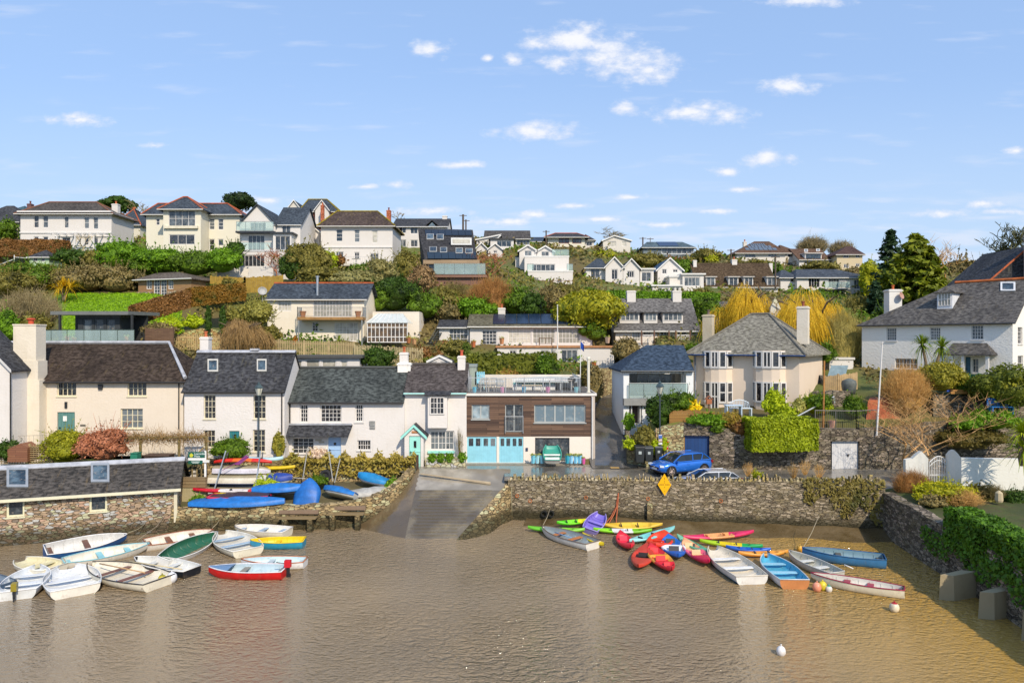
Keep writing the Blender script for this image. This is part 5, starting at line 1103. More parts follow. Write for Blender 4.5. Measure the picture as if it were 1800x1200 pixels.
for px in (105, 232): u_ = f.px(px,580,-.8)[0]; m = MB(); f.box(m, u_-.08, h.zb, u_+.08, h.ze+.2, -.85, -.7); m.build('canopy_post', DG, h.root)
for ua, ub in ((f.px(103,580)[0], -.02), (h.w+.02, f.px(234,580)[0])): m = MB(); f.box(m, ua, h.zb, ub, h.ze+.2, 2.2, 2.4); m.build('side_screen', DG, h.root)
o = thing('glass_balustrade', 'glass balustrade with green posts in front of the garden studio', 'balustrade', W(60,605,56)); glassrail(o, [W(62,605,56), W(118,604,56), W(236,604,56)], 1.15, 1.3, 'frame', '5a6a58')
# lean-to with glazed clerestory behind the pale-door cottage
h = fh('flat_roof_extension', 'low flat-roofed extension with wide curtained windows behind the slate ridge', 516, 632, 54.5, 660, 629, 3, WALLF, [(518,632,531,646,1,1,GCU), (537,631,562,646,1,1,GCU), (565,631,591,646,1,1,GCU), (598,632,611,646,1,1,GCU)], None, paint('4a4a48', .7), 'flat', oe=.3, cat='extension')
h = fh('garden_shed', 'tiny white shed with dark roof behind the chimney of the white house', 753, 792, 56, 660, 634, 2, WALLF, [(756,635,768,640,1,1,GD), (774,635,786,640,1,1,GD)], 625, SL_DK, 'gable_y', oe=.15, of=.1, cat='shed')
h = fh('garden_shed', 'grey green shed box at the left end of the roof terrace', 819, 837, 52.6, 690, 645, 1.6, paint('9aa598', .6), (), None, paint('8a9490', .6), 'flat', oe=.05, cat='shed')
# top row, left to right
fh('slate_house', 'house with dark slate roof cut off at the left edge near the skyline', -60, 33, 100, 425, 388, 8, WALLY, (), 362, SL_DK, 'hip', hl=3, hr=3.6)
fh('slate_house', 'low roof with glass panels behind the left villa', 5, 40, 112, 400, 374, 6, WALLG, (), 362, slate('2c4048', '405860'), 'hip', hl=1.5, hr=1.8)
h = fh('villa', 'long white villa with hipped slate roof and a pergola across its front, top left', 36, 196, 95, 440, 372.5, 5.6, WALLF, [(59,378.5,68.5,400.5,1,2,GMI), (75,378.5,85,400.5,1,2,GMI), (112.5,380,121,401,1,2,GMI), (147.5,381,157,402,1,2,GMI), (163.5,381,173,403,1,2,GMI), (59,415.5,68,426.5,1,1,GMI), (75,415.5,85,426.5,1,1,GMI), (108,417,124,437,2,1,GD), (147.5,418,156,431,1,1,GD), (163.5,418,172.5,431,1,1,GD)], 356, slate('3a3634', '4a4540', '6a6048', .35), ends=(86,170), cap=paint('7a5038', .8), oe=.55)
h.band(34, 371.5, 198, 374, WF, 'cornice', .5); h.band(35, 408, 196, 410, WF, 'string_course'); m = MB(); f = h.fr
for px in np.linspace(98, 200, 9): u_ = f.px(px,412,-1)[0]; f.box(m, u_-.06, wz(412.8,94), u_+.06, wz(411,94), -2.0, .0)
for dd in (-.1, -1.8): f.box(m, f.px(97,412)[0], wz(414.2,94), f.px(199,412)[0], wz(412.9,94), dd-.05, dd+.05)
for px in (100, 132, 165, 197): u_ = f.px(px,420,-1.8)[0]; f.box(m, u_-.07, wz(442,93), u_+.07, wz(414.2,93.2), -1.87, -1.73)
m.build('pergola', WF, h.root); chimney(h.root, W(204,370,98.5), Vector((1,0,0)), Vector((0,1,0)), .85, .7, 28, wz(359,98.5), WALLF, 1); chimney(h.root, W(53.5,362,98.5), Vector((1,0,0)), Vector((0,1,0)), .6, .6, 28, wz(358.5,98.5), paint('6a4a48', .8), 1, '6a3a34')
fh('slate_house', 'cream house with orange-edged slate roof peeping out behind the top left villa', 205, 246, 106, 415, 393, 7, WALLY, (), 366, SL_FAR, 'hip', hl=1, hr=3, cap=ORC)
WQ = render_wall('d8d2be', .1, .1)
h = fh('villa', 'cream villa with a tall two-storey bay of wide windows under a pointed roof', 257, 421, 92, 452, 374.5, 6, WQ, [(367.5,384,377.5,404,1,3,GMI), (383,384,393,404,1,3,GMI), (367.5,420,377.5,440,1,2,GD), (383,420,393,432,1,1,GMI), (274,384,281,396,1,2,GMI)], 358.5, SL_FAR, ends=(268,400), cap=ORC, oe=.5)
h = fh('villa_bay', 'tall projecting cream bay with two wide windows on the pointed-roof villa', 287, 353, 89.5, 456, 364, 5, WQ, [(296,370,343.5,398,4,2,GMI), (297,412,342.5,430,3,1,GD)], 347, SL_FAR, ends=(322,330), cap=ORC, oe=.55, cat='bay')
h.band(290, 397.5, 349, 402, paint('d8d0b8', .6), 'window_canopy', .35)
W_ = [(439,383.5,468,406,4,1,GMI), (435.5,413,465.5,441,4,1,GMI)]
h = fh('gabled_house', 'white modern house with big front gable, glass balconies and stacked terraces', 422, 484, 87, 475, 392, 7, WALLF, W_, 358.5, SL_FAR, 'gable_y', oe=.3, barge=paint('2c3034', .5)); f = h.fr
g2 = fh('house_wing', 'slate-roofed wing with corner windows joined to the white gabled house', 484.5, 528, 87.2, 475, 394, 7.5, WALLF, [(495,396,511,410,2,1,GMI)], 365, SL_FAR, 'gable', oe=.2, og=.2, barge=paint('2c3034', .5), cat='wing')
lo = fh('house_terrace', 'white ground-floor block and terrace under the gabled modern house', 416, 524, 84.5, 478, 442, 3, WALLF, [(422,448,465.5,469,6,1,GD)], None, trim('c4c6c4'), 'flat', oe=.05, cat='terrace')
mi = fh('house_bay', 'glazed corner bay with dark flat roof on the gabled modern house', 480, 512, 85.4, 441.5, 411, 2.4, WALLF, [(483,414,510.5,440,3,1,GMI)], None, paint('2c3034', .5), 'flat', oe=.25, cat='bay'); glassrail(lo.root, [lo.P(.1,.1,lo.ze+.2), lo.P(lo.w*.55,.1,lo.ze+.2)], .95); m = MB(); f.box(m, -.2, wz(409,86), f.px(482,400,-1)[0], wz(406,86), -1.0, 0); bs = m.build('balcony_slab', paint('2c3034', .5), h.root); glassrail(h.root, [f.p(-.1,wz(406,86),-.9), f.p(f.px(480,400,-1)[0],wz(406,86),-.9)], 1.2)
m = MB(); m.box(wx(383,82), 81.8, 17, wx(421,82), 82.2, wz(468,82)); m.box(wx(438,82.2), 82, 17, wx(480,82), 82.4, wz(469,82)); m2 = MB(); [m2.box(wx(421,82), 81.9+.28*i, 17, wx(437,82), 82.2+.28*i, wz(485-i*3,82)) for i in range(6)]
o = thing('garden_wall', 'white garden wall with steps below the modern gabled house', 'wall', W(400,485,82)); m.build('wall', WALLF, o); m2.build('steps', WALLG, o)
fh('garage', 'small white gabled garage between the modern house and the mossy-roofed villa', 533, 562, 94, 435, 408, 5, WALLF, (), 395, SL_FAR, 'gable_y', oe=.2, cat='garage')
h = fh('villa', 'square white villa with a moss-edged hipped roof and terrace railing', 564, 690, 92, 466, 394.5, 7, WALLF, [(590.5,402.5,602.5,424.5,1,3,GBL), (622.5,403,632.5,426,1,3,GMI), (653.5,405,664,427,1,3,GCU), (590,442,604,463,3,1,GMI), (622.5,443,632,457,2,2,GD), (650,445,666,465,3,1,GD)], 372, SL_MOSS, ends=(592,664), cap=MOSSC, oe=.45)
h.band(564, 433, 690, 435.5, WF, 'string_course'); f = h.fr; z0 = wz(465.5,91); m = MB(); f.box(m, f.px(593,465,-2)[0], z0-.25, f.px(666,465,-2)[0], z0, -2.2, 0); m.build('terrace', trim('c8c0b0'), h.root); rails('terrace_railing', '', [f.p(f.px(593,460,-2)[0],z0,-2.1), f.p(f.px(666,460,-2)[0],z0,-2.1)], .95, paint('b8b8b4', .5), .3, .012, parent=h.root, top=.02)
BRICK = slate('9a5438', 'a8644a', 'b0846a', .15, .23, .075, .2, .85)
h = fh('brick_house', 'red brick house with white gables behind the mossy-roofed villa', 529, 594, 112, 412, 370.5, 8, BRICK, [(538,373,545,392,1,2,GMI), (575,374,581,386,1,2,GMI)], 351, SL_FAR, ends=(540,575), cap=MOSSC)
fh('gable_front', 'pointed white front gable of the red brick house', 554, 578, 111, 384, 368, 4, WALLF, (), 352, SL_FAR, 'gable_y', oe=.2, cat='gable'); fh('gable_front', 'smaller pointed white gable left of the red brick house', 506, 528, 113, 390, 366, 6, WALLG, (), 351.5, SL_FAR, 'gable_y', oe=.2, cat='gable'); chimney(h.root, W(567,375,109.5), Vector((1,0,0)), Vector((0,1,0)), .5, .5, 29, wz(361,109.5), BRICK, 1)
h = fh('block_house', 'plain white two-storey block with dark roof and a small triangular window', 691, 786, 106, 470, 397.5, 8, WALLF, [(701,398.5,714,410,2,1,GBL), (721,399,734.5,411,2,1,GBL), (702,421,714,434,2,1,GMI), (721.5,421.5,734.5,434,2,1,GMI)], 384.5, SL_DK, 'gable', oe=.3, gut=trim('e0e0dc')); f = h.fr
u0, z0 = f.px(745,399,-.1); u1 = f.px(774,399,-.1)[0]; zt = f.px(759,386.5,-.1)[1]; um = (u0+u1)/2; m = MB(); m.slab([f.p(u0,z0,-.3), f.p(um,zt,-.3), f.p(um,zt,4), f.p(u0,z0,4)], .12); m.slab([f.p(um,zt,-.3), f.p(u1,z0,-.3), f.p(u1,z0,4), f.p(um,zt,4)], .12); o = m.build('dormer', SL_DK, h.root); m = MB(); m.slab([f.p(u0+.5,z0-.05,-.1), f.p(u1-.5,z0-.05,-.1), f.p(um,zt-.35,-.1)], d=h.fr.n*.1); m.build('window', GBL, o); chimney(h.root, W(782,388,110), Vector((1,0,0)), Vector((0,1,0)), .75, .7, 30, wz(379.5,110), WALLF, 0); chimney(h.root, W(683.5,376,101), Vector((1,0,0)), Vector((0,1,0)), .6, .6, 26, wz(370,101), BRICK, 1, '7a3a2c')
# dark slate A-frame
a = thing('slate_chalet', 'steep dark slate chalet with roof windows, solar strips and glass balcony', 'house', W(748,490,86)); T0, T1, B0, B1 = W(735,401.5,94), W(831,404,94), W(746,454,86), W(839,456,86); m = MB(); m.slab([B0, B1, T1, T0], .2); bk = Vector((0,3,0)); m.slab([T0, T1, T1+bk+Vector((0,0,-4)), T0+bk+Vector((0,0,-4))], .2)
m.build('roof', slate('2a2a2c', '3a393a', '4a4644', .2), a); m = MB(); zb_ = wz(492,86); m.poly([B0, Vector((B0.x,B0.y,zb_)), Vector((T0.x,T0.y+3,zb_)), Vector((T0.x,T0.y+3,T0.z-4)), T0]); m.poly([B1, T1, Vector((T1.x,T1.y+3,T1.z-4)), Vector((T1.x,T1.y+3,zb_)), Vector((B1.x,B1.y,zb_))]); m.box(B0.x+.2, B0.y+.5, zb_, B1.x-.2, B0.y+.8, B0.z); m.build('wall', SL_DK, a)
def onr(x, y, up=.04):
    nv = (B1-B0).cross(T0-B0).normalized(); dr = Vector(((x-900)/FP, 1, (600-y)/FP)); t = (B0-Vector((0,0,CH))).dot(nv)/dr.dot(nv); return dr*t+Vector((0,0,CH))+nv*up*(1 if nv.y < 0 else -1)
def plate(x0, y0, x1, y1, mat, name, sk=0, th=.06, n=1):
    for i in range(n):
        a_ = x0+(x1-x0)*i/n+.25*(n > 1); b_ = x0+(x1-x0)*(i+1)/n-.25*(n > 1); m = MB(); q = [onr(a_,y1), onr(b_,y1), onr(b_-sk,y0), onr(a_-sk,y0)]; nv = (q[1]-q[0]).cross(q[3]-q[0]).normalized()*th; m.hexa(q+[x+nv for x in q]); o = m.build(name, mat, a)
    return o
plate(748, 405, 830, 414.5, paint('1c222c', .2), 'solar_panel', 1.5, n=7); plate(752, 444, 838, 455.5, paint('1e2a34', .2), 'solar_panel', 1.5, n=7); DORM = []
for x0, y0, x1, y1 in ((751,413.5,761.5,421), (768.5,414,779,421.5), (756,436,767,443), (774.5,437,785,444), (802,438,812.5,445.5), (819,439,830,446)): plate(x0-1, y0-1, x1+1, y1+1, paint('a8a8a4', .5), 'skylight', th=.1); plate(x0, y0, x1, y1, GBL, 'skylight_pane', th=.14)
f = Fr(onr(793,431), onr(829,431)); r = f.rect(793, 418.5, 829, 431); m = MB(); f.box(m, r[0], r[1], r[2], r[3], -.3, 2.0); o = m.build('dormer', trim('dcdcd8'), a); m = MB(); f.box(m, r[0]+.2, r[1]+.2, r[2]-.2, r[3]-.15, -.33, -.28); m.build('window', GCU, o)
m = MB(); m.box(B0.x-.1, 85.6, B0.z-.75, B1.x+.3, 86.3, B0.z-.25); m.build('fascia', planks('a08868', 'b89c78', 2, .2), a); m = MB(); m.box(B0.x+.3, 86.2, wz(482,86), B1.x-.1, 86.3, B0.z-.8); m.build('pane', GMI, a); m = MB(); m.box(wx(763,84), 83.6, wz(488,84), wx(856,84), 86.2, wz(483.5,84)); m.build('terrace', planks('8a6450', '9c7460', 2, .2), a); glassrail(a, [W(763,483,83.7), W(853,483,83.7)], 1.4); m = MB(); m.box(wx(766,84), 84, wz(506,84), wx(850,84), 86, wz(488.5,84)); m.build('undercroft', planks('7a5848', '8c6654', .25, 2), a)
# white houses in the middle of the ridge
h = fh('ridge_house', 'white house with long grey roof on the ridge left of the red-framed bungalow', 852, 931, 118, 450, 419, 8, WALLF, [(908,420,931,431,4,1,GMI)], 405.5, slate('3a3836', '4a4642'), 'gable'); fh('gable_front', 'white gable end in front of the long grey roof on the ridge', 838, 872, 114, 440, 421, 6, WALLF, [(851,424,858,430,1,1,GD)], 412, SL_FAR, 'gable_y', ur=4.2, oe=.25, cat='gable'); fh('flat_house', 'white flat-fronted house with wide picture window below the long grey roof', 862, 903, 110, 468, 421, 5, WALLF, [(873,423.5,899,434,3,1,GBL), (885,440,897,446,2,1,GMI)], None, paint('3a3a3a', .6), 'flat', oe=.3)
fh('gabled_cottage', 'white cottage with two small gables, left half, above the russet bush', 836, 857, 104, 480, 437, 6, WALLF, (), 426.5, SL_FAR, 'gable_y', oe=.15, cat='cottage'); fh('gabled_cottage', 'white cottage with small dark window under a pointed gable above the russet bush', 858, 883, 103, 485, 437.5, 6, WALLF, [(867,440,874,445,2,1,GD)], 427.5, SL_FAR, 'gable_y', oe=.15, cat='cottage')
h = fh('terraced_house', 'white three-tier house with twin gables and glass balconies', 906, 992, 98, 460, 452, 6, WALLF, (), 470, SL_FAR, 'flat', oe=0)
fh('twin_gable', 'left of the two white top-floor gables on the three-tier house', 913, 943, 97, 462, 440, 6, WALLF, [(921.5,440,935,450,2,1,GMI)], 430.5, SL_FAR, 'gable_y', oe=.25, cap=None, cat='gable'); fh('twin_gable', 'right of the two white top-floor gables on the three-tier house', 944, 973, 97, 462, 441, 6, WALLF, [(951,441.5,965.5,451,2,1,GMI)], 432, SL_FAR, 'gable_y', oe=.25, cat='gable')
mi = fh('middle_tier', 'white middle tier with a row of five windows on the three-tier house', 922, 1000, 95, 482, 452, 5, WALLF, [(934,464,976,476.5,5,1,GMI)], None, trim('d8d6d0'), 'flat', oe=.05, cat='storey'); glassrail(mi.root, [mi.P(mi.w*.62,.1,mi.ze+.2), mi.P(mi.w,.1,mi.ze+.2)], .9)
lo = fh('lower_tier', 'white ground-floor tier with brown railing on the three-tier house', 928, 1007, 93, 510, 478, 3, WALLF, [(937,488,946.5,495,3,1,GD), (964,489,968,494,1,1,GD), (979,489.5,987,497,2,1,GMI)], None, trim('d8d6d0'), 'flat', oe=.05, cat='storey'); glassrail(lo.root, [lo.P(-.1,.1,lo.ze+.2), lo.P(.8,.1,lo.ze+.2)], .9); glassrail(lo.root, [lo.P(lo.w-.8,.1,lo.ze+.2), lo.P(lo.w,.1,lo.ze+.2)], .9)
rails('terrace_rail', 'brown railing along the foot of the white three-tier house', [W(948,503,91), W(1007,503,91)], .75, paint('7a4a38', .7), .35, .02)
h = fh('bungalow', 'bungalow with curved eaves and red-brown window frames on the ridge', 963, 1028, 122, 445, 416, 8, WALLY, [(982,418.5,1000.5,428,3,1,GMI), (1006,418.5,1022,428,3,1,GMI), (982,434,1000,440,3,1,GD), (1006,434,1022,440,3,1,GD)], 410.5, SL_DK, 'hip', hl=1.5, hr=1.0, fm=paint('7a3a24', .6), oe=.7, cap=ORC); fh('house_wing', 'white wing with small window at the right of the curved-eave bungalow', 1028, 1044, 123, 445, 421, 6, WALLG, [(1030,425,1041,432.5,2,1,GMI)], 412, SL_DK, 'hip', hl=.4, hr=1.2, cat='wing')
fh('low_house', 'low dark roof with solar panels left of the curved-eave bungalow', 933, 962, 124, 445, 424, 7, WALLG, (), 417, slate('2c3440', '3a4654'), 'gable')
h = fh('gable_bungalow', 'pale gable-fronted bungalow with two wide windows on the ridge', 1060, 1108, 122, 450, 422.5, 8, WALLG, [(1067,424,1083,433.5,2,1,GCU), (1093,424.5,1101,433,2,1,GCU), (1068,440,1084,444,2,1,GMI)], 414, SL_DK, 'gable_y', ur=2.0, oe=.3)
h = fh('glass_house', 'modern slate house with a strip of glass walls and solar panels on the ridge', 1131, 1219, 118, 455, 434, 6, paint('6a7478', .5), [(1163,434.8,1217,446.5,6,1,GMI)], 425.5, slate('3c4c54', '4c5c64'), 'hip', hl=1.2, hr=1.2, fm=trim('e8e8e4'), oe=.4); m = MB(); q = [h.roofp(a, d, .08) for a, d in ((2.8,.4), (6.2,.4), (6.2,2.8), (2.8,2.8))]; m.slab(q, .05); m.build('solar_panel', paint('1c2c48', .2), h.root)
# gabled terrace in the middle distance
h = fh('gabled_terrace', 'white terrace house with twin pointed gables, left wing with tall windows', 1030, 1064, 97, 516, 470, 8, WALLF, [(1038,471,1054.5,489,2,1,GMI), (1039.5,496,1061,512,4,1,GMI)], 455, SL_FAR, 'hip', hl=2, hr=.01, oe=.3)
fh('gable_front', 'left of the pair of tall white gables with slate roofs', 1064.5, 1095, 96, 516, 468, 8, WALLF, [(1074.5,473,1086,491.5,2,1,GD), (1074,500,1085.5,513,2,1,GD)], 451.5, SL_FAR, 'gable_y', oe=.3, cat='gable'); fh('gable_front', 'right of the pair of tall white gables with slate roofs', 1095.5, 1124, 96, 516, 470, 8, WALLF, [(1102,476,1115,488,3,1,GD), (1100,503,1112,513,2,1,GD)], 454.5, SL_FAR, 'gable_y', oe=.3, cat='gable')
fh('flat_wing', 'flat-roofed white wing with square window right of the twin gables', 1125, 1149, 96.5, 516, 474, 6, WALLF, [(1127.5,478,1145,495,2,1,GMI), (1127.5,503,1139,513,2,1,GD)], None, trim('d4d2cc'), 'flat', oe=.25, cat='wing')
fh('gabled_house', 'white gabled house with blue-grey roof between the twin gables and the brown roof', 1156, 1199, 98, 520, 473, 9, WALLF, [(1163.5,472.5,1172,481.5,2,1,GD), (1182.5,473,1191.5,479,2,1,GD), (1163.5,493,1171,500,2,1,GD)], 453, slate('384c60', '46607a'), 'gable_y', oe=.3)
fh('porch_block', 'long low white flat-roofed porch in front of the blue-grey gabled house', 1147, 1197, 94, 520, 503, 3, WALLF, [(1155,506,1164,515,2,1,GD), (1170,506,1176,515,1,1,GD), (1180,505,1186,515,1,1,GD), (1188,505,1194,515,1,1,GD)], None, trim('d8d6d0'), 'flat', oe=.2, cat='porch')
h = fh('brown_roof_house', 'house with great brown roof coming down low between white dormers', 1226, 1367, 98, 522, 502, 8, WALLF, [(1236,508,1243,517,1,1,GMI), (1255,509,1262,517,1,1,GMI), (1275,508,1284,517,2,1,GMI), (1300,508,1308,517,1,1,GMI)], 462.5, ROOF_TH, 'gable', oe=.3, og=.1); f = h.fr
for x0, x1 in ((1241,1257.5), (1280.5,1298), (1307.5,1324), (1348,1365)):
    r = f.rect(x0+1.5, 487.5, x1-1.5, 503, .1); dormer(h.root, f, r, .1, 3.2, 2, 1, WALLF, WALLF, WF, GMI, flat=True)
chimney(h.root, W(1290,465,102), Vector((1,0,0)), Vector((0,1,0)), .75, .7, 21.5, wz(456.5,102), WALLF, 1); chimney(h.root, W(1221,465,101.5), Vector((1,0,0)), Vector((0,1,0)), .5, .5, 19, wz(457.5,101.5), WALLF, 0); chimney(h.root, W(1354,468,102), Vector((1,0,0)), Vector((0,1,0)), .5, .5, 20, wz(463,102), WALLF, 0)
fh('flat_extension', 'white flat-roofed extension with picture window left of the great brown roof', 1200, 1237, 95, 520, 483, 5, WALLF, [(1202.5,487,1230.5,503,4,1,GMI)], None, trim('d8d6d0'), 'flat', oe=.25, cat='rear extension'); fh('flat_extension', 'lower pale side block left of the picture-window extension', 1177, 1199.5, 95.5, 522, 487, 5, WALLG, (), None, trim('d0cec8'), 'flat', oe=.15, cat='rear extension')
h = fh('bungalow', 'pale bungalow with brown hipped roof covered in solar panels on the right ridge', 1295, 1380, 122, 470, 443, 9, WALLG, [(1309,446,1328.5,453,3,1,GBL), (1350,445,1366,451.5,3,1,GMI)], 424.5, ROOF_BR, ends=(1326,1352), oe=.5); m = MB()
for rw, (a, b, y) in enumerate(((1325,1352,432), (1318,1360,436), (1310,1366,440))):
    n = 7
    for i in range(n):
        ua = h.fr.px(a+(b-a)*i/n,y,1)[0]+.06; ub = h.fr.px(a+(b-a)*(i+1)/n,y,1)[0]-.06; d0 = (2.6-rw*.95); q = [h.roofp(ua,d0,.08), h.roofp(ub,d0,.08), h.roofp(ub,d0+.85,.08), h.roofp(ua,d0+.85,.08)]; m.slab(q, .05)
m.build('solar_panel', paint('5c6874', .2), h.root); chimney(h.root, W(1309,432,128), Vector((1,0,0)), Vector((0,1,0)), .6, .6, 25, wz(425,128), WALLG, 1)
fh('house_wing', 'lower right wing of the solar-panelled bungalow', 1380, 1407, 123, 470, 444, 8, WALLG, [(1384.5,446,1396.5,452.5,2,1,GBL), (1383,461,1405,470,3,1,GBL)], 431, ROOF_BR, 'hip', hl=.5, hr=2, cat='wing')
h = fh('chalet_bungalow', 'brown-roofed house with wide blue-glazed dormer on the right ridge', 1405, 1458, 120, 472, 455, 8, WALLF, (), 437.5, ROOF_BR, 'gable', og=.2); f = h.fr; r = f.rect(1416, 446, 1443, 460, .0); dormer(h.root, f, r, .0, 3.5, 1, 1, WALLF, trim(), WF, GBL, flat=True); h.skylight(1413.5, 438.5, 1420, 443, trim(), GMI); h.skylight(1434.5, 438, 1441, 442, trim(), GMI)
fh('square_house', 'square tan house with brown pyramid roof near the conifers', 1471, 1516, 118, 480, 446, 7, render_wall('c4b494', .1), [(1482,447.5,1492.5,453.5,3,1,GD), (1504,447,1511,453,2,1,GD), (1483,464,1492.5,471,3,1,GD), (1504,463,1511,469,2,1,GD)], 433, slate('3a2a26', '4a3630'), ends=(1488,1497), oe=.4)
h = fh('balcony_house', 'long white house with tall narrow windows and glass balcony left of the conifers', 1401, 1530, 98, 535, 487, 8, WALLF, [(1421,488.5,1441.5,505.5,4,1,GD), (1456,490,1475.5,506,4,1,GD), (1501,491,1521,508,4,1,GMI), (1424,512,1442,522,4,1,GD), (1457,513,1476,522,4,1,GD), (1501,514,1518,522,4,1,GD)], 473.5, slate('30363e', '40464e'), 'hip', hl=1.5, hr=3, oe=.3); f = h.fr; r = f.rect(1450, 506.5, 1494, 508.5, -1); m = MB(); f.box(m, r[0], r[1], r[2], r[3], -1.1, 0); m.build('balcony_slab', trim('a8a49c'), h.root); glassrail(h.root, [f.p(r[0],r[3],-1.05), f.p(r[2],r[3],-1.05)], .95)
fh('house_wing', 'white left wing of the long balcony house', 1372, 1400, 99, 535, 487, 7, WALLF, [(1389,489,1396,496,1,1,GD)], 475, slate('30363e', '40464e'), 'hip', hl=1.5, hr=.3, cat='wing')
h = fh('slate_house', 'slate-hung gable with orange verge rising at the right edge', 1736, 1880, 64, 560, 494, 6, SL_DK, [(1770,474,1783,485,1,1,GBL)], 432, SL_DK, 'gable_y', oe=.1, of=.15, barge=ORC); chimney(h.root, W(1814,450,63), Vector((1,0,0)), Vector((0,1,0)), .9, .8, 14, wz(412,63), paint('c8b0a4', .8), 2)
for i, (x, y0, y1, D_, hh) in enumerate(((814,377,404,112,.16), (819,386,404,112,.12), (960,405,440,118,.12), (1130,417,440,120,.12), (1285,438,460,112,.12), (1363,450,500,95,.12), (1143,418,428,121,.06))):
    m = MB(); m.tube([W(x,y1+6,D_), W(x,y0,D_)], hh, 6); m.obox(W(x,y0+2,D_), (1.2,.1,.1)); tag(m.build('utility_pole', paint('5a4e42', .9)), ('tall pole on the skyline above the slate chalet', 'shorter pole with boxes beside the tall skyline pole', 'pole in front of the curved-eave bungalow', 'pole left of the glass-walled slate house', 'pole left of the solar-panelled bungalow', 'pale pole behind the great brown roof', 'short thin mast on the glass-walled slate house')[i], 'pole', 'utility poles on the hill')
m = MB(); m.tube([W(980,650,66), W(980,538,66)], [.07,.04], 8); m.lathe([(.02,0),(.08,.06),(.02,.14)], W(980,538,66), 8); tag(m.build('flagpole', WF), 'bare white flagpole in front of the solar-panelled bungalow', 'flagpole')
m = MB(); m.lathe([(.02,0),(.25,.05),(.42,.16),(.43,.16),(.25,.03),(.02,-.02)], W(461,512,67), 12, axis=(.4,-.85,.3)); m.tube([W(461,530,67.2), W(461,512,67.1)], .03, 5); tag(m.build('satellite_dish', paint('a0a09c', .5)), 'grey satellite dish left of the balconied house roof', 'satellite dish')
# ------------------------------------------------------------------ hedges, bushes, trees
def DV(px, y, lo=49.5):
    """distance at which the hillside shows at photo row y in column px"""
    best = None
    for D in np.arange(lo, 150, .5):
        yy = 600-(tz(px, D)-CH)*FP/D
        if yy <= y: return float(D)
    return 120.
G1, G2, YG, OL, BR, RU, BT = GREEN(), DARKG(), YELG(), OLIVE(), BROWN(), RUST(), BRIGHT()
LAUR = leafm('345010', '62861a', '24400c'); GREYT = leafm('5c5240', '80745a', '4a4434', trans=.05); TANT = leafm('8a6c44', 'b08c5a', '6a5436', trans=.1); PINKT = leafm('704838', '94604c', '5e3826', trans=.1); ORT = leafm('745232', '90683e', '5e462c', trans=.1); WILL = leafm('96801c', 'c4a62e', '74701f', trans=.3, scale=.5); WEEP = leafm('5e4a30', '806848', '4a3a26', trans=.05)
# lawn sheet on the slope
rows = []
for D in np.arange(62.5, 75.6, .8): rows.append([(wx(p, D), D, tz(p, D)+.16) for p in np.linspace(100-(D-62)*1.2+14, 318+(70-D)*2, 22)])
sheet('lawn', rows, M_LAWN, True)
rng = np.random.default_rng(31); n = 16000; D = rng.uniform(62.5, 75.5, n); p = rng.uniform(110, 320, n); x = wx(p, D); z = terrain_z(x, D)+.2
tag(npmesh('grass', leafquads(np.stack([x, D, z], 1), np.tile([0,0,.4], (n, 1)), .09, rng, 2.5, 1.0), leafm('5a7c0c', '7a9c18', trans=.3)), 'short bright green lawn grass on the slope below the summer house', 'grass', kind='stuff')
# rough growth over the hillside
n = 90000; D = np.exp(rng.uniform(math.log(55), math.log(128), n)); p = rng.uniform(-60, 1860, n); x = wx(p, D); z = terrain_z(x, D)
lx = np.interp(D, LD, LX); ok = (np.abs(x-lx) > 2.6) | (D > 79); ok &= ~((p > 85) & (p < 340) & (D > 61.5) & (D < 76.5)); ok &= (p < 1110) | (D > 60) | (p > 1520)
clump = np.sin(x*.55+D*.3)+np.sin(x*.21-D*.47)+np.sin(x*1.3)*.5; ok &= rng.uniform(-1.4, 2.2, n) < clump+.4
x, D, z, clump = x[ok], D[ok], z[ok], clump[ok]; n = len(x); hgt = np.abs(rng.normal(0, .38, n))*np.clip(clump+1.3, .3, 2.2)*.6
Q = leafquads(np.stack([x, D, z+hgt], 1), np.tile([0,-.4,.6], (n, 1)), (D*4.2/FP)[:,None], rng, 1.8, .8); kk = (np.sin(x*.31+1)+np.sin(D*.41)+rng.normal(0, .7, n))
tag(npmesh('undergrowth', Q[kk > .6], [G1, OL, BR], None, [(Q[(kk <= .6) & (kk > -.7)], 1), (Q[kk <= -.7], 2)]), 'rough grass, bramble and ivy covering the hillside gardens', 'undergrowth', kind='stuff')
B = bush
# skyline
leaftree(205, 344, 385, 122, 60, 'dark rounded evergreen on the skyline behind the long top left villa', G2); baretree(250, 350, 392, 122, 46, 'bare grey tree on the skyline between the two left villas', GREYT, levels=4, r0=.2, minr=.03); leaftree(416, 337, 382, 104, 58, 'dark round pine on the skyline between cream villa and gabled modern house', leafm('141f10', '2a3c1a', '101a0c'), k=16)
baretree(1082, 399, 425, 132, 56, 'bare spreading tree on the skyline behind the pale gable-fronted bungalow', GREYT, levels=5, r0=.25, minr=.035, up=.35); twigbush(1428, 414, 450, 135, 58, GREYT, 'dome-shaped bare tree on the skyline behind the chalet bungalow', 'bare_tree', 'tree', n=700, r=.05); twigbush(1479, 420, 455, 128, 50, GREYT, 'feathery bare tree on the skyline left of the square tan house', 'bare_tree', 'tree', n=450, r=.045)
baretree(700, 371, 395, 115, 24, 'small bare tree on the skyline beside the block house roof', GREYT, levels=4, r0=.12, minr=.03)
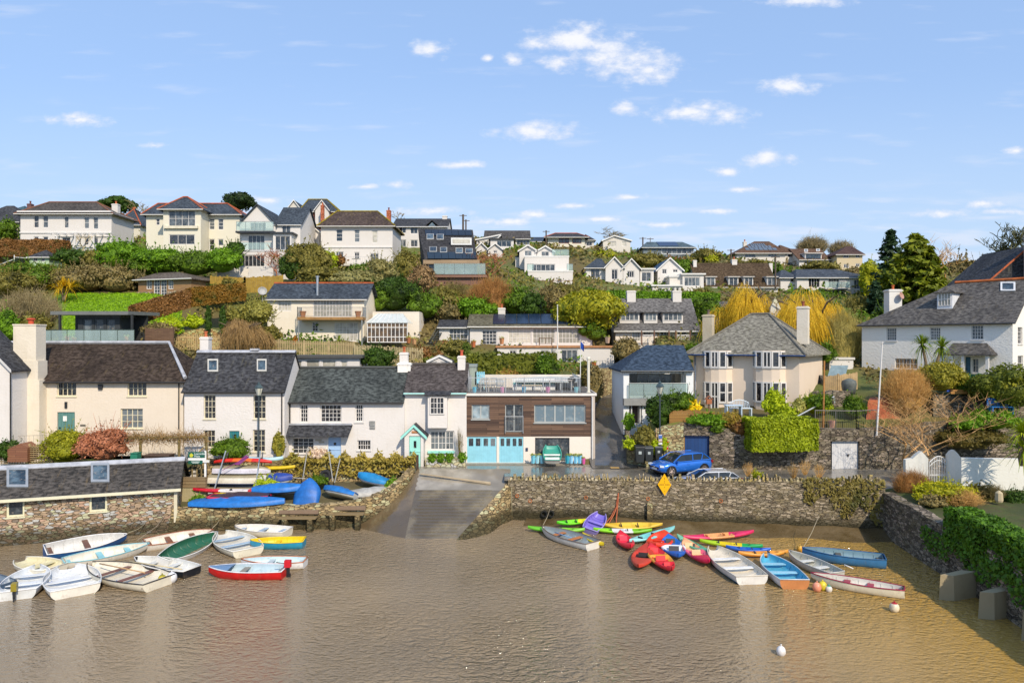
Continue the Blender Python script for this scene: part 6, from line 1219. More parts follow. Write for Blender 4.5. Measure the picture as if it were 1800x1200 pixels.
conifer(1566, 402, 565, 90, 92, 'tall dark blue-green conifer behind the big cypress', leafm('1a2a1c', '2e4428', '142016'), 11); conifer(1609, 411, 560, 84, 165, 'big golden green cypress right of the long balcony house', leafm('2e3c0c', '6c7416', '24300c'), 5, 22, dens=1.7, leaf=.42); conifer(1636, 440, 555, 86, 66, 'second golden green cypress stem leaning right of the big cypress', leafm('2e3c0c', '666c18', '24300c'), 9, 16, leaf=.4)
baretree(1662, 410, 520, 92, 80, 'bare twiggy tree rising right of the golden cypress', TANT, levels=5, nb=3, r0=.22, minr=.03); baretree(1787, 386, 500, 84, 84, 'large half bare tree on the skyline at the right edge', leafm('2c3220', '4a4c34', trans=.1), levels=6, nb=3, r0=.3, minr=.05, up=.4)
for a in ((1690,455,510,125,90,'brown wood edge on the skyline right of the bare twiggy tree'),(1745,458,515,122,90,'brown wood edge on the skyline left of the dark verge roof'),(1640,470,520,120,60,'brown bushes at the foot of the golden cypress')): B(*a[:5], OL if a[0] > 1700 else BR, a[5], 'woodland_edge', leaf=3.6)
B(1768, 440, 480, 100, 50, G2, 'dark evergreen bush below the half bare skyline tree'); B(1240, 436, 462, 116, 60, OL, 'olive bush on the ridge right of the glass-walled slate house'); B(1252, 448, 463, 112, 24, YG, 'yellow-green bush on the ridge left of the solar bungalow'); B(1180, 452, 470, 112, 70, RU, 'russet bank of bracken below the glass-walled slate house'); B(1195, 455, 490, 103, 60, G1, 'green bush between blue-grey gabled house and brown roof')
B(1140, 443, 472, 108, 60, OL, 'olive shrubbery above the twin white gables'); B(1060, 440, 460, 112, 50, YG, 'yellowish scrub below the pale gable-fronted bungalow'); B(1250, 460, 478, 108, 40, OL, 'low olive scrub behind the brown roof ridge'); B(1335, 456, 472, 110, 60, OL, 'low scrub under the solar-panelled bungalow'); B(1362, 460, 482, 106, 28, G1, 'green bush at the right end of the brown roof'); B(1440, 458, 478, 108, 60, OL, 'scrub below the blue-glazed dormer'); B(1530, 450, 540, 96, 40, YG, 'yellow-olive tree between square tan house and conifers', 'small_tree', 'tree'); B(1500, 470, 492, 104, 50, BR, 'brown scrub below the square tan house')
# upper left gardens
hedge(W(-20,452,88), W(118,452,88), 1.4, wz(423,88)-wz(452,88), RU, 'long russet beech hedge below the top left villa', n=13000, leaf=.14, seed=2); B(12, 384, 425, 99, 46, G1, 'green bush at the left edge beside the long villa'); B(128, 436, 468, 84, 60, G2, 'dark shrub left of the twisted bare tree'); B(168, 440, 470, 84, 50, OL, 'olive shrub below the villa pergola'); baretree(146, 412, 446, 90, 34, 'pale twisted pollarded tree against the long villa', paint('b8a888', .9), levels=4, nb=2, r0=.18, minr=.05)
for a in ((212,422,475,83,95,LAUR,'large laurel clump right of the long villa'),(285,437,485,81,110,LAUR,'laurel hedge mass below the tall cream bay'),(345,437,487,80,90,G1,'dark green laurel mass right of the cream bay foot'),(392,433,482,79,66,LAUR,'bright laurel dome in front of the cream villa right wing'),(412,423,462,82,40,G2,'blue-green small tree beside the gabled modern house'),(318,445,478,82,50,YG,'yellow-green shrub amid the laurels'),(250,452,490,80,60,G1,'green shrub in front of the laurel clump'),
 (62,460,512,78,120,G1,'broad green shrub bank on the left slope'),(150,464,516,77,110,BR,'brown bramble bank above the lawn'),(208,468,517,77,90,BR,'brown shrub bank left of the summer house'),(20,475,525,75,90,OL,'olive scrub at the left edge above the garden studio'),(100,470,505,78,70,OL,'olive scrub behind the yellow fern palm'),(180,478,505,77,40,G2,'small dark green bush in the bramble bank'),(375,498,525,74,46,G2,'dark bush right of the rain barrel'),(405,486,520,76,40,OL,'scrub in front of the panel fence'),(12,540,612,58,50,LAUR,'vivid green bush at the left edge behind the big chimney'),(62,550,590,59,60,OL,'olive bush left of the garden studio'),(280,566,590,59,60,BR,'brown bush behind the wicker screen'),(300,556,590,61,50,BT,'lime green bush above the wicker screen'),(340,552,578,63,34,BT,'lime green shrub below the russet hedge'),(450,524,575,64,75,leafm('5a5a24','8a8648','3e4420'),'pale olive shrub beside the cream balconied house'),(408,540,566,66,40,OL,'olive shrub behind the weeping tree'),(475,570,600,64,40,OL,'shrub at the left foot of the balconied house')): B(*a)
twigbush(52, 506, 585, 61, 110, GREYT, 'grey bare twiggy tree left of the garden studio roof', 'bare_tree', 'tree', n=900, r=.022, bend=.3)
for x in (366, 391): B(x, 536, 590, 60, 13, G2, 'slim dark columnar cypress, left of two, by the russet hedge' if x < 380 else 'slim dark columnar cypress, right of two, by the russet hedge', 'columnar_cypress', 'shrub', k=3, group='columnar cypresses')
hedge(W(232,572,62), W(330,540,66), 1.6, 1.7, RU, 'russet hedge rising along the lawn edge', leaf=.13, n=9000, seed=6); hedge(W(330,540,66), W(425,528,70), 1.8, 1.7, leafm('5a4a1c', '7c5a22', '3c4418'), 'green and russet hedge continuing up to the balconied house', leaf=.13, n=9000, seed=7)
palm(112, 500, 524, 72, 'yellowing fern palm on the left slope', [(112,503),(104,508),(122,506)], 'fern_palm', 1.7, 60, ('b08c14', '8a7a10'), .1, 'palm')
strands(422, 556, 622, 58.5, 100, 'brown bare weeping tree behind the two-roof-window cottage', WEEP, 1500, 'weeping_tree', 4, .72, .016)
# middle of the hillside
baretree(485, 430, 492, 82, 60, 'bare blossom tree against the gabled modern house', PINKT, levels=5, r0=.14, minr=.025)
for a in ((540,423,490,80,85,OL,'big olive evergreen between modern house and mossy villa'),(512,440,495,79,40,G2,'dark shrub right of the blossom tree'),(575,440,480,84,40,BT,'yellow-green shrub at the terrace corner of the mossy villa'),(590,448,470,86,36,RU,'rusty clipped bush left of the villa terrace'),(560,466,505,77,80,OL,'olive scrub above the balconied house roof'),(620,474,505,77,90,leafm('5c5c34','8a8660','464a28'),'grey-olive scrub below the villa terrace'),(668,452,500,79,60,leafm('5c5a34','86805a','464a28'),'grey-olive bush left of the slate chalet'),(640,464,485,82,70,G1,'green bank under the villa terrace'),(715,440,495,82,50,OL,'olive bush at the left foot of the slate chalet'),
 (692,482,550,75,90,G2,'dark green tree mass right of the balconied house'),(664,500,548,74,50,G1,'green bush against the balconied house gable'),(748,512,562,74,70,G1,'dark green bush above the annexe wall'),(742,462,520,80,56,leafm('5a4a3a','7c664c','4a3e30',trans=.1),'pinkish brown bush left of the chalet terrace'),(790,505,545,78,60,OL,'olive scrub below the chalet terrace'),(835,518,566,75,75,LAUR,'green dome bush below the chalet'),(788,532,566,74,46,BR,'brown bush left of the green dome'),(905,500,556,76,60,G1,'green shrub right of the big russet bush'),(938,512,560,75,50,G2,'dark green shrub above the solar bungalow'),(968,500,552,77,56,BR,'brown shrub left of the yellow-green tree'),(1000,500,530,82,70,OL,'olive scrub below the three-tier house'),(1030,505,520,86,60,G1,'green hedge patch under the terraced gables'),
 (1232,505,530,84,40,OL,'olive scrub below the picture-window extension'),(1250,520,585,76,46,G1,'green shrub right of the dormer house'),(1218,602,625,64,30,G1,'bush at the right end of the verandah'),(800,596,628,64,60,OL,'planted bank in front of the small white wing'),(745,606,640,62,60,RU,'rusty planting below the annexe steps'),(1100,590,640,64,46,BR,'small brown bush between bungalow wall and dormer house'),(1045,560,600,70,50,G1,'green shrub under the yellow-green tree')): B(*a)
twigbush(864, 484, 556, 76, 92, ORT, 'large russet twiggy bush above the bungalow roof', n=1500, r=.022, core=True); baretree(856, 440, 500, 88, 70, 'bare pinkish tree in front of the two-gabled cottage', PINKT, levels=5, r0=.15, minr=.025); twigbush(800, 492, 545, 79, 60, BR, 'bare brown shrub under the chalet terrace', n=500, r=.022)
leaftree(1038, 505, 612, 71, 118, 'big yellow-green tree at the right end of the solar bungalow', leafm('4c5810', '908c20', '3a4a0c'), k=22, dens=.75)
hedge(W(1058,530,83), W(1262,534,83), 1.6, wz(513,83)-wz(530,83), LAUR, 'long clipped green hedge behind the dormer house chimneys', leaf=.2, n=7000, seed=8); B(1238, 520, 590, 77, 60, G1, 'tall green shrub at the right gable of the dormer house')
strands(1425, 498, 640, 65, 190, 'great golden weeping willow behind the hipped house', WILL, 4600, 'willow_tree', 3, .7, .015); strands(1310, 492, 605, 68, 120, 'smaller golden willow beside the slate cottage dormer', WILL, 2800, 'willow_tree', 8, .7, .015)
baretree(1320, 498, 600, 69.5, 110, 'gnarled pale branches in the smaller golden willow', paint('8a7050', .9), levels=3, nb=2, r0=.28, minr=.05, spread=1.3); twigbush(1482, 540, 650, 62, 80, leafm('70683c','8f8550','54502c',trans=.1), 'olive twiggy shrub right of the great willow', n=900, r=.02, core=True); B(1450, 600, 640, 60, 40, G1, 'green bush at the right eave of the hipped house'); conifer(1538, 496, 565, 80, 34, 'small dark blue spruce between balcony house and big chimney', leafm('1a2a20', '2e4430'), 12, 10); B(1510, 520, 560, 82, 50, OL, 'scrub below the long balcony house'); B(1570, 540, 580, 78, 70, G1, 'dark growth at the foot of the golden cypress')
hedge(W(822,668,59), W(978,668,59), 1.8, wz(622,59)-wz(668,59), leafm('3c4414', '5e641e', '2e3610'), 'tall clipped hedge behind the roof terrace', leaf=.17, seed=9); hedge(W(745,660,58.5), W(812,660,58.5), 1.2, wz(630,58.5)-wz(660,58.5), leafm('3c4414', '5e641e'), 'lower hedge behind the tiny white shed', leaf=.17, seed=10); B(960, 620, 668, 57.5, 42, G1, 'green shrub at the right end of the terrace hedge'); B(820, 602, 622, 63, 17, leafm('3a4a18', '56662a'), 'small clipped ball bush on the bungalow terrace', k=3); B(893, 648, 672, 56, 40, leafm('8a4a34', '7a7a34', 'b06a44'), 'reddish flowering shrub behind the terrace furniture'); B(665, 608, 652, 55.5, 60, G2, 'dark feathery conifer shrub behind the slate ridge', k=9)
B(1046, 640, 712, 58, 36, BR, 'brown dead bank beside the lane'); B(1030, 640, 690, 60, 40, OL, 'olive scrub on the bank above the lane')
for x, y, c in ((518,592,('a8642c','7a5a24')), (596,590,('7c8a2c','56662a'))): palm(x, y+10, y+12, 63, 'orange spiky flax below the timber balcony' if x < 550 else 'green spiky yucca below the timber balcony', [(x, y+9)], 'spiky_plant', .9, 45, c, .05, 'plant')
# gardens of the wing and hipped house
for a in ((1160,688,756,49.2,52,G2,'tall ivy column at the lane corner of the modern wing'),(1193,686,726,49.6,60,G1,'ivy-clad hedge in front of the glass balcony'),(1216,704,728,49,33,leafm('9a8a0c','d0b81c','7a7a10'),'bright yellow bush behind the timber fence'),(1105,724,758,50.4,19,LAUR,'small green cone bush by the wing door'),(1362,684,734,48.6,44,BT,'tallest clipped yellow-green topiary dome'),(1380,711,738,47.9,36,leafm('6a7c10','8f9c1c'),'clipped dome in front of the tallest topiary'),(1404,699,727,48.4,24,leafm('7a7c44','98965c'),'small grey-green clipped ball'),(1434,692,728,49,52,BT,'broad green shrub right of the clipped ball'),(1281,722,752,48,50,leafm('6a5a2c','8a7a34','6a3a24'),'russet and green flower bed by the garden bench'),(1240,726,748,47.8,70,LAUR,'leafy plants along the foot of the timber fence'),(1300,740,770,47,30,RU,'rust-red shrub on the wall left of the lime hedge'),(1262,742,760,47.2,24,G1,'green tuft on top of the stone wall'),(1110,770,790,47.4,30,BT,'bright weeds behind the wheelie bins'),(1152,770,800,47.1,16,BT,'fern growing beside the sign post'),(1168,768,792,47.1,14,BT,'fern growing above the red post box'),(1135,745,790,47.4,40,OL,'ivy on the wall behind the bins')): B(*a, leaf=3.0)
hedge(W(1314,790,46.2), W(1428,788,46.2), 1.9, wz(736,46.2)-wz(790,46.2), leafm('55660c', '8a961a', '42580c'), 'thick lime green clipped hedge on the wall above the road', leaf=.12, n=13000, rnd=.12, seed=12)
# right-hand garden
twigbush(1592, 642, 722, 48.2, 88, TANT, 'tan twiggy dome bush in front of the right white house', n=1700, r=.014, core=True); B(1655, 632, 690, 48.6, 90, leafm('56581c','8a8430','3a4418'), 'olive evergreen bush under the cabbage palm'); palm(1628, 650, 662, 49.6, 'twin-headed cabbage palm in front of the right white house', [(1621,605),(1655,610)], 'palm_tree', 1.25, 110)
leaftree(1775, 636, 742, 46.6, 110, 'dark lemon tree with yellow fruit at the right edge', leafm('2e3a10', '5c6420', '8a8418'), k=14, dens=.6); B(1700, 660, 695, 49, 70, G1, 'green planting below the slate porch'); B(1745, 715, 755, 46.6, 80, LAUR, 'leafy plants beside the blue bench'); B(1700, 730, 756, 46.8, 70, LAUR, 'grassy daffodil patch on the right terrace'); B(1500, 695, 735, 48, 40, G1, 'shrub behind the terrace railing'); B(1440, 690, 720, 48.2, 40, G1, 'green shrub behind the handrail'); palm(1508, 705, 722, 48, 'small spiky palm behind the terrace railing', [(1508,706)], 'palm_tree', .7, 50, tr=.06)
baretree(1600, 680, 838, 44.6, 196, 'large bare spreading tree in front of the stone wall', leafm('80684a', 'a4805c', '6a5438', trans=.05), levels=6, nb=3, r0=.16, minr=.01, up=.48, trunk=.24, seed=21, spread=.72); B(1700, 748, 790, 47, 120, leafm('4a4420','5c5228','3a3a1c'), 'dry creeper over the stone wall right of the bare tree', depth=.1)
twigbush(1604, 824, 882, 41, 68, ORT, 'rounded tawny dead bush on the wall corner', n=1200, r=.012, core=True); B(1660, 846, 886, 38.6, 108, leafm('5a6410', 'a09c1c', '3a4a0c'), 'golden green bush in front of the white gate', leaf=3.0); twigbush(1690, 858, 892, 37.6, 80, TANT, 'dry twigs over the ivy beside the golden bush', n=500, r=.012); twigbush(1745, 850, 878, 38, 44, BR, 'small brown twiggy bush against the white garden wall', n=400, r=.012); palm(1797, 740, 812, 38.5, 'drooping yucca against the white garden wall at the right edge', [(1797,760),(1799,790)], 'yucca', 1.3, 110, ('8a9420', '4c6414'), .12, 'plant')
IVY = leafm('263f10', '4c701c', '1c340c')
for i, (a, b) in enumerate((((33.6,21.4),(29.2,20.9)), ((29.2,20.9),(24,20.3)), ((24,20.3),(15,19.6)))): hedge((a[1]+.6, a[0], 1.7), (b[1]+.6, b[0], 1.7), 1.5, 1.6, IVY, ('ivy hedge on the right wall, farthest stretch beside the golden bush', 'ivy hedge on the right wall above the first concrete blocks', 'nearest ivy hedge on the right wall, running out of the photo')[i], 'ivy_hedge', leaf=.13, n=7000, seed=30+i)
rng = np.random.default_rng(77); n = 3500; dd = rng.uniform(14, 35.5, n); xx = np.interp(dd, [20,27,31,34.6,38], [19.7,20.45,21.0,21.35,21.75])-.12+rng.normal(0, .06, n); zz = 2.0-np.abs(rng.normal(0, .62, n))*(1+.6*np.sin(dd*1.7)); ok = zz > .8
tag(npmesh('ivy', leafquads(np.stack([xx, dd, zz], 1)[ok], np.tile([-.9,0,.3], (ok.sum(), 1)), .14, rng, 1.3, .5), IVY), 'dark ivy hanging down the shaded face of the right wall', 'ivy', kind='stuff')
n = 1500; u = rng.uniform(0, 1, n)**.7*4.6; uu = BL-u; zz = rng.uniform(.2, 3.3, n); ok = (zz > .6+.35*u+.5*np.sin(uu*3)); pts = np.array([BW.p(a, b, -.1) for a, b in zip(uu, zz)]); tag(npmesh('creeper', leafquads(pts[ok], np.tile([0,-1,.2], (ok.sum(), 1)), .13, rng, 2.2, .6), leafm('4a4626', '6a6034', '3a3c1c', trans=.1)), 'dry creeper hanging over the right end of the harbour wall', 'creeper', kind='stuff')
# left foreground gardens
B(112, 754, 815, 44.6, 84, leafm('4c5414', '8a8a20', '3a4412'), 'yellow-green heath bush behind the boathouse ridge'); B(183, 751, 812, 44.4, 88, PINKT, 'pink-brown heath bush behind the boathouse ridge'); B(410, 768, 806, 46.3, 72, G1, 'rounded green bush before the teal door'); B(18, 772, 812, 44.5, 40, G2, 'dark shrub behind the trellis at the left edge'); B(490, 757, 806, 47.0, 22, leafm('5a5a24','8a8434','3c4a18'), 'climbing plant on the corner of the pale-door cottage'); B(560, 789, 806, 46.9, 44, leafm('7a5a58','d8ccc8','5a6a34'), 'white and pink flowering shrub by the pale blue door', leaf=2.6); B(350, 868, 898, 42.6, 0.1+36, LAUR, 'green weeds at the boathouse corner')
for i, x in enumerate((760, 776, 790, 812)): B(x, 796+(i == 3)*-2, 813, 47.5, 17, LAUR, ('green cushion plant at the left end of the stone planter', 'second cushion plant in the stone planter', 'third cushion plant in the stone planter', 'green plant at the right end of the stone planter')[i], 'planter_plant', 'plant', k=3, leaf=2.4, group='planter plants')
twigbush(808, 745, 808, 47.9, 14, BR, 'thin bare climber on the white house corner', n=60, r=.01)
for a in ((470,836,860,44,40,BT,'green weeds beneath the road trailer'),(560,836,850,45,40,G1,'weeds among the boats by the garden wall'),(690,840,858,44.8,30,LAUR,'weeds behind the blue covered dinghy'),(1330,828,842,43.6,24,YG,'weed tuft on the harbour wall coping')): B(*a, leaf=2.6)
n = 5000; t = rng.uniform(0, 1, n); px_ = 500+t*232; tp = np.stack([wx(px_, 46.6)+0*t, 46.55+rng.normal(0, .18, n), 3.35+np.abs(rng.normal(0, .16, n))*(1+.7*np.sin(px_*.21))-(rng.uniform(0,1,n)<.4)*rng.uniform(0,1.1,n)], 1); tag(npmesh('wall_weeds', leafquads(tp, np.tile([0,-.6,.5], (n, 1)), .12, rng, 2.4, .8), leafm('6a6030', '8a7c3c', '4c5420', trans=.15)), 'dry weeds and ferns along the garden wall behind the boats', 'weeds', kind='stuff')
for x, y in ((1105,850),(1315,825),(1395,828),(1415,822),(1440,828)): twigbush(x, y-16, y+8, BW.p(BW.px(x,y)[0],0).y+.5, 22, TANT, {1105:'dry grass tuft on the wall coping left of the yellow sign',1315:'dry grass tuft behind the coping below the lime hedge',1395:'first dry tuft right of the blue car, on the coping',1415:'tallest dry tuft on the harbour wall coping',1440:'dry tuft on the coping left of the white garage door'}[x], 'grass_tuft', 'grass', n=60, r=.008)

for i, (x, yt, yb, w, mt, lb) in enumerate(((1720,852,890,70,OL,'olive shrub between golden bush and white garden wall'),(1785,862,900,60,G2,'dark shrub at the foot of the white wall, right edge'),(1640,868,890,40,BR,'dead brown growth on the wall corner below the gate'))): B(x, yt, yb, 38.6-i*.6, w, mt, lb, leaf=3)
# ------------------------------------------------------------------ boats
def local(name, label, cat, loc, rot, group=None):
    o = thing(name, label, cat, loc, group); o.rotation_euler = rot; WL[o.name] = Vector((0,0,0)); return o
def gelcoat(h):
    k = ('gel', h)
    if k not in MC:
        m, nt, b = newmat('hull_'+h); v = coords(nt); c = lin(h); col = mixc(nt, sstep(nt, noise(nt, v, 1.6, 5, .65), .35, .7), dark(c, .78), c); col = mixc(nt, mth(nt, 'MULTIPLY', sstep(nt, noise(nt, v, 3.3, 6, .7), .5, .72), .38), col, lin('6e6048'))
        lk(nt, col, b.inputs['Base Color']); b.inputs['Roughness'].default_value = .42; MC[k] = m
    return MC[k]
def boat(label, bow, stern, hull, inner, rim, beam=.40, h=.5, tr=.72, bow_w=.04, bottom=None, seats=(.28,.58), seatc=None, zg=.45, roll=0.0, pitch=0.0, name='dinghy', group='boats moored by the left wall', foredeck=0, rimr=.028, place=None, flip=False, cover=None, motor=None, sole=None, bowrise=.28, transom=None, fine=2.3, ribs=True):
    """clinker-ish rowing boat; bow and stern are photo points at gunwale height zg"""
    if place: p, L, yaw = place
    else:
        Db, Ds = Dw(bow[1], zg), Dw(stern[1], zg); a = Vector((wx(bow[0], Db), Db, 0)); b = Vector((wx(stern[0], Ds), Ds, 0)); L = (a-b).length; yaw = math.atan2(a.y-b.y, a.x-b.x); p = b
    draft = .12; rot = (roll + (math.pi if flip else 0), -pitch, yaw)
    o = local(name, label, 'dinghy', (p.x, p.y, (p.z if place else -draft)), rot, group); Bm = beam*L/2 if beam < 1 else beam/2; N = 18; K = 8
    def hb(s): return Bm*((tr+(1-tr)*math.sin(math.pi/2*min(1, s/.42))) if s < .42 else (bow_w+(1-bow_w)*(1-((s-.42)/.58)**fine)))
    def zt(s): return h*(1+.06*(1-s)**2 + bowrise*max(0, s-.3)**1.6)
    def zk(s): return h*.62*max(0, (s-.72)/.28)**2.2
    def sect(s, inset=0.0, floor=0.0, flat=.16):
        b, z1, z0 = max(.012, hb(s)-inset), zt(s), zk(s)+floor; out = []
        for i in range(K+1):
            t = i/K; y = b*(1-(1-t)**2.1)**.62 if t > 0 else 0; out.append((s*L, y, z0+(z1-z0)*(t**1.75)))
        return out
    S = [i/N for i in range(N+1)]; mb = MB(); rows = []
    for s in S: q = sect(s); rows.append([(x, -y, z) for x, y, z in q[::-1]] + q[1:])
    mb.grid(rows, 0, flip=True)
    lo = 3 if bottom else 4; bottom = bottom or ('a0967a' if sum(lin(hull)) > 1.5 else None)
    for k in range(len(mb.f)): mb.m[k] = 1 if lo <= (k % (2*K)) <= 2*K-1-lo else 0
    mb.poly(rows[0], 2); mh = mb.build('hull', [gelcoat(hull), gelcoat(bottom or hull), gelcoat(transom or hull)], o, True)
    for pl in mh.data.polygons:
        if len(pl.vertices) > 4: pl.use_smooth = False
    m2 = MB(); rows2 = []; top = 1-foredeck
    for s in S:
        s2 = min(max(s, .025), .97); q = sect(s2, .035, .14); rows2.append([(x, -y, z-.006) for x, y, z in q[::-1]] + [(x, y, z-.006) for x, y, z in q[1:]])
    m2.grid(rows2, 0); m2.poly(rows2[0][::-1], 0); inn = m2.build('inner_hull', gelcoat(inner), o, True)
    if ribs:
        rb = MB()
        for s in (.12,.24,.36,.48,.6,.72,.82):
            q = sect(s, .045, .15); pts = [(x, -y, z) for x, y, z in q[::-1]]+q[1:]; rb.tube(pts[1:-1], .014, 4)
        rb.build('rib', gelcoat(inner), inn)
    g = MB(); ring = [(s*L, -hb(s), zt(s)) for s in S[::-1]] + [(s*L, hb(s), zt(s)) for s in S]; g.tube(ring, rimr, 6); g.tube([(0,-hb(0),zt(0)), (0,hb(0),zt(0))], rimr, 6); g.build('gunwale', gelcoat(rim), o, True)
    for s in seats:
        b = hb(s)-.05; w = .085*1.6/1.0*min(1, L/3.2); t = MB(); z = zt(s)*.66; t.box(s*L-w, -b, z, s*L+w, b, z+.035); t.build('seat', gelcoat(seatc or inner), o)
    if seats:
        t = MB(); z = zt(0)*.62; b = hb(.06)-.06; t.box(.05, -b, z, .36, b, z+.035); t.build('stern_seat', gelcoat(seatc or inner), o)
    if foredeck:
        d = MB(); rr = [[(s*L, -hb(s)+.02, zt(s)+.012), (s*L, 0, zt(s)+.05), (s*L, hb(s)-.02, zt(s)+.012)] for s in np.linspace(1-foredeck, .985, 6)]; d.grid(rr); d.build('foredeck', gelcoat(cover or rim), o)
    elif cover:
        d = MB(); rr = []
        for s in np.linspace(-.012, 1.005, 14):
            sc = min(max(s, 0), 1); b = hb(sc)+.05; r_ = random.Random(int(sc*50)); up = .24*math.sin(math.pi*min(.97, .12+.86*(1-sc)))*(1+r_.uniform(-.15,.15))
            rr.append([(s*L, b*k, (zt(sc)+.03+up*(1-k*k)) if abs(k) < 1.01 else zt(sc)-.2) for k in (-1.02,-1,-.75,-.45,-.15,.15,.45,.75,1,1.02)])
        d.grid(rr); d.build('cover', paint(cover, .5, .22, 3, .35), o, True)
    if motor:
        m = MB(); m.obox((-.14,0,zt(0)+.22), (.3,.22,.34)); m.obox((-.16,0,zt(0)-.05), (.13,.1,.5), 0, 1); m.obox((-.18,0,zt(0)-.38), (.2,.05,.22), 0, 1); m.tube([(-.02,0,zt(0)+.2), (.42,.05,zt(0)+.3)], .02, 6, 1)
        m.build('outboard_motor', [paint(motor, .35), paint('24262a', .4)], o)
    return o
GL = 'boats moored by the left wall'; GRt = 'boats moored by the harbour wall'
boat('long white boat with blue outside nearest the boathouse wall', (221,940), (78,966), '1c5a98', 'dedcd6', 'eeece8', .34, .62, tr=.8, seats=(.5,), seatc='6a4a3c', roll=.3)
boat('white boat with pale turquoise rim and seats lying second from the boathouse wall', (262,953), (110,982), 'dad6ca', 'e6e0d0', '8cc4cc', .30, .5, tr=.55, seats=(.42,.74), seatc='8cc4cc', roll=.16)
boat('small cream tender with yellowed floor at the far left of the moored boats', (35,978), (97,991), 'dcd6c4', 'd8cfa8', 'e6e0d0', .58, .42, tr=.8, bow_w=.35, seats=(.45,))
boat('white plastic dinghy with bow to the wall and a small motor bracket, lower left', (66,992), (27,1036), 'dcdedc', 'e2e6e8', 'f2f2f2', .5, .5, tr=.85, bow_w=.12, seats=(.4,.72), motor='8a7c28')
boat('small round white dinghy with blue fenders between plastic dinghy and black-rimmed boat', (118,992), (133,1030), 'e8e2d4', 'e4e6e6', 'ecece8', .6, .5, tr=.85, bow_w=.3, seats=(.5,), bottom='2a4a90')
boat('cream boat with black rubbing rim and two brown seats', (158,988), (280,1016), 'e4dcc6', 'e2dac6', '2c2a2c', .42, .5, tr=.75, bow_w=.12, seats=(.36,.66), seatc='7a5048')
boat('white boat with black outside behind the black-rimmed cream boat', (237,977), (338,996), '1c2026', 'dadad4', 'e8e6e0', .36, .48, seats=(.4,.7))
boat('white boat with dark green inside leaning over beside the wooden-rimmed boat', (377,935), (282,980), 'dedcd6', '2c6a50', 'e8e6e0', .30, .55, tr=.5, seats=(), roll=.28, bottom='8a3a30')
boat('white boat with varnished wooden rim and brown seats against the wall', (374,930), (254,951), 'ded8cc', 'e8e0d0', '9c5a38', .36, .52, seats=(.35,.7), seatc='7a4a34', roll=.16)
boat('white clinker tender with pale blue seat pointing away at the mud edge', (390,932), (437,962), 'e0dac4', 'd8d4c8', 'ece8dc', .5, .48, tr=.75, bow_w=.2, seats=(.4,.72), seatc='a8c0d4')
boat('white dinghy with blue-grey seats nearest the stone benches', (413,923), (506,929), 'e2dac4', 'e6e0d4', 'eee8e0', .42, .5, tr=.8, seats=(.15,.5,.86), seatc='9cb4cc')
boat('yellow inside dinghy with turquoise outside', (440,948), (535,946), '2a94b4', 'e8c410', 'f0d020', .40, .5, tr=.85, seats=(.5,), seatc='e8c410', transom='2a94b4')
boat('white dinghy with orange-brown rim and pale blue inside behind the red boat', (424,980), (537,980), 'e8e8e6', 'c4dae0', 'c07a50', .36, .46, seats=(.55,), seatc='b8c4c8')
boat('bright red motor dinghy with blue foredeck and white stripe', (367,996), (501,997), 'd0181c', 'b4c8d0', 'e8e8ec', .36, .52, tr=.85, seats=(.55,), seatc='8a8478', foredeck=.3, cover='6a8cb0', motor='c8202c')
boat('dark blue-grey dinghy cut off by the left edge of the photo', (-95,1002), (4,1024), '3a5068', '7a8a98', '4a5a6a', .4, .45)
boat('white dinghy with grey inside and two orange seats beside the green kayaks', (953,924), (1043,951), 'e4e0d6', '8c989c', '7a6656', .36, .5, tr=.8, seats=(.38,.68), seatc='c07a44', group=GRt)
boat('cream dinghy with white seats and blue bottom between kayaks and turquoise boat', (1253,959), (1322,1010), 'e6e4de', 'e2d8c4', 'e0d8c8', .40, .5, tr=.85, bow_w=.25, bottom='2a78b0', seats=(.36,.66), seatc='f0f0ee', group=GRt)
boat('clinker boat turquoise inside with orange-brown transom', (1346,973), (1397,1018), 'dcdce0', '58b4d4', 'c8d4dc', .42, .54, tr=.85, bow_w=.1, seats=(.4,.72), seatc='9cd0e4', transom='c88450', group=GRt)
boat('pale grey dinghy with white seats behind the turquoise clinker boat', (1387,966), (1472,1003), 'c4c4bc', 'b8b8ac', 'd0cec6', .34, .48, seats=(.35,.65), seatc='dadad4', group=GRt)
boat('weathered blue boat in the shade of the corner walls', (1410,965), (1556,980), '3c7cb0', '7a98a4', '2a6090', .34, .58, tr=.8, seats=(.55,), seatc='5a5650', group=GRt)
boat('long white boat with maroon rim nearest the right wall', (1425,1006), (1590,1032), 'e4dcc4', 'dcd8cc', '9c2444', .27, .5, tr=.6, seats=(.35,.6), seatc='a03048', group=GRt)
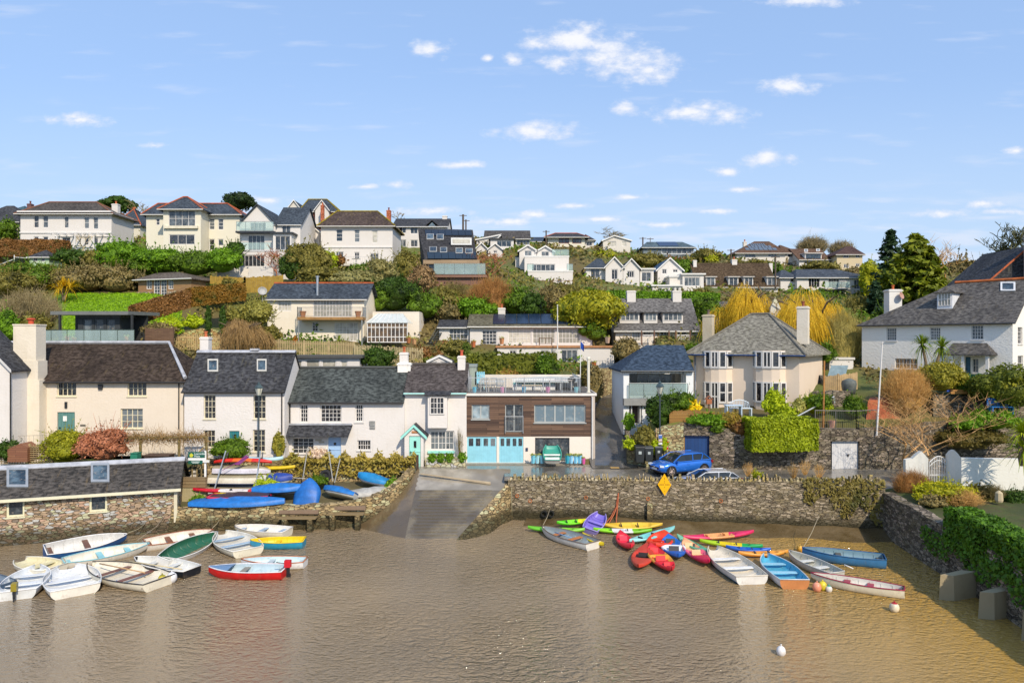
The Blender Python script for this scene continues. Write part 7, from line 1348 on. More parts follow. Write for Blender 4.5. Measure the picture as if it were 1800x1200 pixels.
# ------------------------------------------------------------------ kayaks
def kayak(label, a, b, cols, beam=.2, h=.3, wells=((.38,.13),(.66,.13)), roll=0.0, z=.05, wellc=None, group='kayaks at the foot of the harbour wall', zg=.25, place=None, flip=False, pitch=0.0, name='kayak', blunt=1.9, cat='kayak'):
    """sit-on kayak; cols: colours from end a to end b"""
    if place: p, L, yaw = place
    else:
        Da, Db = Dw(a[1], zg), Dw(b[1], zg); pa = Vector((wx(a[0], Da), Da, 0)); pb = Vector((wx(b[0], Db), Db, 0)); L = (pb-pa).length; yaw = math.atan2(pb.y-pa.y, pb.x-pa.x); p = Vector((pa.x, pa.y, z))
    o = local(name, label, cat, p, (roll+(math.pi if flip else 0), -pitch, yaw), group); B_ = beam*L/2; N = 40; M_ = 12
    def hb(s): return max(.015, B_*(1-abs(2*s-1)**blunt)**.75)
    def zt(s): return h*(.78+.32*abs(2*s-1)**2)
    def zb_(s): return h*.55*abs(2*s-1)**3.5
    mats = [gelcoat(c) for c in cols]+[gelcoat(wellc or cols[0])]; nc = len(cols); mb = MB(); rows = []
    for i in range(N+1):
        s = i/N; w = hb(s); r = []
        for j in range(M_+1):
            t = -1+2*j/M_; t2 = t; r.append((s*L, w*math.sin(t*math.pi/2), zb_(s)+(zt(s)*.62-zb_(s))*(1-math.cos(t*math.pi/2))))
        rows.append(r)
    mb.grid(rows, 0, flip=False); k0 = len(mb.f)
    for k in range(k0): mb.m[k] = min(nc-1, int((k//M_)/N*nc))
    hull = mb.build('hull', mats[:nc], o, True); d = MB(); rows = []
    for i in range(N+1):
        s = i/N; w = hb(s); r = []
        for j in range(M_+1):
            t = -1+2*j/M_; y = w*math.sin(t*math.pi/2)*1.01; z_ = zt(s)*.62 + (zt(s)*.38)*(1-abs(t)**3)
            for (c, e) in wells:
                q = ((s-c)/e)**4+(t/.62)**4
                if q < 1.3: z_ -= .17*h/.3*min(1, max(0, (1.3-q)/.6))
            r.append((s*L, y, z_))
        rows.append(r)
    d.grid(rows, 0, flip=True)
    for k in range(len(d.f)):
        i, j = k//M_, k % M_; s = (i+.5)/N; t = -1+2*(j+.5)/M_; d.m[k] = min(nc-1, int(s*nc))
        if wellc and any(((s-c)/e)**4+(t/.62)**4 < .55 for c, e in wells): d.m[k] = nc
    d.build('deck', mats, o, True)
    for (c, e) in wells:
        st = MB(); x = (c-e*.55)*L; w = hb(c)*.55; st.obox((x, 0, zt(c)*.62+.02), (.06, w*1.6, .2*h/.3), 0, 0, -.3); st.build('seat_back', paint(wellc or '2a2a2c', .6) if wellc else paint('3a3a3c', .6), o)
    return o
kayak('long pale green kayak half hidden behind the grey dinghy', (928,927), (1028,931), ('6cc430','8ad03c')); kayak('lime green kayak pulled up against the wall beside the purple tender', (978,922), (1036,917), ('5ad01c','7ae024','e0e020'), roll=.3, z=.2)
kayak('yellow kayak sticking out beside the grey dinghy', (1024,938), (1062,957), ('d8c020','e8cc14'), .22); kayak('yellow kayak lying along the foot of the harbour wall', (1060,925), (1164,924), ('d8b034','e8c444','e8c040'), roll=.25, z=.15); kayak('lime kayak with a white middle', (1043,930), (1146,932), ('8cd81c','dcdcdc','7cc41c'), .19)
kayak('pale turquoise kayak pointing to the wall', (1106,951), (1186,927), ('9cdcdc','7ccccc','8cd4d4'), .2, wells=((.3,.12),(.6,.14))); kayak('pinkish red kayak with short keel fin left of the red canoe', (1090,938), (1108,964), ('d81c34','e0283c'), .34, .42, wells=((.5,.3),), wellc='e02a48'); kayak('blunt orange-red kayak between red and blue ones', (1152,962), (1168,938), ('e83a1c','e8401c'), .5, .42, wells=((.5,.3),), wellc='d83418', blunt=3)
kayak('blue and white kayak right of the orange-red one', (1175,944), (1192,980), ('1c6cc8','dce4ec','1c64c0'), .36, .4, wells=((.3,.16),(.66,.14))); kayak('narrow brick-red canoe with a dark slot, nearest of the left kayaks', (1137,958), (1122,997), ('c83c28','d04430'), .3, .34, wells=((.5,.12),), wellc='241a1a'); kayak('red double kayak with orange seats', (1143,960), (1181,1004), ('d82430','e8a030','d82030'), .28, .4, wells=((.27,.14),(.58,.13),(.84,.08)), wellc='d83038')
kayak('peach and magenta kayak beside the cream dinghy', (1202,951), (1245,991), ('e8a878','e0607c','d81c4c'), .28, .42, wells=((.3,.15),(.6,.13)), wellc='e8b488'); kayak('pale sea-green kayak behind the peach one', (1190,943), (1246,971), ('7cc8a4','5cb48c','6cbc98'), .22, .36); kayak('long pink kayak with orange seat farthest right along the wall', (1201,947), (1325,937), ('e02c64','e8a468','e03068'), .17, .32, wells=((.4,.12),(.62,.08)), wellc='e8a868', z=.12)
kayak('green and yellow kayak in front of the pink one', (1230,950), (1341,960), ('a8cc1c','e0c81c','1cac5c'), .16, .3); kayak('blue kayak under the green and yellow one', (1276,961), (1355,966), ('1c5cc0','2064c8'), .2, .3); kayak('orange kayak behind the turquoise clinker boat', (1298,972), (1386,969), ('e89c3c','e8a040'), .2, .3, wells=((.4,.12),(.66,.1)), wellc='4a4a4c')
boat('lavender and white tender propped up among the kayaks', 0, 0, '9c90d4', '7c6cc8', 'a89cdc', 1.15, .4, place=(W(1036,940,40.9), 1.9, 1.05), tr=.8, bow_w=.45, seats=(.5,), seatc='8c7cd0', group=GRt, name='tender', roll=.2, pitch=.3)
# ------------------------------------------------------------------ buoys, fenders, ropes
def buoy(px, py, r, cols, label, name='buoy', group='mooring buoys and fenders', tall=1.15):
    D = Dw(py, .05); p = (wx(px, D), D, -.06); m = MB(); n = 9; pr = [(max(.01, r*math.sin(math.pi*i/n)), r*tall*(1-math.cos(math.pi*i/n))) for i in range(n+1)]; m.lathe(pr, p, 12)
    for k in range(len(m.f)): m.m[k] = 1 if (k//12) > 6 else 0
    m.lathe([(.03,0),(.03,.06)], (p[0],p[1],p[2]+r*2*tall), 6, 1); o = m.build(name, [gelcoat(cols[0]), gelcoat(cols[1])], None, True); return tag(o, label, 'buoy', group)
for a in ((302,1021,.24,('e8e8e8','e8e8e8'),'round white buoy behind the black-rimmed cream boat'),(285,1021,.19,('c0b020','98901c'),'mossy yellow buoy touching the round white buoy'),(1436,1036,.2,('e89878','e8a080'),'salmon buoy below the maroon-rimmed boat'),(1446,1034,.2,('e0cc30','e0cc30'),'yellow float next to the salmon buoy'),(1457,1037,.15,('e8e4dc','5aa88c'),'small white float right of the yellow one'),(1572,1072,.2,('e8dcc0','b02430'),'cream buoy with red cap floating alone by the right wall'),(1373,1148,.17,('e8e4e0','e8e4e0'),'white mooring buoy alone in the open water'),(1406,966,.16,('e0a83c','e0b04c'),'orange-yellow fender by the weathered blue boat bow'),(176,1020,.12,('2c5ca8','e8e8e8'),'blue and white fender on the black-rimmed cream boat'),(205,1026,.1,('e8e0d0','2c5ca8'),'small cream fender nearer the stern of the cream boat'),(88,1026,.12,('2c64b8','dadad4'),'blue and white fender between the two lower left dinghies'),(166,1012,.1,('2c5cb0','2c5cb0'),'blue fender on the right of the round white dinghy')): buoy(*a)
def ropes(name, label, lines, r, col, cat='rope'):
    m = MB()
    for l in lines: m.tube(l, r, 5)
    return tag(m.build(name, paint(col, .8), None, True), label, cat)
def bwp(x, y, d=-.05): u, z = BW.px(x, y, d); return BW.p(u, z, d)
ropes('mooring_rope', 'bundle of rusty orange ropes hung on the harbour wall', [[bwp(1087,866), bwp(1086,885,-.15), bwp(1079,904,-.5), Vector((wx(1068,42),42,.2))], [bwp(1087,866), bwp(1083,890,-.1), bwp(1074,908,-.4), Vector((wx(1062,42.1),42.1,.2))], [bwp(1087,867), bwp(1085,896,-.1), Vector((wx(1083,42.3),42.3,.25)), Vector((wx(1070,41.9),41.9,.2))]], .035, 'b0603c')
ropes('ladder_pole', 'thin rusty pole against the left end of the harbour wall', [[bwp(899,856), bwp(900,915,-.1)]], .03, '8a8468', 'pole'); ropes('mooring_rope', 'thin line hanging down the wall by the boathouse corner', [[W(290,905,41), W(275,925,40.6), W(240,950,39)]], .012, '9a9080'); ropes('mooring_rope', 'dark line trailing over the quay wall by the wooden-rimmed boat', [[W(366,895,41.1), W(370,905,41.0), W(374,925,40.2)]], .015, '4a4234')
for i, (x0, y0, x1, y1, zz_, lb) in enumerate(((228,986,320,1000,.5,'pale oar lying across the black-hulled white boat'),(975,935,1005,945,.55,'blue and white oar over the side of the grey dinghy'),(1484,992,1500,999,.5,'white oar hanging over the side of the weathered blue boat'),(175,990,255,1006,.5,'wooden oar lying in the black-rimmed cream boat'))): ropes('oar', lb, [[W(x0,y0,Dw(y0,zz_)), W(x1,y1,Dw(y1,zz_-.1))]], .03, ('c8b890','6c94b8','e0dcd4','b8946a')[i], 'oar')
for x0, y0, x1, y1, lb in ((221,938,262,915,'mooring line from the blue-outside boat to the boathouse wall'),(373,928,392,902,'mooring line from the wooden-rimmed boat up the quay wall'),(413,922,438,900,'mooring line from the blue-grey seated dinghy up the quay wall'),(955,922,968,890,'mooring line from the grey dinghy to the harbour wall'),(1412,962,1440,905,'mooring line from the weathered blue boat to the harbour wall')): D0 = Dw(y0,.5); a = W(x0,y0,D0); b_ = W(x1,y1,D0+2.6 if x0 > 900 else D0+1.9); ropes('mooring_rope', lb, [[a, (a+b_)/2-Vector((0,0,.12)), b_]], .014, 'b0a488')
# stone benches on the quay wall
for i, (x0, x1, y) in enumerate(((489,554,911), (573,638,904))):
    D0 = 41.15 if i == 0 else 41.55; z = wz(y, D0); o = thing('stone_bench', ('stone bench let into the quay wall, left of two', 'stone bench let into the quay wall, right of two')[i], 'bench', W((x0+x1)/2, y, D0), 'stone benches on the quay wall'); a, b = wx(x0, D0), wx(x1, D0); m = MB(); m.box(a, D0+.06, z-.07, b, D0+.7, z); m.build('seat', render_wall('867454', .5), o)
    for f_ in (.16, .84): m = MB(); xx = a+(b-a)*f_; m.box(xx-.14, D0, -.3, xx+.14, D0+.5, z-.082); m.build('support', ST_QUAY(), o)
    m = MB(); m.box(a-.1, D0+.46, z+.16, b+.05, D0+.62, z+.38); m.build('backrest', render_wall('84705e', .5), o)
# ------------------------------------------------------------------ boat park: stacked and covered boats
def at(px, py, D): return W(px, py, D)
GP = 'boats stacked in the boat park'
def lay(x0, x1, y, D0, D1=None, z=None): D1 = D1 or D0; a = W(x0, y, D0); b = W(x1, y, D1); return (a, (Vector((b.x-a.x, b.y-a.y, 0))).length, math.atan2(b.y-a.y, b.x-a.x))
kayak('red and orange kayak on top of the boat rack', 0, 0, ('d82a1c','e86a1c','d82420'), .17, .3, place=lay(376,478,805,45), flip=True, group=GP); kayak('pale blue kayak behind the red one on top of the rack', 0, 0, ('9cc8d8','b8dce4'), .2, .34, place=lay(432,498,811,45.6), group=GP, wells=((.5,.12),)); kayak('yellow kayak poking out of the right side of the rack', 0, 0, ('e8c010','e8c414'), .17, .32, place=lay(425,519,826,45.5), group=GP, wells=((.4,.12),))
boat('upturned lavender white hull high on the boat rack', 0, 0, 'd0ccd4', 'b8b8bc', 'c8c8cc', .3, .4, place=lay(377,476,818,44.9), flip=True, group=GP, seats=()); boat('upturned cream hull in the middle of the boat rack', 0, 0, 'dcd4c0', 'c8c0b0', '2c3a60', .3, .5, place=lay(370,485,833,44.7), flip=True, group=GP, seats=()); boat('upturned navy hull put in as the shadow slot under the cream one on the rack', 0, 0, '30343c', '50545c', '3a4a6a', .28, .34, place=lay(374,505,842,45), flip=True, group=GP, seats=()); boat('upturned grey-white hull at the bottom of the boat rack', 0, 0, 'c4c4c0', 'a8a8a4', 'b8b8b4', .3, .5, place=lay(364,483,855,44.5), flip=True, group=GP, seats=())  # dark navy hull added to stand for the shadow slot below the cream hull
boat('white dinghy with navy cover at the right end of the rack', 0, 0, 'd8d4cc', '8a8a8a', 'e0dcd4', .4, .42, place=lay(462,514,850,44.3), cover='1c3c8c', group=GP, seats=()); kayak('slim white and red racing kayak laid across the front of the rack', 0, 0, ('c81c34','e0d8d4','c81830'), .12, .3, place=lay(339,486,866,43.3), group=GP, flip=False, wells=((.5,.08),)); kayak('yellow paddle board under the racing kayak', 0, 0, ('d8c02c','e0c830'), .16, .14, place=lay(372,456,868,43.2), group=GP, wells=(), name='paddle_board', cat='paddle board')
boat('dinghy under a loose bright blue tarpaulin right of the rack', 0, 0, '4a5058', '3a3a3a', '8aa0a4', .38, .42, place=lay(448,534,868,43.4), cover='1a6cb8', group=GP, seats=()); boat('deflated black and pink inflatable boat below the rack', 0, 0, '2c2a30', '3a2c34', 'c83050', .36, .34, place=lay(370,474,882,42.6), cover='3a2a34', group=GP, seats=(), bow_w=.5, rimr=.09, name='inflatable_boat'); boat('long low boat under a blue tarpaulin on the quay edge', 0, 0, 'd8d4cc', '8a8a8a', '1c60b0', .3, .32, place=lay(341,500,889,42.1), cover='1a6cb8', group=GP, seats=())
boat('dinghy tipped on its stern under a blue cover', 0, 0, '1c5098', '1c5098', '1c58a8', 1.5, .42, place=(W(539,892,43.0), 1.75, math.pi/2-.05), cover='1a62ae', group=GP, seats=(), pitch=.95, bow_w=.08, tr=.9); boat('blue covered dinghy leaning to the right by the quay wall', 0, 0, 'c8c8c4', '8a8a8a', '1c64b0', .5, .4, place=(W(624,880,43.2), 2.4, math.pi-.3), cover='1a6cb4', group=GP, seats=(), pitch=.12, roll=.5)
boat('light grey upturned dinghy propped upright by the garden wall', 0, 0, 'b4b4b0', 'a0a0a0', 'a8a8a4', 1.5, .4, place=(W(612,866,45.0), 2.0, math.pi/2+.1), flip=True, group=GP, seats=(), pitch=-.9, tr=.8); boat('flat boat under grey canvas along the quay wall', 0, 0, 'b8b8b4', '9a9a9a', 'c4c4c0', .32, .3, place=lay(606,716,874,43.9,44.9), cover='a8a6a0', group=GP, seats=()); boat('white dinghy with teal blue cover by the garden wall end', 0, 0, 'dcd8dc', '8a8a8a', '1c84b8', .42, .44, place=(W(680,856,45.2), 2.1, math.pi-.2), cover='1c7cb4', group=GP, seats=(), pitch=.15)
rk = thing('boat_rack', 'leaning silver aluminium rack poles holding the stacked boats', 'rack', W(415,860,44.2))
for x0, x1 in ((375,397), (448,458)):
    m = MB(); m.tube([W(x0,866,43.6), W(x1,792,44.4)], .045, 6); m.build('pole', paint('b8bcbc', .3, metallic=.6), rk); m = MB(); m.tube([W(x0+6,864,45.6), W(x1+4,794,45.4)], .045, 6); m.build('pole', paint('8a8e8e', .3, metallic=.6), rk)
for y in (806, 822, 838, 854): m = MB(); [m.tube([W(x+(866-y)*k,y,43.8), W(x+(866-y)*k+2,y,45.6)], .03, 5) for x, k in ((375,.3),(448,.13))]; m.build('cross_arm', paint('9a9e9e', .3, metallic=.6), rk)
m = MB(); m.tube([W(391,826,43.9), W(438,801,44.2)], .022, 6); q = [W(412,816,44.02), W(420,817,44.05), W(438,803,44.2), W(432,800,44.2)]; m.slab(q, d=Vector((0,.04,0))); tag(m.build('paddle', paint('7a2c6c', .5)), 'purple kayak paddle leaning across the rack', 'paddle')
m = MB(); c = W(464,841,43.9); m.lathe([(.1,0),(.25,.0),(.25,.12),(.1,.12)], c, 14, axis=(0.1,-1,.1)); o = m.build('launching_wheel', paint('c8c4bc', .6)); tag(o, 'white spare trolley wheel on the stacked boats', 'wheel'); m = MB(); c = W(572,836,45.6); pr = [(.2+.13*math.cos(t)+.1, .11*math.sin(t)) for t in np.linspace(0, 6.283, 9)]; m.lathe(pr, c, 18, axis=(0,-1,.25)); tag(m.build('old_tyre', paint('1e1e20', .8)), 'old black tyre leaning on the garden wall', 'tyre')
for i, (x0, y0, x1, y1) in enumerate(((532,843,541,786), (585,845,578,795), (588,848,598,806))):
    m = MB(); m.tube([W(x0,y0,45.3), W(x1,y1,45.6)], .04, 6); tag(m.build('mast', paint('b4b0a4', .4, metallic=.4)), ('leaning silver mast left of the tyre', 'silver trailer post just right of the tyre, leaning left', 'silver trailer post leaning right beside the grey dinghy')[i], 'mast')
tr = thing('boat_trolley', 'small empty launching trolley with wheels in front of the garden wall', 'trolley', W(530,845,45)); m = MB(); m.tube([W(513,839,44.9), W(552,842,45)], .03, 6); m.tube([W(551,845,44.8), W(551,843,45.8)], .03, 6); m.build('frame', paint('a8a49c', .4, metallic=.5), tr)
for y_ in (44.8, 45.8): m = MB(); m.lathe([(.05,-.05),(.2,-.05),(.2,.05),(.05,.05)], (wx(551,45.2),y_,wz(844,45.2)), 12, axis=(0,1,0)); m.build('wheel', paint('26262a', .7), tr)
# ------------------------------------------------------------------ walls and fences of the left foreground
retwall('garden_wall', 'old stone garden wall with weedy top behind the boat park', [W(345,806,46.5), W(420,806,46.5), W(500,806,46.6), W(600,807,46.6), W(700,806,46.7), W(731,803,46.8)], 1.0, ST_QUAY(), .35)
m = MB(); f = Fr((wx(314,43.4),43.4), (wx(362,43.4),43.4)); f.box(m, 0, 1.0, f.w, wz(857,43.4), 0, .3); tag(m.build('garden_wall', render_wall('a89c78', .5)), 'low pale block wall under the sleeper edging by the boathouse', 'wall'); m = MB()
for i in range(3): f.box(m, 0, wz(856-i*6,43.4), f.w, wz(850.6-i*6,43.4), -.06-i*.01, .2)
tag(m.build('timber_edging', planks('8a7454', 'a08a64', 2, .2)), 'three weathered sleepers stacked beside the boathouse corner', 'edging'); o = thing('wooden_steps', 'weathered wooden stair rails leading up beside the sale board', 'steps', W(345,845,44.6)); m = MB()
for x in (338, 346, 354): m.tube([W(x,848,44.4), W(x,797+(354-x)*.6,44.4)], .05, 6)
m.tube([W(332,812,44.4), W(358,786,45.4)], .05, 6); m.tube([W(332,828,44.4), W(358,802,45.4)], .04, 6)
for i in range(6): m.obox(W(345+i*1.2,846-i*7,44.6+i*.2), (.9,.25,.05))
m.build('stair_frame', paint('8a7850', .8, .3), o)
palefence('trellis_fence', 'square wooden trellis panels at the left edge behind the boathouse', [W(-30,815,44.4), W(92,813,44.3)], wz(781,44.3)-wz(813,44.3), paint('a08a60', .8, .3), gap=.17, w=.05, post=1.8); m = MB()
for k in range(9): z = wz(814-k*3.7,44.3); m.obox(((wx(-30,44.3)+wx(92,44.3))/2,44.24,z), (wx(92,44.3)-wx(-30,44.3),.02,.045))
tag(m.build('trellis_laths', paint('a08a60', .8, .3)), 'horizontal laths of the wooden trellis at the left edge', 'trellis'); rails('iron_railing', 'thin iron railing in front of the cream cottage beside the chimney', [W(20,792,46.4), W(98,790,46.4)], wz(764,46.4)-wz(790,46.4), paint('9a9484', .6), .3, .01, top=.015)
o = thing('pergola', 'rustic pergola of posts and bare vines between cream and white cottages', 'pergola', W(285,805,45)); m = MB()
for x in (247, 315, 363): m.tube([W(x,815,45), W(x,768,45)], .09, 7)
for x0, x1 in ((205,365),): m.tube([W(x0,770,44.8), W(x1,768,45)], .06, 6); m.tube([W(x0,769,46.2), W(x1,767,46.3)], .06, 6)
m.build('frame', paint('7a6a40', .9, .3), o); rng = np.random.default_rng(9); n = 1500; t = rng.uniform(0, 1, n); xx = 205+160*t; c = np.array([W(a, 769+b, 45+d) for a, b, d in zip(xx, rng.normal(0, 4, n), rng.uniform(-.4, 1.3, n))]); e = c+rng.normal(0, .28, (n, 3)); npmesh('vine', twigcone(c, e, np.full(n, .014), rng), leafm('5a4630', '7c6444', trans=.05), o)
m = MB(); m.box(wx(253,44.2), 44.2, 2.9, wx(297,44.2), 44.9, wz(801,44.2)); m.box(wx(252,44.2), 44.1, wz(801,44.2)+.002, wx(298,44.2), 45, wz(799.5,44.2)); tag(m.build('wood_store', paint('5a4638', .8, .3)), 'low brown wooden store with pale rim under the pergola', 'store'); m = MB(); m.box(wx(229,44), 44, 3, wx(241,44), 44.5, wz(797,44)); m.box(wx(228.5,44), 43.95, wz(797,44)+.002, wx(241.5,44), 44.55, wz(796,44)); tag(m.build('storage_box', paint('2a7a60', .5)), 'green plastic box beside the low brown store', 'box')
m = MB(); pts = [W(13,790,44), W(24,780,44), W(46,780,44), W(47,812,44), W(13,812,44)]; m.slab([W(13,812,44), W(48,812,44), W(48,787,44), W(36,779,44), W(13,789,44)], d=Vector((0,1,0))); tag(m.build('garden_shed', planks('8a5a40', '9a6a4c', 2, .15)), 'small reddish wooden shed behind the trellis', 'shed')
# estate agent's board
s = thing('sale_board', "dark green estate agent's board on a white post by the boathouse", 'sign', W(361,860,44.0)); m = MB(); p = W(361,862,44.0); m.box(p.x-.05, p.y-.05, p.z-.4, p.x+.05, p.y+.05, wz(792,44)); m.build('post', trim('ecece8'), s)
def board(x0, y0, x1, y1, D, mat, name='board', par=s): m = MB(); m.box(wx(x0,D), D-.02, wz(y1,D), wx(x1,D), D+.02, wz(y0,D)); return m.build(name, mat, par)
GRN = paint('1c5a4c', .5); board(331,794,360,804,43.92,GRN); board(331,804.6,360,808.6,43.92,trim('ecece8')); board(331,809.2,356,815,43.92,GRN); board(356.5,808,368,812.5,43.88,trim('dadad4'))
def text(t, loc, size, mat, parent=None, rz=0, name='lettering', align='LEFT', off=None):
    cu = bpy.data.curves.new(name, 'FONT'); cu.body = t; cu.size = size; cu.extrude = .004; cu.align_x = align; ob = bpy.data.objects.new('tmp', cu); COL.objects.link(ob); dg = bpy.context.evaluated_depsgraph_get(); me = bpy.data.meshes.new_from_object(ob.evaluated_get(dg)); bpy.data.objects.remove(ob); me.materials.append(mat)
    o = bpy.data.objects.new(name, me); COL.objects.link(o); o.rotation_euler = (R(90), 0, rz); l = Vector(loc)
    if parent: l = l-WL[parent.name]; o.parent = parent
    o.location = l; return o
LETW = paint('e8f0ec', .5, 0); text('Luscombe', W(341.5,798.6,43.89), .17, LETW, s); text('Maye', W(341.5,803,43.89), .17, LETW, s); m = MB(); m.slab([W(334,803,43.89), W(338,803,43.89), W(340,799,43.89), W(336,796,43.89), W(333,799,43.89)], d=Vector((0,.01,0))); m.build('emblem', paint('c8c83c', .5), s)
m = MB()
for k, (a, b) in enumerate(((336,351),(338,349))): m.box(wx(a,43.89), 43.885, wz(811.4+k*2,43.89), wx(b,43.89), 43.895, wz(810.6+k*2,43.89))
m.build('lettering', LETW, s)
# yellow diamond sign on the harbour wall
d = thing('warning_sign', 'yellow diamond warning sign bolted to the harbour wall', 'sign', bwp(1168,851,-.1)); q = [bwp(1156,851,-.16), bwp(1168.5,871,-.16), bwp(1180,852,-.16), bwp(1168,832,-.16)]; m = MB(); m.slab(q, d=BW.n*.03); m.build('board', paint('f0b400', .45, .04), d); m = MB(); BK = paint('6a4c08', .5)
def qd(x0, y0, x1, y1): m.slab([bwp(x0,y1,-.166), bwp(x1,y1,-.166), bwp(x1,y0,-.166), bwp(x0,y0,-.166)], d=BW.n*.004)
for x0, x1 in ((1159,1161.5),(1162,1164.5),(1165,1167),(1169,1171.5),(1172,1174.5),(1175,1177)): qd(x0, 850.8, x1, 852)
for y0, y1 in ((839,842.5),(844,846),(847,849),(855,857),(862,863.5)): qd(1167.7, y0, 1168.4, y1)
m.build('lettering', BK, d)
# ------------------------------------------------------------------ quay road: car, lamps, bins, post box
def lamp(px, D, zb, yt, label, ybase=None):
    o = thing('street_lamp', label, 'street lamp', (wx(px,D), D, zb), 'old-fashioned street lamps'); x = wx(px, D); zt_ = wz(yt, D); m = MB(); m.lathe([(.12,0),(.12,.5),(.07,.6),(.05,.9),(.045,zt_-zb-.95),(.06,zt_-zb-.93)], (x,D,zb), 10); m.obox((x,D,zt_-1.35), (.5,.03,.03)); m.build('post', paint('3a4448', .5), o); m = MB(); z0 = zt_-.92
    for sx_, sy in ((-1,-1),(1,-1),(1,1),(-1,1)): m.tube([(x+sx_*.1,D+sy*.1,z0), (x+sx_*.2,D+sy*.2,z0+.5)], .015, 4)
    m.lathe([(.3,.5),(.3,.54),(.16,.7),(.12,.74),(.12,.8),(.05,.86),(.02,.95)], (x,D,z0), 4); m.lathe([(.14,0),(.14,.04)], (x,D,z0-.03), 8); m.build('lantern', paint('4a5a5c', .4, metallic=.3), o); g = MB(); g.lathe([(.12,.02),(.255,.48)], (x,D,z0), 4); g.build('pane', paint('c8c8b8', .2, .1), o); return o
lamp(455, 46.45, 1.9, 671, 'black street lamp with lantern in front of the tall white cottage'); LP = lamp(1160, 47.0, 2.7, 669, 'street lamp with lantern rising through the ivy by the wing')
def bin_(px, py, D, w, h, label, lid='26282a'):
    o = thing('wheelie_bin', label, 'bin', W(px, py, D), 'wheelie bins by the wall'); c = W(px, py, D); m = MB(); a = w/2; m.hexa([c+Vector(v) for v in ((-a*.8,-a*.8,0),(a*.8,-a*.8,0),(a*.8,a*.8,0),(-a*.8,a*.8,0),(-a,-a,h),(a,-a,h),(a,a,h),(-a,a,h))]); m.build('body', paint('2a2e2e', .5, .2), o); m = MB(); m.hexa([c+Vector(v) for v in ((-a*1.05,-a*1.15,h),(a*1.05,-a*1.15,h),(a*1.05,a*1.05,h),(-a*1.05,a*1.05,h),(-a*1.0,-a*1.1,h+.05),(a*1.0,-a*1.1,h+.05),(a,a,h+.13),(-a,a,h+.13))]); m.build('lid', paint(lid, .5), o)
    for sg in (-1, 1): m = MB(); m.lathe([(.02,0),(.1,0),(.1,.05),(.02,.05)], c+Vector((sg*a*.85-.02,a*.9,.1)), 10, axis=(1,0,0)); m.build('wheel', paint('161616', .6), o)
    m = MB(); m.box(c.x-a*.35, c.y-a*.99, c.z+h*.55, c.x+a*.3, c.y-a*.9, c.z+h*.75); m.build('sticker', paint('a8b0ac', .6), o)
bin_(1124,811,46.6,.62,1.0,'largest black wheelie bin, left of three by the wall'); bin_(1140,810,46.7,.56,.9,'black wheelie bin, middle of three by the wall','4a4e50'); bin_(1157,806,47.0,.5,.8,'smallest dark bin, right of three, behind the car bonnet','5a5e60')
o = thing('post_box', 'small red post box on a post against the stone wall', 'post box', W(1171,795,47.2)); m = MB(); p = W(1171,800,47.2); m.box(p.x-.11, p.y-.1, wz(789,47.2), p.x+.11, p.y+.12, wz(777,47.2)); m.box(p.x-.14, p.y-.13, wz(777,47.2)+.001, p.x+.14, p.y+.15, wz(775.5,47.2)); m.build('body', paint('c81c20', .4), o); m = MB(); m.box(p.x-.04, p.y, p.z-.8, p.x+.04, p.y+.08, wz(789,47.2)-.001); m.build('post', IRON, o); m = MB(); m.box(p.x-.07, p.y-.115, wz(785,47.2), p.x+.07, p.y-.101, wz(782,47.2)); m.build('notice', trim('ecece8'), o)
for y0, y1, c, lb in ((763.5,770,'3c64a8','blue and white notice on the lamp post by the ivy'), (771.5,776.5,'b89a94','pinkish notice below the blue one on the lamp post'), (777.5,781,'dcdcd8','lowest small white notice on the lamp post')):
    m = MB(); D = 46.9; m.box(wx(1157.5,D), D-.02, wz(y1,D), wx(1164,D), D, wz(y0,D)); m.box(wx(1157.5,D)+.02, D-.028, wz(y0+1.5,D), wx(1164,D)-.02, D-.021, wz(y0+.5,D), 1); tag(m.build('notice', [paint(c, .5), trim('ecece8')]), lb, 'sign')
for px in (1154.5,): m = MB(); m.tube([W(px,795,47), W(px-1,752,47.2)], .05, 6); tag(m.build('wooden_post', paint('b09470', .8)), 'pale wooden post with climbing fern left of the lamp post', 'post')
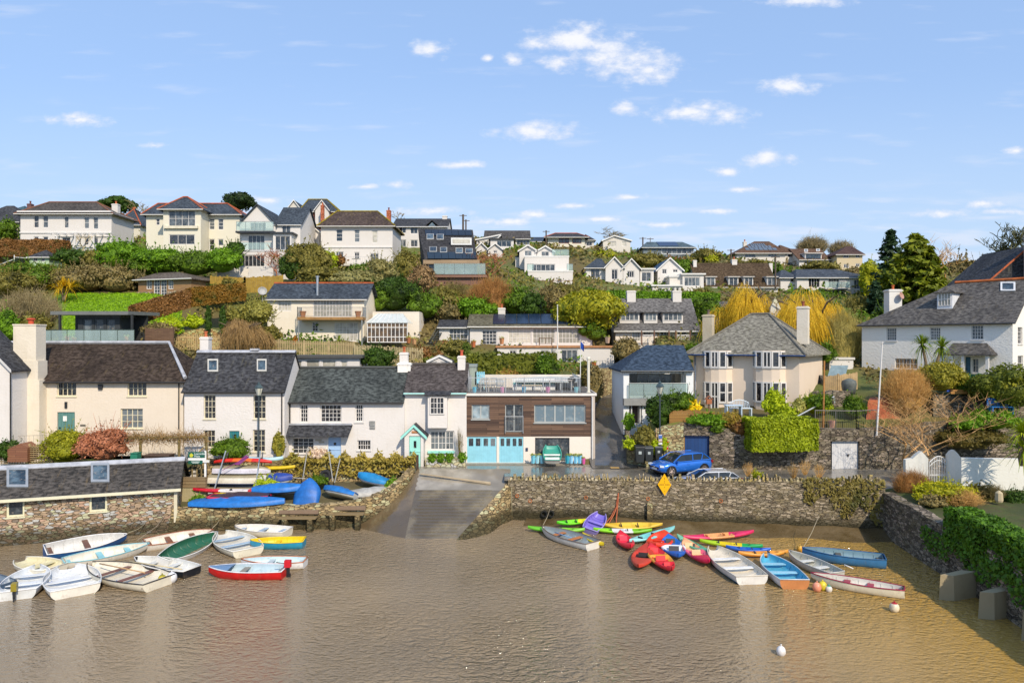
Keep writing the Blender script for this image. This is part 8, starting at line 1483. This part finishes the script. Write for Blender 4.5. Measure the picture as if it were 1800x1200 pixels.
def hatchback(label, c, yaw, body, L=4.07, Wd=1.75, H=1.45, pitch=0.0, name='parked_car', low=False, wheelc='b8a498'):
    o = local(name, label, 'car', c, (0, -pitch, yaw)); k = H/1.45; bm = paint(body, .22, .05, 1.5, 0, .35, .5, .8); BLK = paint('17191c', .35); GLS = paint('222a30', .06, .3, 1.5)
    st = [(-2.03,.62,.42,.72),(-1.98,.74,.3,.9),(-1.8,.83,.24,.97),(-1.3,.865,.2,.97),(-.5,.872,.2,.95),(.4,.872,.2,.93),(1.0,.865,.2,.915),(1.35,.85,.22,.87),(1.7,.80,.24,.8),(1.92,.72,.28,.7),(2.03,.58,.36,.6)]
    rows = []
    for x, w, z0, zb_ in st:
        zb_ *= k; q = [(0,z0),(w*.86,z0),(w*.97,z0+.1),(w,(z0+zb_)*.5),(w*.985,zb_-.12),(w*.94,zb_-.02),(w*.8,zb_+.01),(0,zb_+.035)]; rows.append([(x*L/4.07, -y*Wd/1.75, z) for y, z in q[::-1]]+[(x*L/4.07, y*Wd/1.75, z) for y, z in q[1:]])
    m = MB(); m.grid(rows); m.poly(rows[0]); m.poly(rows[-1][::-1]); b = m.build('body', bm, o, True); gs = [(-1.86,.8,.8,.97,.985),(-1.5,.82,.66,.97,1.33),(-1.25,.82,.62,.965,1.42),(-.4,.83,.62,.95,1.45),(.15,.83,.61,.94,1.43),(.42,.82,.6,.93,1.36),(1.12,.78,.74,.9,.94)]; m = MB(); rows = []
    for x, wb, wt, zb_, zt_ in gs:
        zb_ *= k; zt_ *= k; q = [(wb,zb_-.03),(wt,zt_-.06 if zt_-zb_ > .1 else zt_-.02),(wt*.82,zt_),(0,zt_+.02)]; rows.append([(x*L/4.07, -y*Wd/1.75, z) for y, z in q]+[(x*L/4.07, y*Wd/1.75, z) for y, z in q[::-1][1:]])
    m.grid(rows, 0, flip=True); ng = len(rows[0])-1
    for i in range(len(m.f)):
        r_, c_ = i//ng, i % ng; m.m[i] = 0 if (1 <= r_ <= 3 and 1 <= c_ <= ng-2) else 1
    m.build('cabin', [bm, GLS], o); fl = MB()
    for sg in (-1, 1):
        for (x0, z0), (x1, z1) in (((1.12,.93),(.42,1.37)), ((.42,1.385),(-1.28,1.42)), ((-.42,.96),(-.5,1.4)), ((-1.4,1.38),(-1.86,.99)), ((-1.1,.97),(-1.32,1.38)), ((1.1,.93),(-1.86,.99))):
            def gy(z): t = min(1, max(0, (z-.93)/.46)); return (.83-.2*t)*Wd/1.75
            fl.tube([(x0*L/4.07, sg*gy(z0), z0*k), (x1*L/4.07, sg*gy(z1), z1*k)], .032, 5)
    fl.build('pillar', bm, o)
    for x in (1.27, -1.28):
        for sg in (-1, 1):
            y = sg*.86*Wd/1.75; a = MB(); a.lathe([(.03,0),(.375,0),(.375,.02),(.03,.02)], (x*L/4.07, y, .33), 20, axis=(0,sg,0)); a.build('wheel_arch', BLK, o); w = MB(); w.lathe([(.2,-.16),(.3,-.16),(.325,-.1),(.325,.0),(.3,.035),(.22,.04),(.2,.0)], (x*L/4.07, y, .325), 20, axis=(0,sg,0)); wh = w.build('wheel', paint('1a1a1c', .8), o, True); w = MB(); w.lathe([(.02,.0),(.215,.0),(.215,.03),(.19,.03),(.18,.015),(.05,.03),(.02,.04)], (x*L/4.07, y, .325), 20, axis=(0,sg,0))
            w.build('rim', paint(wheelc, .35, .1, metallic=.4), wh); w = MB()
            for j in range(5): t = 2*math.pi*j/5+.3; w.tube([(x*L/4.07+math.cos(t)*.09, y+sg*.034, .325+math.sin(t)*.09), (x*L/4.07+math.cos(t)*.19, y+sg*.03, .325+math.sin(t)*.19)], .03, 4)
            w.build('spoke', paint('2c2a2c', .5), wh)
    for sg in (-1, 1):
        m = MB(); m.obox((1.86*L/4.07, sg*.6, .69*k), (.26,.36,.11), sg*-.45); m.build('headlight', paint('d8e0e4', .1, .1), o); m = MB(); m.obox((-1.95*L/4.07, sg*.64, .84*k), (.2,.3,.16), sg*.35); m.build('tail_light', paint('8a1420', .2), o); m = MB(); m.obox((.86, sg*.98, .98*k), (.16,.2,.13)); m.build('mirror', bm, o); m = MB(); m.obox((-.02, sg*.885, .76*k), (.18,.03,.03)); m.build('door_handle', bm, o)
    m = MB(); m.obox((1.99*L/4.07, 0, .52), (.1,1.0,.1)); m.obox((1.97*L/4.07, 0, .32), (.1,1.1,.12)); m.build('grille', BLK, o); m = MB(); m.obox((2.05*L/4.07, 0, .44), (.03,.52,.11)); m.build('number_plate', trim('dadad4'), o); m = MB(); m.lathe([(.02,0),(.065,0),(.065,.02),(.02,.02)], (2.045*L/4.07,0,.56), 12, axis=(1,0,0)); m.build('badge', paint('d0d4d8', .2, metallic=.8), o); m = MB()
    for sg in (-1, 1): m.box(-1.0, sg*.83-.05, .17, 1.0, sg*.83+.05, .26)
    m.build('sill_trim', BLK, o); return o
c = Vector((wx(1196,45.7), 45.7, 0)); c.z = zroad(c.x, c.y); hatchback('shiny blue hatchback parked nose left in front of the blue garage door', c, math.atan2(-.95, -2.45), '2c74d4', H=1.38)
c = Vector((wx(1244,43.75), 43.75, 0)); c.z = zroad(c.x, c.y)-.24; hatchback('low silver-white car mostly hidden behind the harbour wall coping', c, math.pi+.08, 'd8d8d6', 3.95, 1.7, 1.16)
# ------------------------------------------------------------------ in front of the houses
m = MB(); m.box(wx(734,46.2)-.07, 46.1, 1.5, wx(734,46.2)+.07, 46.24, wz(799,46.2)); tag(m.build('mooring_post', paint('4a3428', .8, .3)), 'dark brown post at the top corner of the slipway', 'post'); m = MB(); f = Fr((wx(747,47.4),47.4), (wx(818,47.4),47.4)); f.box(m, 0, 2.6, f.w, wz(806,47.4), 0, .8); tag(m.build('stone_planter', stone(['b8a888','d0c4a8','a89878'], '7a6c50', 3, 1.5, .2, '6a6a30', 0)), 'low stone planter under the white house window', 'planter')
m = MB(); m.box(wx(745,47.9), 47.9, 2.7, wx(1052,47.9), 48.58, 2.86); m.box(wx(820,47.7), 47.7, 2.7, wx(1052,47.7), 47.898, 2.83); tag(m.build('kerb', paint('8c8474', .7, .2)), kind='structure')
PB = [(937,'7cc8dc','blue planter at the left of the three left of the upright dinghy'),(944.5,'a8dce8','pale blue planter in the middle of the three left of the dinghy'),(953,'94d4e4','blue planter touching the left side of the upright dinghy'),(997,'3ca4bc','teal planter touching the right side of the upright dinghy'),(1004,'9cd4f0','sky blue planter second right of the dinghy'),(1012,'8cd0ec','sky blue planter third right of the dinghy'),(1019,'84cce8','sky blue planter next to the pink pot')]
def pot(px, yt, yb, D, wpx, col, label, plant=True, group='pots by the timber house', name='plant_pot'):
    o = thing(name, label, 'plant pot', W(px, yb, D), group); c = W(px, yb, D); h = wz(yt, D)-c.z; r = wpx/2/FP*D; m = MB(); m.lathe([(r*.7,0),(r,h*.97),(r*1.06,h*.97),(r*1.06,h),(r*.85,h),(r*.8,h*.9)], c, 4 if wpx > 6.6 else 12); m.build('pot', paint(col, .45, .12), o)
    if plant: rng = np.random.default_rng(int(px)); n = 40; cc = np.array(c)+np.array([0,0,h])+rng.normal(0, r*.5, (n, 3))*np.array([1,1,.5]); npmesh('plant', leafquads(cc, np.tile([0,0,1.], (n, 1)), .09, rng, 2.2, 1), leafm('6a7a3c', '9a9a5c', '8a5a5c'), o)
for x, c_, lb in PB: pot(x, 799.5, 814, 47.8, 8, c_, lb)
pot(1026, 804.5, 815, 47.7, 6.4, 'd85a9c', 'small pink pot at the right end of the planters')
boat('white dinghy with green inside tipped up against the timber house', 0, 0, 'dcd8cc', '3ca08c', '48b09c', 1.25, .36, place=(W(971,815,47.2), 1.5, math.pi/2), pitch=.62, bow_w=.62, tr=.85, bowrise=.05, seats=(.4,), seatc='e8e4dc', group=None)
zz = h_terr = wz(691.5,48.6)-.15+.05+.15
for x, c_ in ((834,('6cc4dc','bright blue pot at the left end of the terrace railing')),(883,('e4a4c4','pale pink pot on the terrace, left of the two pink ones')),(921,('5cb8d8','blue pot in the middle of the terrace railing')),(963,('d88cb4','darker pink pot on the terrace, right of the two pink ones')),(1013,('94d0d8','pale aqua pot at the right end of the terrace railing'))): pot(x, 680, 691.3, 48.85, 7.4, c_[0], c_[1], False, 'pots on the roof terrace')
def tabl(px, py, D, w, d, h, col, label, leg='b0b0ac'):
    o = thing('terrace_table', label, 'table', W(px, py, D)); c = W(px, py, D); c.z = zz; m = MB(); m.box(c.x-w/2, c.y-d/2, c.z+h-.04, c.x+w/2, c.y+d/2, c.z+h); m.build('tabletop', paint(col, .5), o)
    for sx_ in (-1, 1):
        for sy in (-1, 1): m = MB(); m.box(c.x+sx_*(w/2-.06)-.025, c.y+sy*(d/2-.06)-.025, c.z, c.x+sx_*(w/2-.06)+.025, c.y+sy*(d/2-.06)+.025, c.z+h-.041); m.build('leg', paint(leg, .5), o)
def chair(px, D, col, label, yaw=0, group='terrace chairs'):
    p = W(px, 690, D); p.z = zz; o = local('terrace_chair', label, 'chair', p, (0,0,yaw), group); c_ = paint(col, .5)
    m = MB(); m.box(-.24,-.24,.42,.24,.24,.46); m.build('seat', c_, o); m = MB(); [m.box(a,.2,.47,a+.05,.24,.9) for a in (-.24,-.12,0,.12,.19)]; m.box(-.24,.2,.9,.24,.24,.96); m.build('backrest', c_, o)
    for sx_ in (-.22,.18):
        for sy in (-.22,.18): m = MB(); m.box(sx_,sy,0,sx_+.04,sy+.04,.419); m.build('leg', c_, o)
tabl(864, 690, 50.2, 1.9, .9, .74, 'd8d8d4', 'white dining table on the roof terrace')
for i, (x, d, y_) in enumerate(((850,49.5,math.pi),(864,49.5,math.pi),(878,49.5,math.pi),(853,50.9,0),(868,50.9,0))): chair(x, d, ('a8a8a4','b8b4ac','98a0a4','a49c90','8c9498')[i], ('pale grey chair at the front left of the white terrace table','cream chair at the front middle of the white terrace table','blue-grey chair at the front right of the white terrace table','brownish chair behind the left of the terrace table','grey chair behind the right of the terrace table')[i], y_)
o = thing('garden_sofa', 'long white and grey sofa under the terrace canopy', 'sofa', W(940,690,52)); m = MB(); c = W(938,690,52); c.z = zz; m.box(c.x-1.6,c.y-.4,zz,c.x+1.6,c.y+.4,zz+.4); m.box(c.x-1.6,c.y+.25,zz+.4,c.x+1.6,c.y+.45,zz+.8); m.build('frame', paint('d8d8d4', .6), o); m = MB(); [m.box(c.x-1.55+k*.8,c.y-.38,zz+.402,c.x-.83+k*.8,c.y+.24,zz+.52) for k in range(4)]; m.build('cushion', paint('7ab8b0', .8), o)
tabl(935, 690, 50.4, 1.5, .7, .45, 'c8b48c', 'low pale table in front of the terrace sofa'); tabl(985, 690, 50.0, 1.7, .6, .85, 'dcd4cc', 'pinkish white counter at the right end of the roof terrace'); o = thing('barbecue', 'round black barbecue on legs at the right of the terrace', 'barbecue', W(1005,690,50)); c = W(1005,690,50); m = MB(); m.lathe([(.05,.6),(.25,.7),(.3,.85),(.28,.95),(.12,1.08),(.02,1.1)], (c.x,c.y,zz), 12); m.build('bowl', paint('222326', .4), o)
for a in (0, 2.1, 4.2): m = MB(); m.tube([(c.x+.32*math.cos(a),c.y+.32*math.sin(a),zz), (c.x+.1*math.cos(a),c.y+.1*math.sin(a),zz+.7)], .015, 5); m.build('leg', IRON, o)
o = thing('terrace_canopy', 'low grey sloping canopy roof over the right half of the terrace', 'canopy', W(965,690,53)); m = MB(); q = [W(906,670,51.2), W(1021,670.5,51.2), W(1015,663,54.2), W(965,660,54.8), W(912,664,54.2)]; m.slab(q, .08); m.build('roof', paint('b8bcb8', .35, .15), o)
for x, y_ in ((908,51.3),(1018,51.3),(940,51.3),(985,51.3)): m = MB(); p = W(x, 680, y_); m.tube([(p.x,y_,zz), (p.x,y_,wz(670.6,51.2)-.05)], .05, 6); m.build('post', paint('c4c8c8', .4), o)
m = MB(); m.box(wx(845,54.8), 54.6, zz-.2, wx(1020,54.8), 54.8, zz+1.0); tag(m.build('garden_wall', render_wall('d8d0c4', .3)), 'pale low wall along the back of the roof terrace', 'wall'); chair(845, 52.5, '8cd0e0', 'turquoise chair by the grey green shed', .4)
m = MB(); p = W(843,660,52.6); [m.box(p.x-.35+k*.16, p.y, zz+.3, p.x-.25+k*.16, p.y+.04, wz(653,52.6)) for k in range(5)]; m.box(p.x-.38, p.y+.04, wz(658,52.6), p.x+.4, p.y+.06, wz(656,52.6)); tag(m.build('timber_screen', paint('8ccce0', .6)), 'turquoise slatted screen beside the grey green shed', 'screen')
m = MB(); m.tube([W(1020,692,49), W(1020.5,602,49)], [.035,.025], 8); fp = tag(m.build('flagpole', trim('dcdcd8')), 'slim flagpole with blue flag at the right end of the terrace', 'flagpole'); m = MB(); rows = [[W(1020.5+k*1.2, y+k*.9+.6*math.sin(k+y), 49-.12*math.sin(k*1.3)) for k in range(6)] for y in np.linspace(600.5,613,6)]; m.grid(rows); q = m.build('flag', paint('1c4ca8', .7)); q.parent = fp
m = MB(); m.tube([W(1034.5,693,49), W(1034.5,632,49)], .1, 10); m.lathe([(.13,0),(.15,.12),(.1,.2)], W(1034.5,632,49), 10); m.lathe([(.16,0),(.16,.2)], W(1034.5,693,49), 10); tag(m.build('flue_pipe', trim('d8d4c4')), 'cream flue pipe standing at the right end of the terrace', 'flue')
# lane side
m = MB(); f = Fr((wx(1052,49.5),49.5), (wx(1060,56),56)); pts = [Vector((5.95,49.6,4.7)), Vector((6.1,53,5.9)), Vector((6.6,56,6.9)), Vector((7.4,60,7.6))]; wallstrip(pts, .3, 2.5, m); tag(m.build('lane_wall', WALLF), 'low white wall climbing beside the lane', 'wall'); retwall('bank_wall', 'stone bank wall above the lane right of the terrace', [W(1040,652,60), W(1062,648,62), W(1095,648,64)], 6, stone(['8d7a58', 'a8946c', '77664a'], '5a4e38', 3.4, 2.6, .35, '6a6428', 0)); retwall('lane_wall', 'dark stone wall below the modern wing along the lane', [W(1098,752,51.2), W(1100,762,49.5), W(1102,780,48)], 2, ST_DARK(), .3)
m = MB(); m.box(wx(1073,46.9), 46.7, 2.83, wx(1088,46.9), 47.2, 2.86); tag(m.build('drain_cover', paint('b09058', .6)), 'yellowish drain cover at the foot of the lane', 'drain cover')
# garden of the hipped house
palefence('timber_fence', 'new vertical board fence above the blue garage', [W(1178,746,48.6), W(1216,744,48.5), W(1255,748,48.1)], wz(722,48.4)-wz(746,48.4), planks('9a7034', 'b08440', 2, .12), gap=.115, w=.11)
b = thing('garden_bench', 'white latticed garden bench with round back by the bow window', 'bench', W(1302,728,48.9)); c = W(1302,728,48.9); m = MB(); m.box(c.x-.75,c.y-.25,c.z+.42,c.x+.75,c.y+.25,c.z+.47); m.build('seat', trim('c8d4dc'), b); m = MB()
for k in range(13): xx = -.72+k*.12; m.tube([c+Vector((xx,.25,.47)), c+Vector((xx*.92,.3,.7+.32*math.cos(xx*1.7)))], .018, 4)
m.tube([c+Vector((xx*.92,.3,.7+.32*math.cos(xx*1.7))) for xx in np.linspace(-.75,.75,12)], .03, 5); m.build('backrest', trim('c8d4dc'), b)
for sx_ in (-.7,.7): m = MB(); m.box(c.x+sx_-.03,c.y-.25,c.z-.1,c.x+sx_+.03,c.y+.25,c.z+.419); m.build('leg', trim('c8d4dc'), b)
o = thing('garden_table', 'pale blue slatted garden table left of the latticed bench', 'table', W(1289,728,48.2)); c = W(1289,730,48.2); m = MB(); m.box(c.x-.6,c.y-.35,c.z+.7,c.x+.6,c.y+.35,c.z+.75); m.build('tabletop', trim('b8ccdc'), o)
for sx_ in (-.5,.5): m = MB(); m.box(c.x+sx_-.03,c.y-.3,c.z-.1,c.x+sx_+.03,c.y+.3,c.z+.699); m.build('leg', trim('b8ccdc'), o)
o = thing('bird_feeder', 'wooden bird house on a post by the french window', 'bird house', W(1246,722,48.8)); m = MB(); c = W(1246,722,48.8); m.box(c.x-.18,c.y-.15,c.z+.5,c.x+.18,c.y+.15,c.z+.85); m.slab([c+Vector((-.26,-.2,.85)), c+Vector((0,-.2,1.1)), c+Vector((0,.2,1.1)), c+Vector((-.26,.2,.85))], .04); m.slab([c+Vector((0,-.2,1.1)), c+Vector((.26,-.2,.85)), c+Vector((.26,.2,.85)), c+Vector((0,.2,1.1))], .04); m.build('house_box', paint('a0603c', .7), o); m = MB(); m.tube([c-Vector((0,0,.2)), c+Vector((0,0,.5))], .05, 6); m.build('post', paint('7a5a40', .8), o)
m = MB(); m.tube([W(1389,738,46.9), W(1466,697,48.6), W(1467,708,48.6)], .05, 6); m.tube([W(1395,737,46.9), W(1395,746,46.9)], .03, 5); tag(m.build('handrail', paint('c0c4c4', .4, metallic=.3)), 'long white sloping handrail above the lime hedge', 'handrail'); m = MB(); m.tube([W(1447,758,47.4), W(1449,634,47.4)], .06, 7); tag(m.build('rusty_pole', paint('a8743c', .8, .3)), 'tall rusty pole standing by the terrace railing', 'pole'); m = MB(); m.tube([W(1541,765,46.6), W(1551,604,46.6)], [.065,.04], 8); m.lathe([(.02,0),(.07,.05),(.02,.1)], W(1551,604,46.6), 8); tag(m.build('flagpole', WF), 'leaning white flagpole in front of the right white house', 'flagpole')
sheet('terrace', [[W(1425,759,46.75), W(1545,757,46.9)], [W(1425,746,50), W(1545,744,50)]], paint('b8aca0', .8, .2)); rails('terrace_railing', 'grey metal railing on the terrace above the white garage', [W(1433,754,47.0), W(1505,755,47.0), W(1540,753,47.1)], wz(721,47)-wz(754,47), paint('6a6660', .5), .14, .012, post=1.4); pot(1462, 739, 753, 47.5, 12, 'd0a08c', 'pinkish terracotta pot behind the terrace railing', False, None); m = MB(); c = W(1552,770,45.9)
o = thing('covered_shed', 'tall object under a rust orange tarpaulin behind the bare tree', 'covered shed', W(1551,744,48)); m = MB(); D = 48.2; a = [W(1522,742,D), W(1582,742,D), W(1582,742,D+1.6), W(1522,742,D+1.6)]; t_ = [W(1526,704,D+.1), W(1579,700,D+.1), W(1579,698,D+1.5), W(1530,698,D+1.5)]; m.hexa(a+t_); m.build('tarpaulin', paint('b0603c', .8, .25, 2, .5), o)
b = thing('garden_bench', 'bright blue wooden bench under the lemon tree', 'bench', W(1758,728,46.2)); c = W(1758,726,46.3); m = MB(); m.box(c.x-.75,c.y-.3,c.z+.42,c.x+.75,c.y+.2,c.z+.47); m.build('seat', paint('1c6cb0', .5), b); m = MB(); [m.box(c.x-.75,c.y+.2,c.z+.5+k*.13,c.x+.75,c.y+.25,c.z+.6+k*.13) for k in range(4)]; m.build('backrest', paint('1c6cb0', .5), b)
for sx_ in (-.7,.66): m = MB(); m.box(c.x+sx_,c.y-.28,c.z-.1,c.x+sx_+.06,c.y+.22,c.z+.419); m.build('leg', paint('1c6cb0', .5), b)
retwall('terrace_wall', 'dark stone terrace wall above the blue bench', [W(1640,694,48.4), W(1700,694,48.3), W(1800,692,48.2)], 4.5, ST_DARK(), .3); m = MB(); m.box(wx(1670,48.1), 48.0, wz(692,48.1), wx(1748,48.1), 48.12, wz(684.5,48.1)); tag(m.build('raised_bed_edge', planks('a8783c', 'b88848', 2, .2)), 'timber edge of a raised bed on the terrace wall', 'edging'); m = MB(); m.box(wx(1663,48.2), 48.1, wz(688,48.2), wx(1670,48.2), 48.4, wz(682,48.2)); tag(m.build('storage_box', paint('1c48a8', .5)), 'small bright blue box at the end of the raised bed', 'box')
m = MB(); rr = [[W(x, y+2*math.sin(x*.3+y), 49.2+.2*math.sin(x*.2)) for x in np.linspace(1678,1742,10)] for y in (676,668,661,657)]; m.grid(rr, flip=True); m.slab([W(1678,676,49.25), W(1742,676,49.25), W(1742,658,49.4), W(1678,660,49.4)], d=Vector((0,.4,0))); tag(m.build('garden_netting', paint('1c6450', .8, .2)), 'dark green windbreak netting below the slate porch', 'netting')
# passage between the hipped and right white houses
g = thing('greenhouse', 'small dark-framed greenhouse between hipped house and right white house', 'greenhouse', W(1473,662,56)); D = 56; m = MB(); m.slab([W(1455,660,D), W(1486,660,D), W(1491,642,D+1), W(1461,642,D+1)], .05); m.build('roof', paint('7a8c90', .15, .2), g); m = MB(); m.box(wx(1455,D), D+.1, 5.5, wx(1487,D), D+2.2, wz(660.5,D)); m.build('wall', GMI, g)
palefence('panel_fence', 'pale close-boarded fence beside the greenhouse', [W(1450,690,53), W(1474,687,52.5), W(1506,684,52.5)], 1.25, paint('b89c70', .8, .2), gap=.13, w=.125); m = MB(); c = W(1493,686,51); m.lathe([(.42,-.3),(.5,.1),(.56,.5),(.5,.72),(.2,.86),(.05,.9)], c, 7); tag(m.build('covered_barbecue', paint('5a605c', .7, .3, 3, .4), None, True), 'grey plastic cover over something by the close-boarded fence', 'cover'); retwall('garden_wall', 'low dark stone wall below the close-boarded fence', [W(1430,688,50.2), W(1495,686,50.2)], 5, ST_DARK(), .35); fh('outhouse', 'low white outhouse behind the greenhouse', 1458, 1500, 60, 665, 632, 3, WALLF, (), None, trim('c8c4bc'), 'flat', oe=.1, cat='outhouse')
# white garden wall and gate
w = thing('white_garden_wall', 'white rendered garden wall with peaked gate piers on the right', 'wall', W(1700,860,41)); WG = render_wall('dcdad0', .25, .3)
def wl(pts, D0, D1, zb_=2.0):
    m = MB(); n = len(pts); P_ = []
    for i, (x, y) in enumerate(pts): D = D0+(D1-D0)*i/(n-1); P_.append(W(x, y, D))
    for a_, b_ in zip(P_, P_[1:]): dpt = Vector((.05,.35,0)); m.hexa([Vector((a_.x,a_.y,zb_)), Vector((b_.x,b_.y,zb_)), Vector((b_.x,b_.y,zb_))+dpt, Vector((a_.x,a_.y,zb_))+dpt, a_, b_, b_+dpt, a_+dpt])
    return m
wl([(1592,808),(1604,806),(1614,797),(1620,793),(1627,800),(1632,806)], 42.4, 42.1).build('left_wall', WG, w); wl([(1667,800),(1673,793),(1678,791),(1684,797),(1690,805),(1740,806),(1900,808)], 41.8, 40.4).build('right_wall', WG, w)
g = thing('garden_gate', 'arched white iron gate in the white garden wall', 'gate', W(1650,850,42)); m = MB(); D = 42.05; x0, x1 = wx(1634,D), wx(1666,D); zb_ = wz(852,D); ar = lambda t: wz(812,D)+(wz(801.5,D)-wz(812,D))*math.sin(math.pi*t)
for i in range(12): t = i/11; m.tube([(x0+(x1-x0)*t,D,zb_), (x0+(x1-x0)*t,D,ar(t))], .018, 5)
m.build('bars', trim('e0e0dc'), g); m = MB(); m.tube([(x0+(x1-x0)*t,D,ar(t)) for t in np.linspace(0,1,12)], .03, 6); m.tube([(x0+(x1-x0)*t,D,ar(t)-.25) for t in np.linspace(0,1,12)], .02, 6); [m.tube([(x0,D-.005*k,zb_+q), (x1,D-.005*k,zb_+q)], .022, 5) for k, q in ((0,.12),(1,.62))]; m.build('gate_frame', trim('e0e0dc'), g)
m = MB(); m.lathe([(.16,0),(.2,.1),(.18,.5),(.05,.62)], W(1756,882,37), 8); tag(m.build('marker_stone', render_wall('b8a888', .4)), 'small pale standing stone on top of the ivy by the right wall', 'stone')
# ------------------------------------------------------------------ hillside fences and small garden things
PF = paint('b8a070', .8, .25); palefence('picket_fence', 'pale wooden picket fence right of the big chimney, first stretch', [W(303,614,60), W(385,617,60)], 1.35, PF, gap=.17, w=.08); palefence('picket_fence', 'long pale picket fence below the balconied house', [W(386,622,60.5), W(490,624,60.5), W(622,628,61)], 1.35, paint('a8946c', .8, .25), gap=.15, w=.09); palefence('picket_fence', 'last stretch of picket fence below the conservatory', [W(623,634,60.5), W(682,637,60.5), W(742,640,60.5)], 1.4, paint('b0a078', .8, .25), gap=.14, w=.09)
palefence('panel_fence', 'yellowish new panel fence with tall posts below the white terrace wall', [W(371,513,76), W(430,515,76), W(496,512,76)], 1.75, paint('9a7c2c', .8, .25), gap=.24, w=.235, post=2.6); palefence('wicker_screen', 'brown woven wicker screen left of the picket fence', [W(256,608,57.5), W(304,608,57.5)], 1.5, planks('6a4c34', '8a6a4c', .5, .06), gap=.12, w=.12, post=2.3); m = MB(); m.box(wx(270,57), 56.6, 9, wx(303,57), 57, wz(606,57)); tag(m.build('garden_wall', WALLF), 'white block wall under the wicker screen', 'wall')
boat('grey upturned boat hull standing on end beside the garden studio', 0, 0, 'a8a49c', '908c84', 'a09c94', 1.4, .5, place=(W(258,606,58.5), 2.1, math.pi/2), flip=True, group=None, seats=(), pitch=-1.2, bow_w=.3)
retwall('rockery_wall', 'golden dry stone rockery wall above the picket fence', [W(305,588,61.5), W(352,578,61.5), W(400,582,61.5)], 8, stone(['b0905c', 'c8a86c', '98784a'], '5a4828', 3.2, 2.2, .3, '6a6a2a', 0), .4)
f = fh('summer_house', 'tiny pale green summer house with dark pyramid roof in the top left garden', 52, 86, 84, 462, 450, 2.4, paint('a8bc98', .6), [(58,451,66,460,2,1,GD), (71,451,79,460,2,1,GD)], 440, SL_DK, 'hip', hl=1.1, hr=1.1, oe=.25, cat='summer house'); ropes('garden_rail', 'white rope rail on posts at the top left edge', [[W(0,465,83), W(26,455,83.5)], [W(25,460,83), W(25,448,83)], [W(26,452,83), W(52,454,83.5)]], .04, 'd8d8d0', 'rail')
for i, (x, y) in enumerate(((118,598), (130,600), (222,598))): pot(x, y-7, y+4, 57, 8, 'b0602c', ('terracotta pot at the left of the studio door', 'second terracotta pot by the studio door', 'terracotta pot at the right of the studio')[i], True, 'pots by the garden studio')
for i, (x, y, c_) in enumerate(((718,596,'a86a44'), (728,598,'c09468'), (782,602,'b0744c'), (832,603,'b86a44'), (882,598,'b8845c'), (1044,640,'b8683c'), (1068,596,'c0a088'))): pot(x, y-4, y+7, 66 if x < 800 else (69 if x < 1000 else 64), 9, c_, ('terracotta pot right of the conservatory', 'sandy pot at the corner of the conservatory', 'terracotta pot by the small white wing', 'terracotta pot at the left of the bungalow glazing', 'sandy bowl on the bungalow terrace', 'large terracotta pot by the lower storey railing', 'pale pot at the right end of the bungalow terrace')[i], True, 'pots on the hillside terraces')
o = thing('outdoor_stair', 'dark metal outdoor stair beside the small white wing', 'stair', W(762,605,69)); m = MB(); [m.obox(W(757+k*1.8,606-k*3,69+k*.2), (.9,.3,.05)) for k in range(9)]; m.build('tread', paint('4a4c48', .6), o); m = MB(); m.tube([W(756,604,68.8), W(772,577,70.4)], .04, 5); m.tube([W(756,596,68.8), W(772,568,70.4)], .03, 5); m.build('stringer', paint('4a4c48', .6), o)
rails('iron_railing', 'thin railing in front of the lower white storey', [W(1044,652,65.5), W(1080,652,65.5)], 1.0, paint('8a8c88', .5), .25, .012, top=.02)
m = MB(); [m.tube([W(596,437,90.6), W(598,437,90.6)], .02, 4) for _ in range(1)]; c = W(626,464,90.6); m.lathe([(.05,0),(.05,.7),(.6,.72),(.6,.76)], (c.x,c.y,wz(465.5,91)), 12); tag(m.build('terrace_table', paint('b8bcb8', .5)), 'round table on the mossy villa terrace', 'table')
# ------------------------------------------------------------------ wings and bays belong to their houses
for w, main in MERGE:
    off = WL[w.name]-WL[main.name]
    for ch in [o for o in SC.objects if o.parent == w]: ch.parent = main; ch.location = ch.location + off
    bpy.data.objects.remove(w)
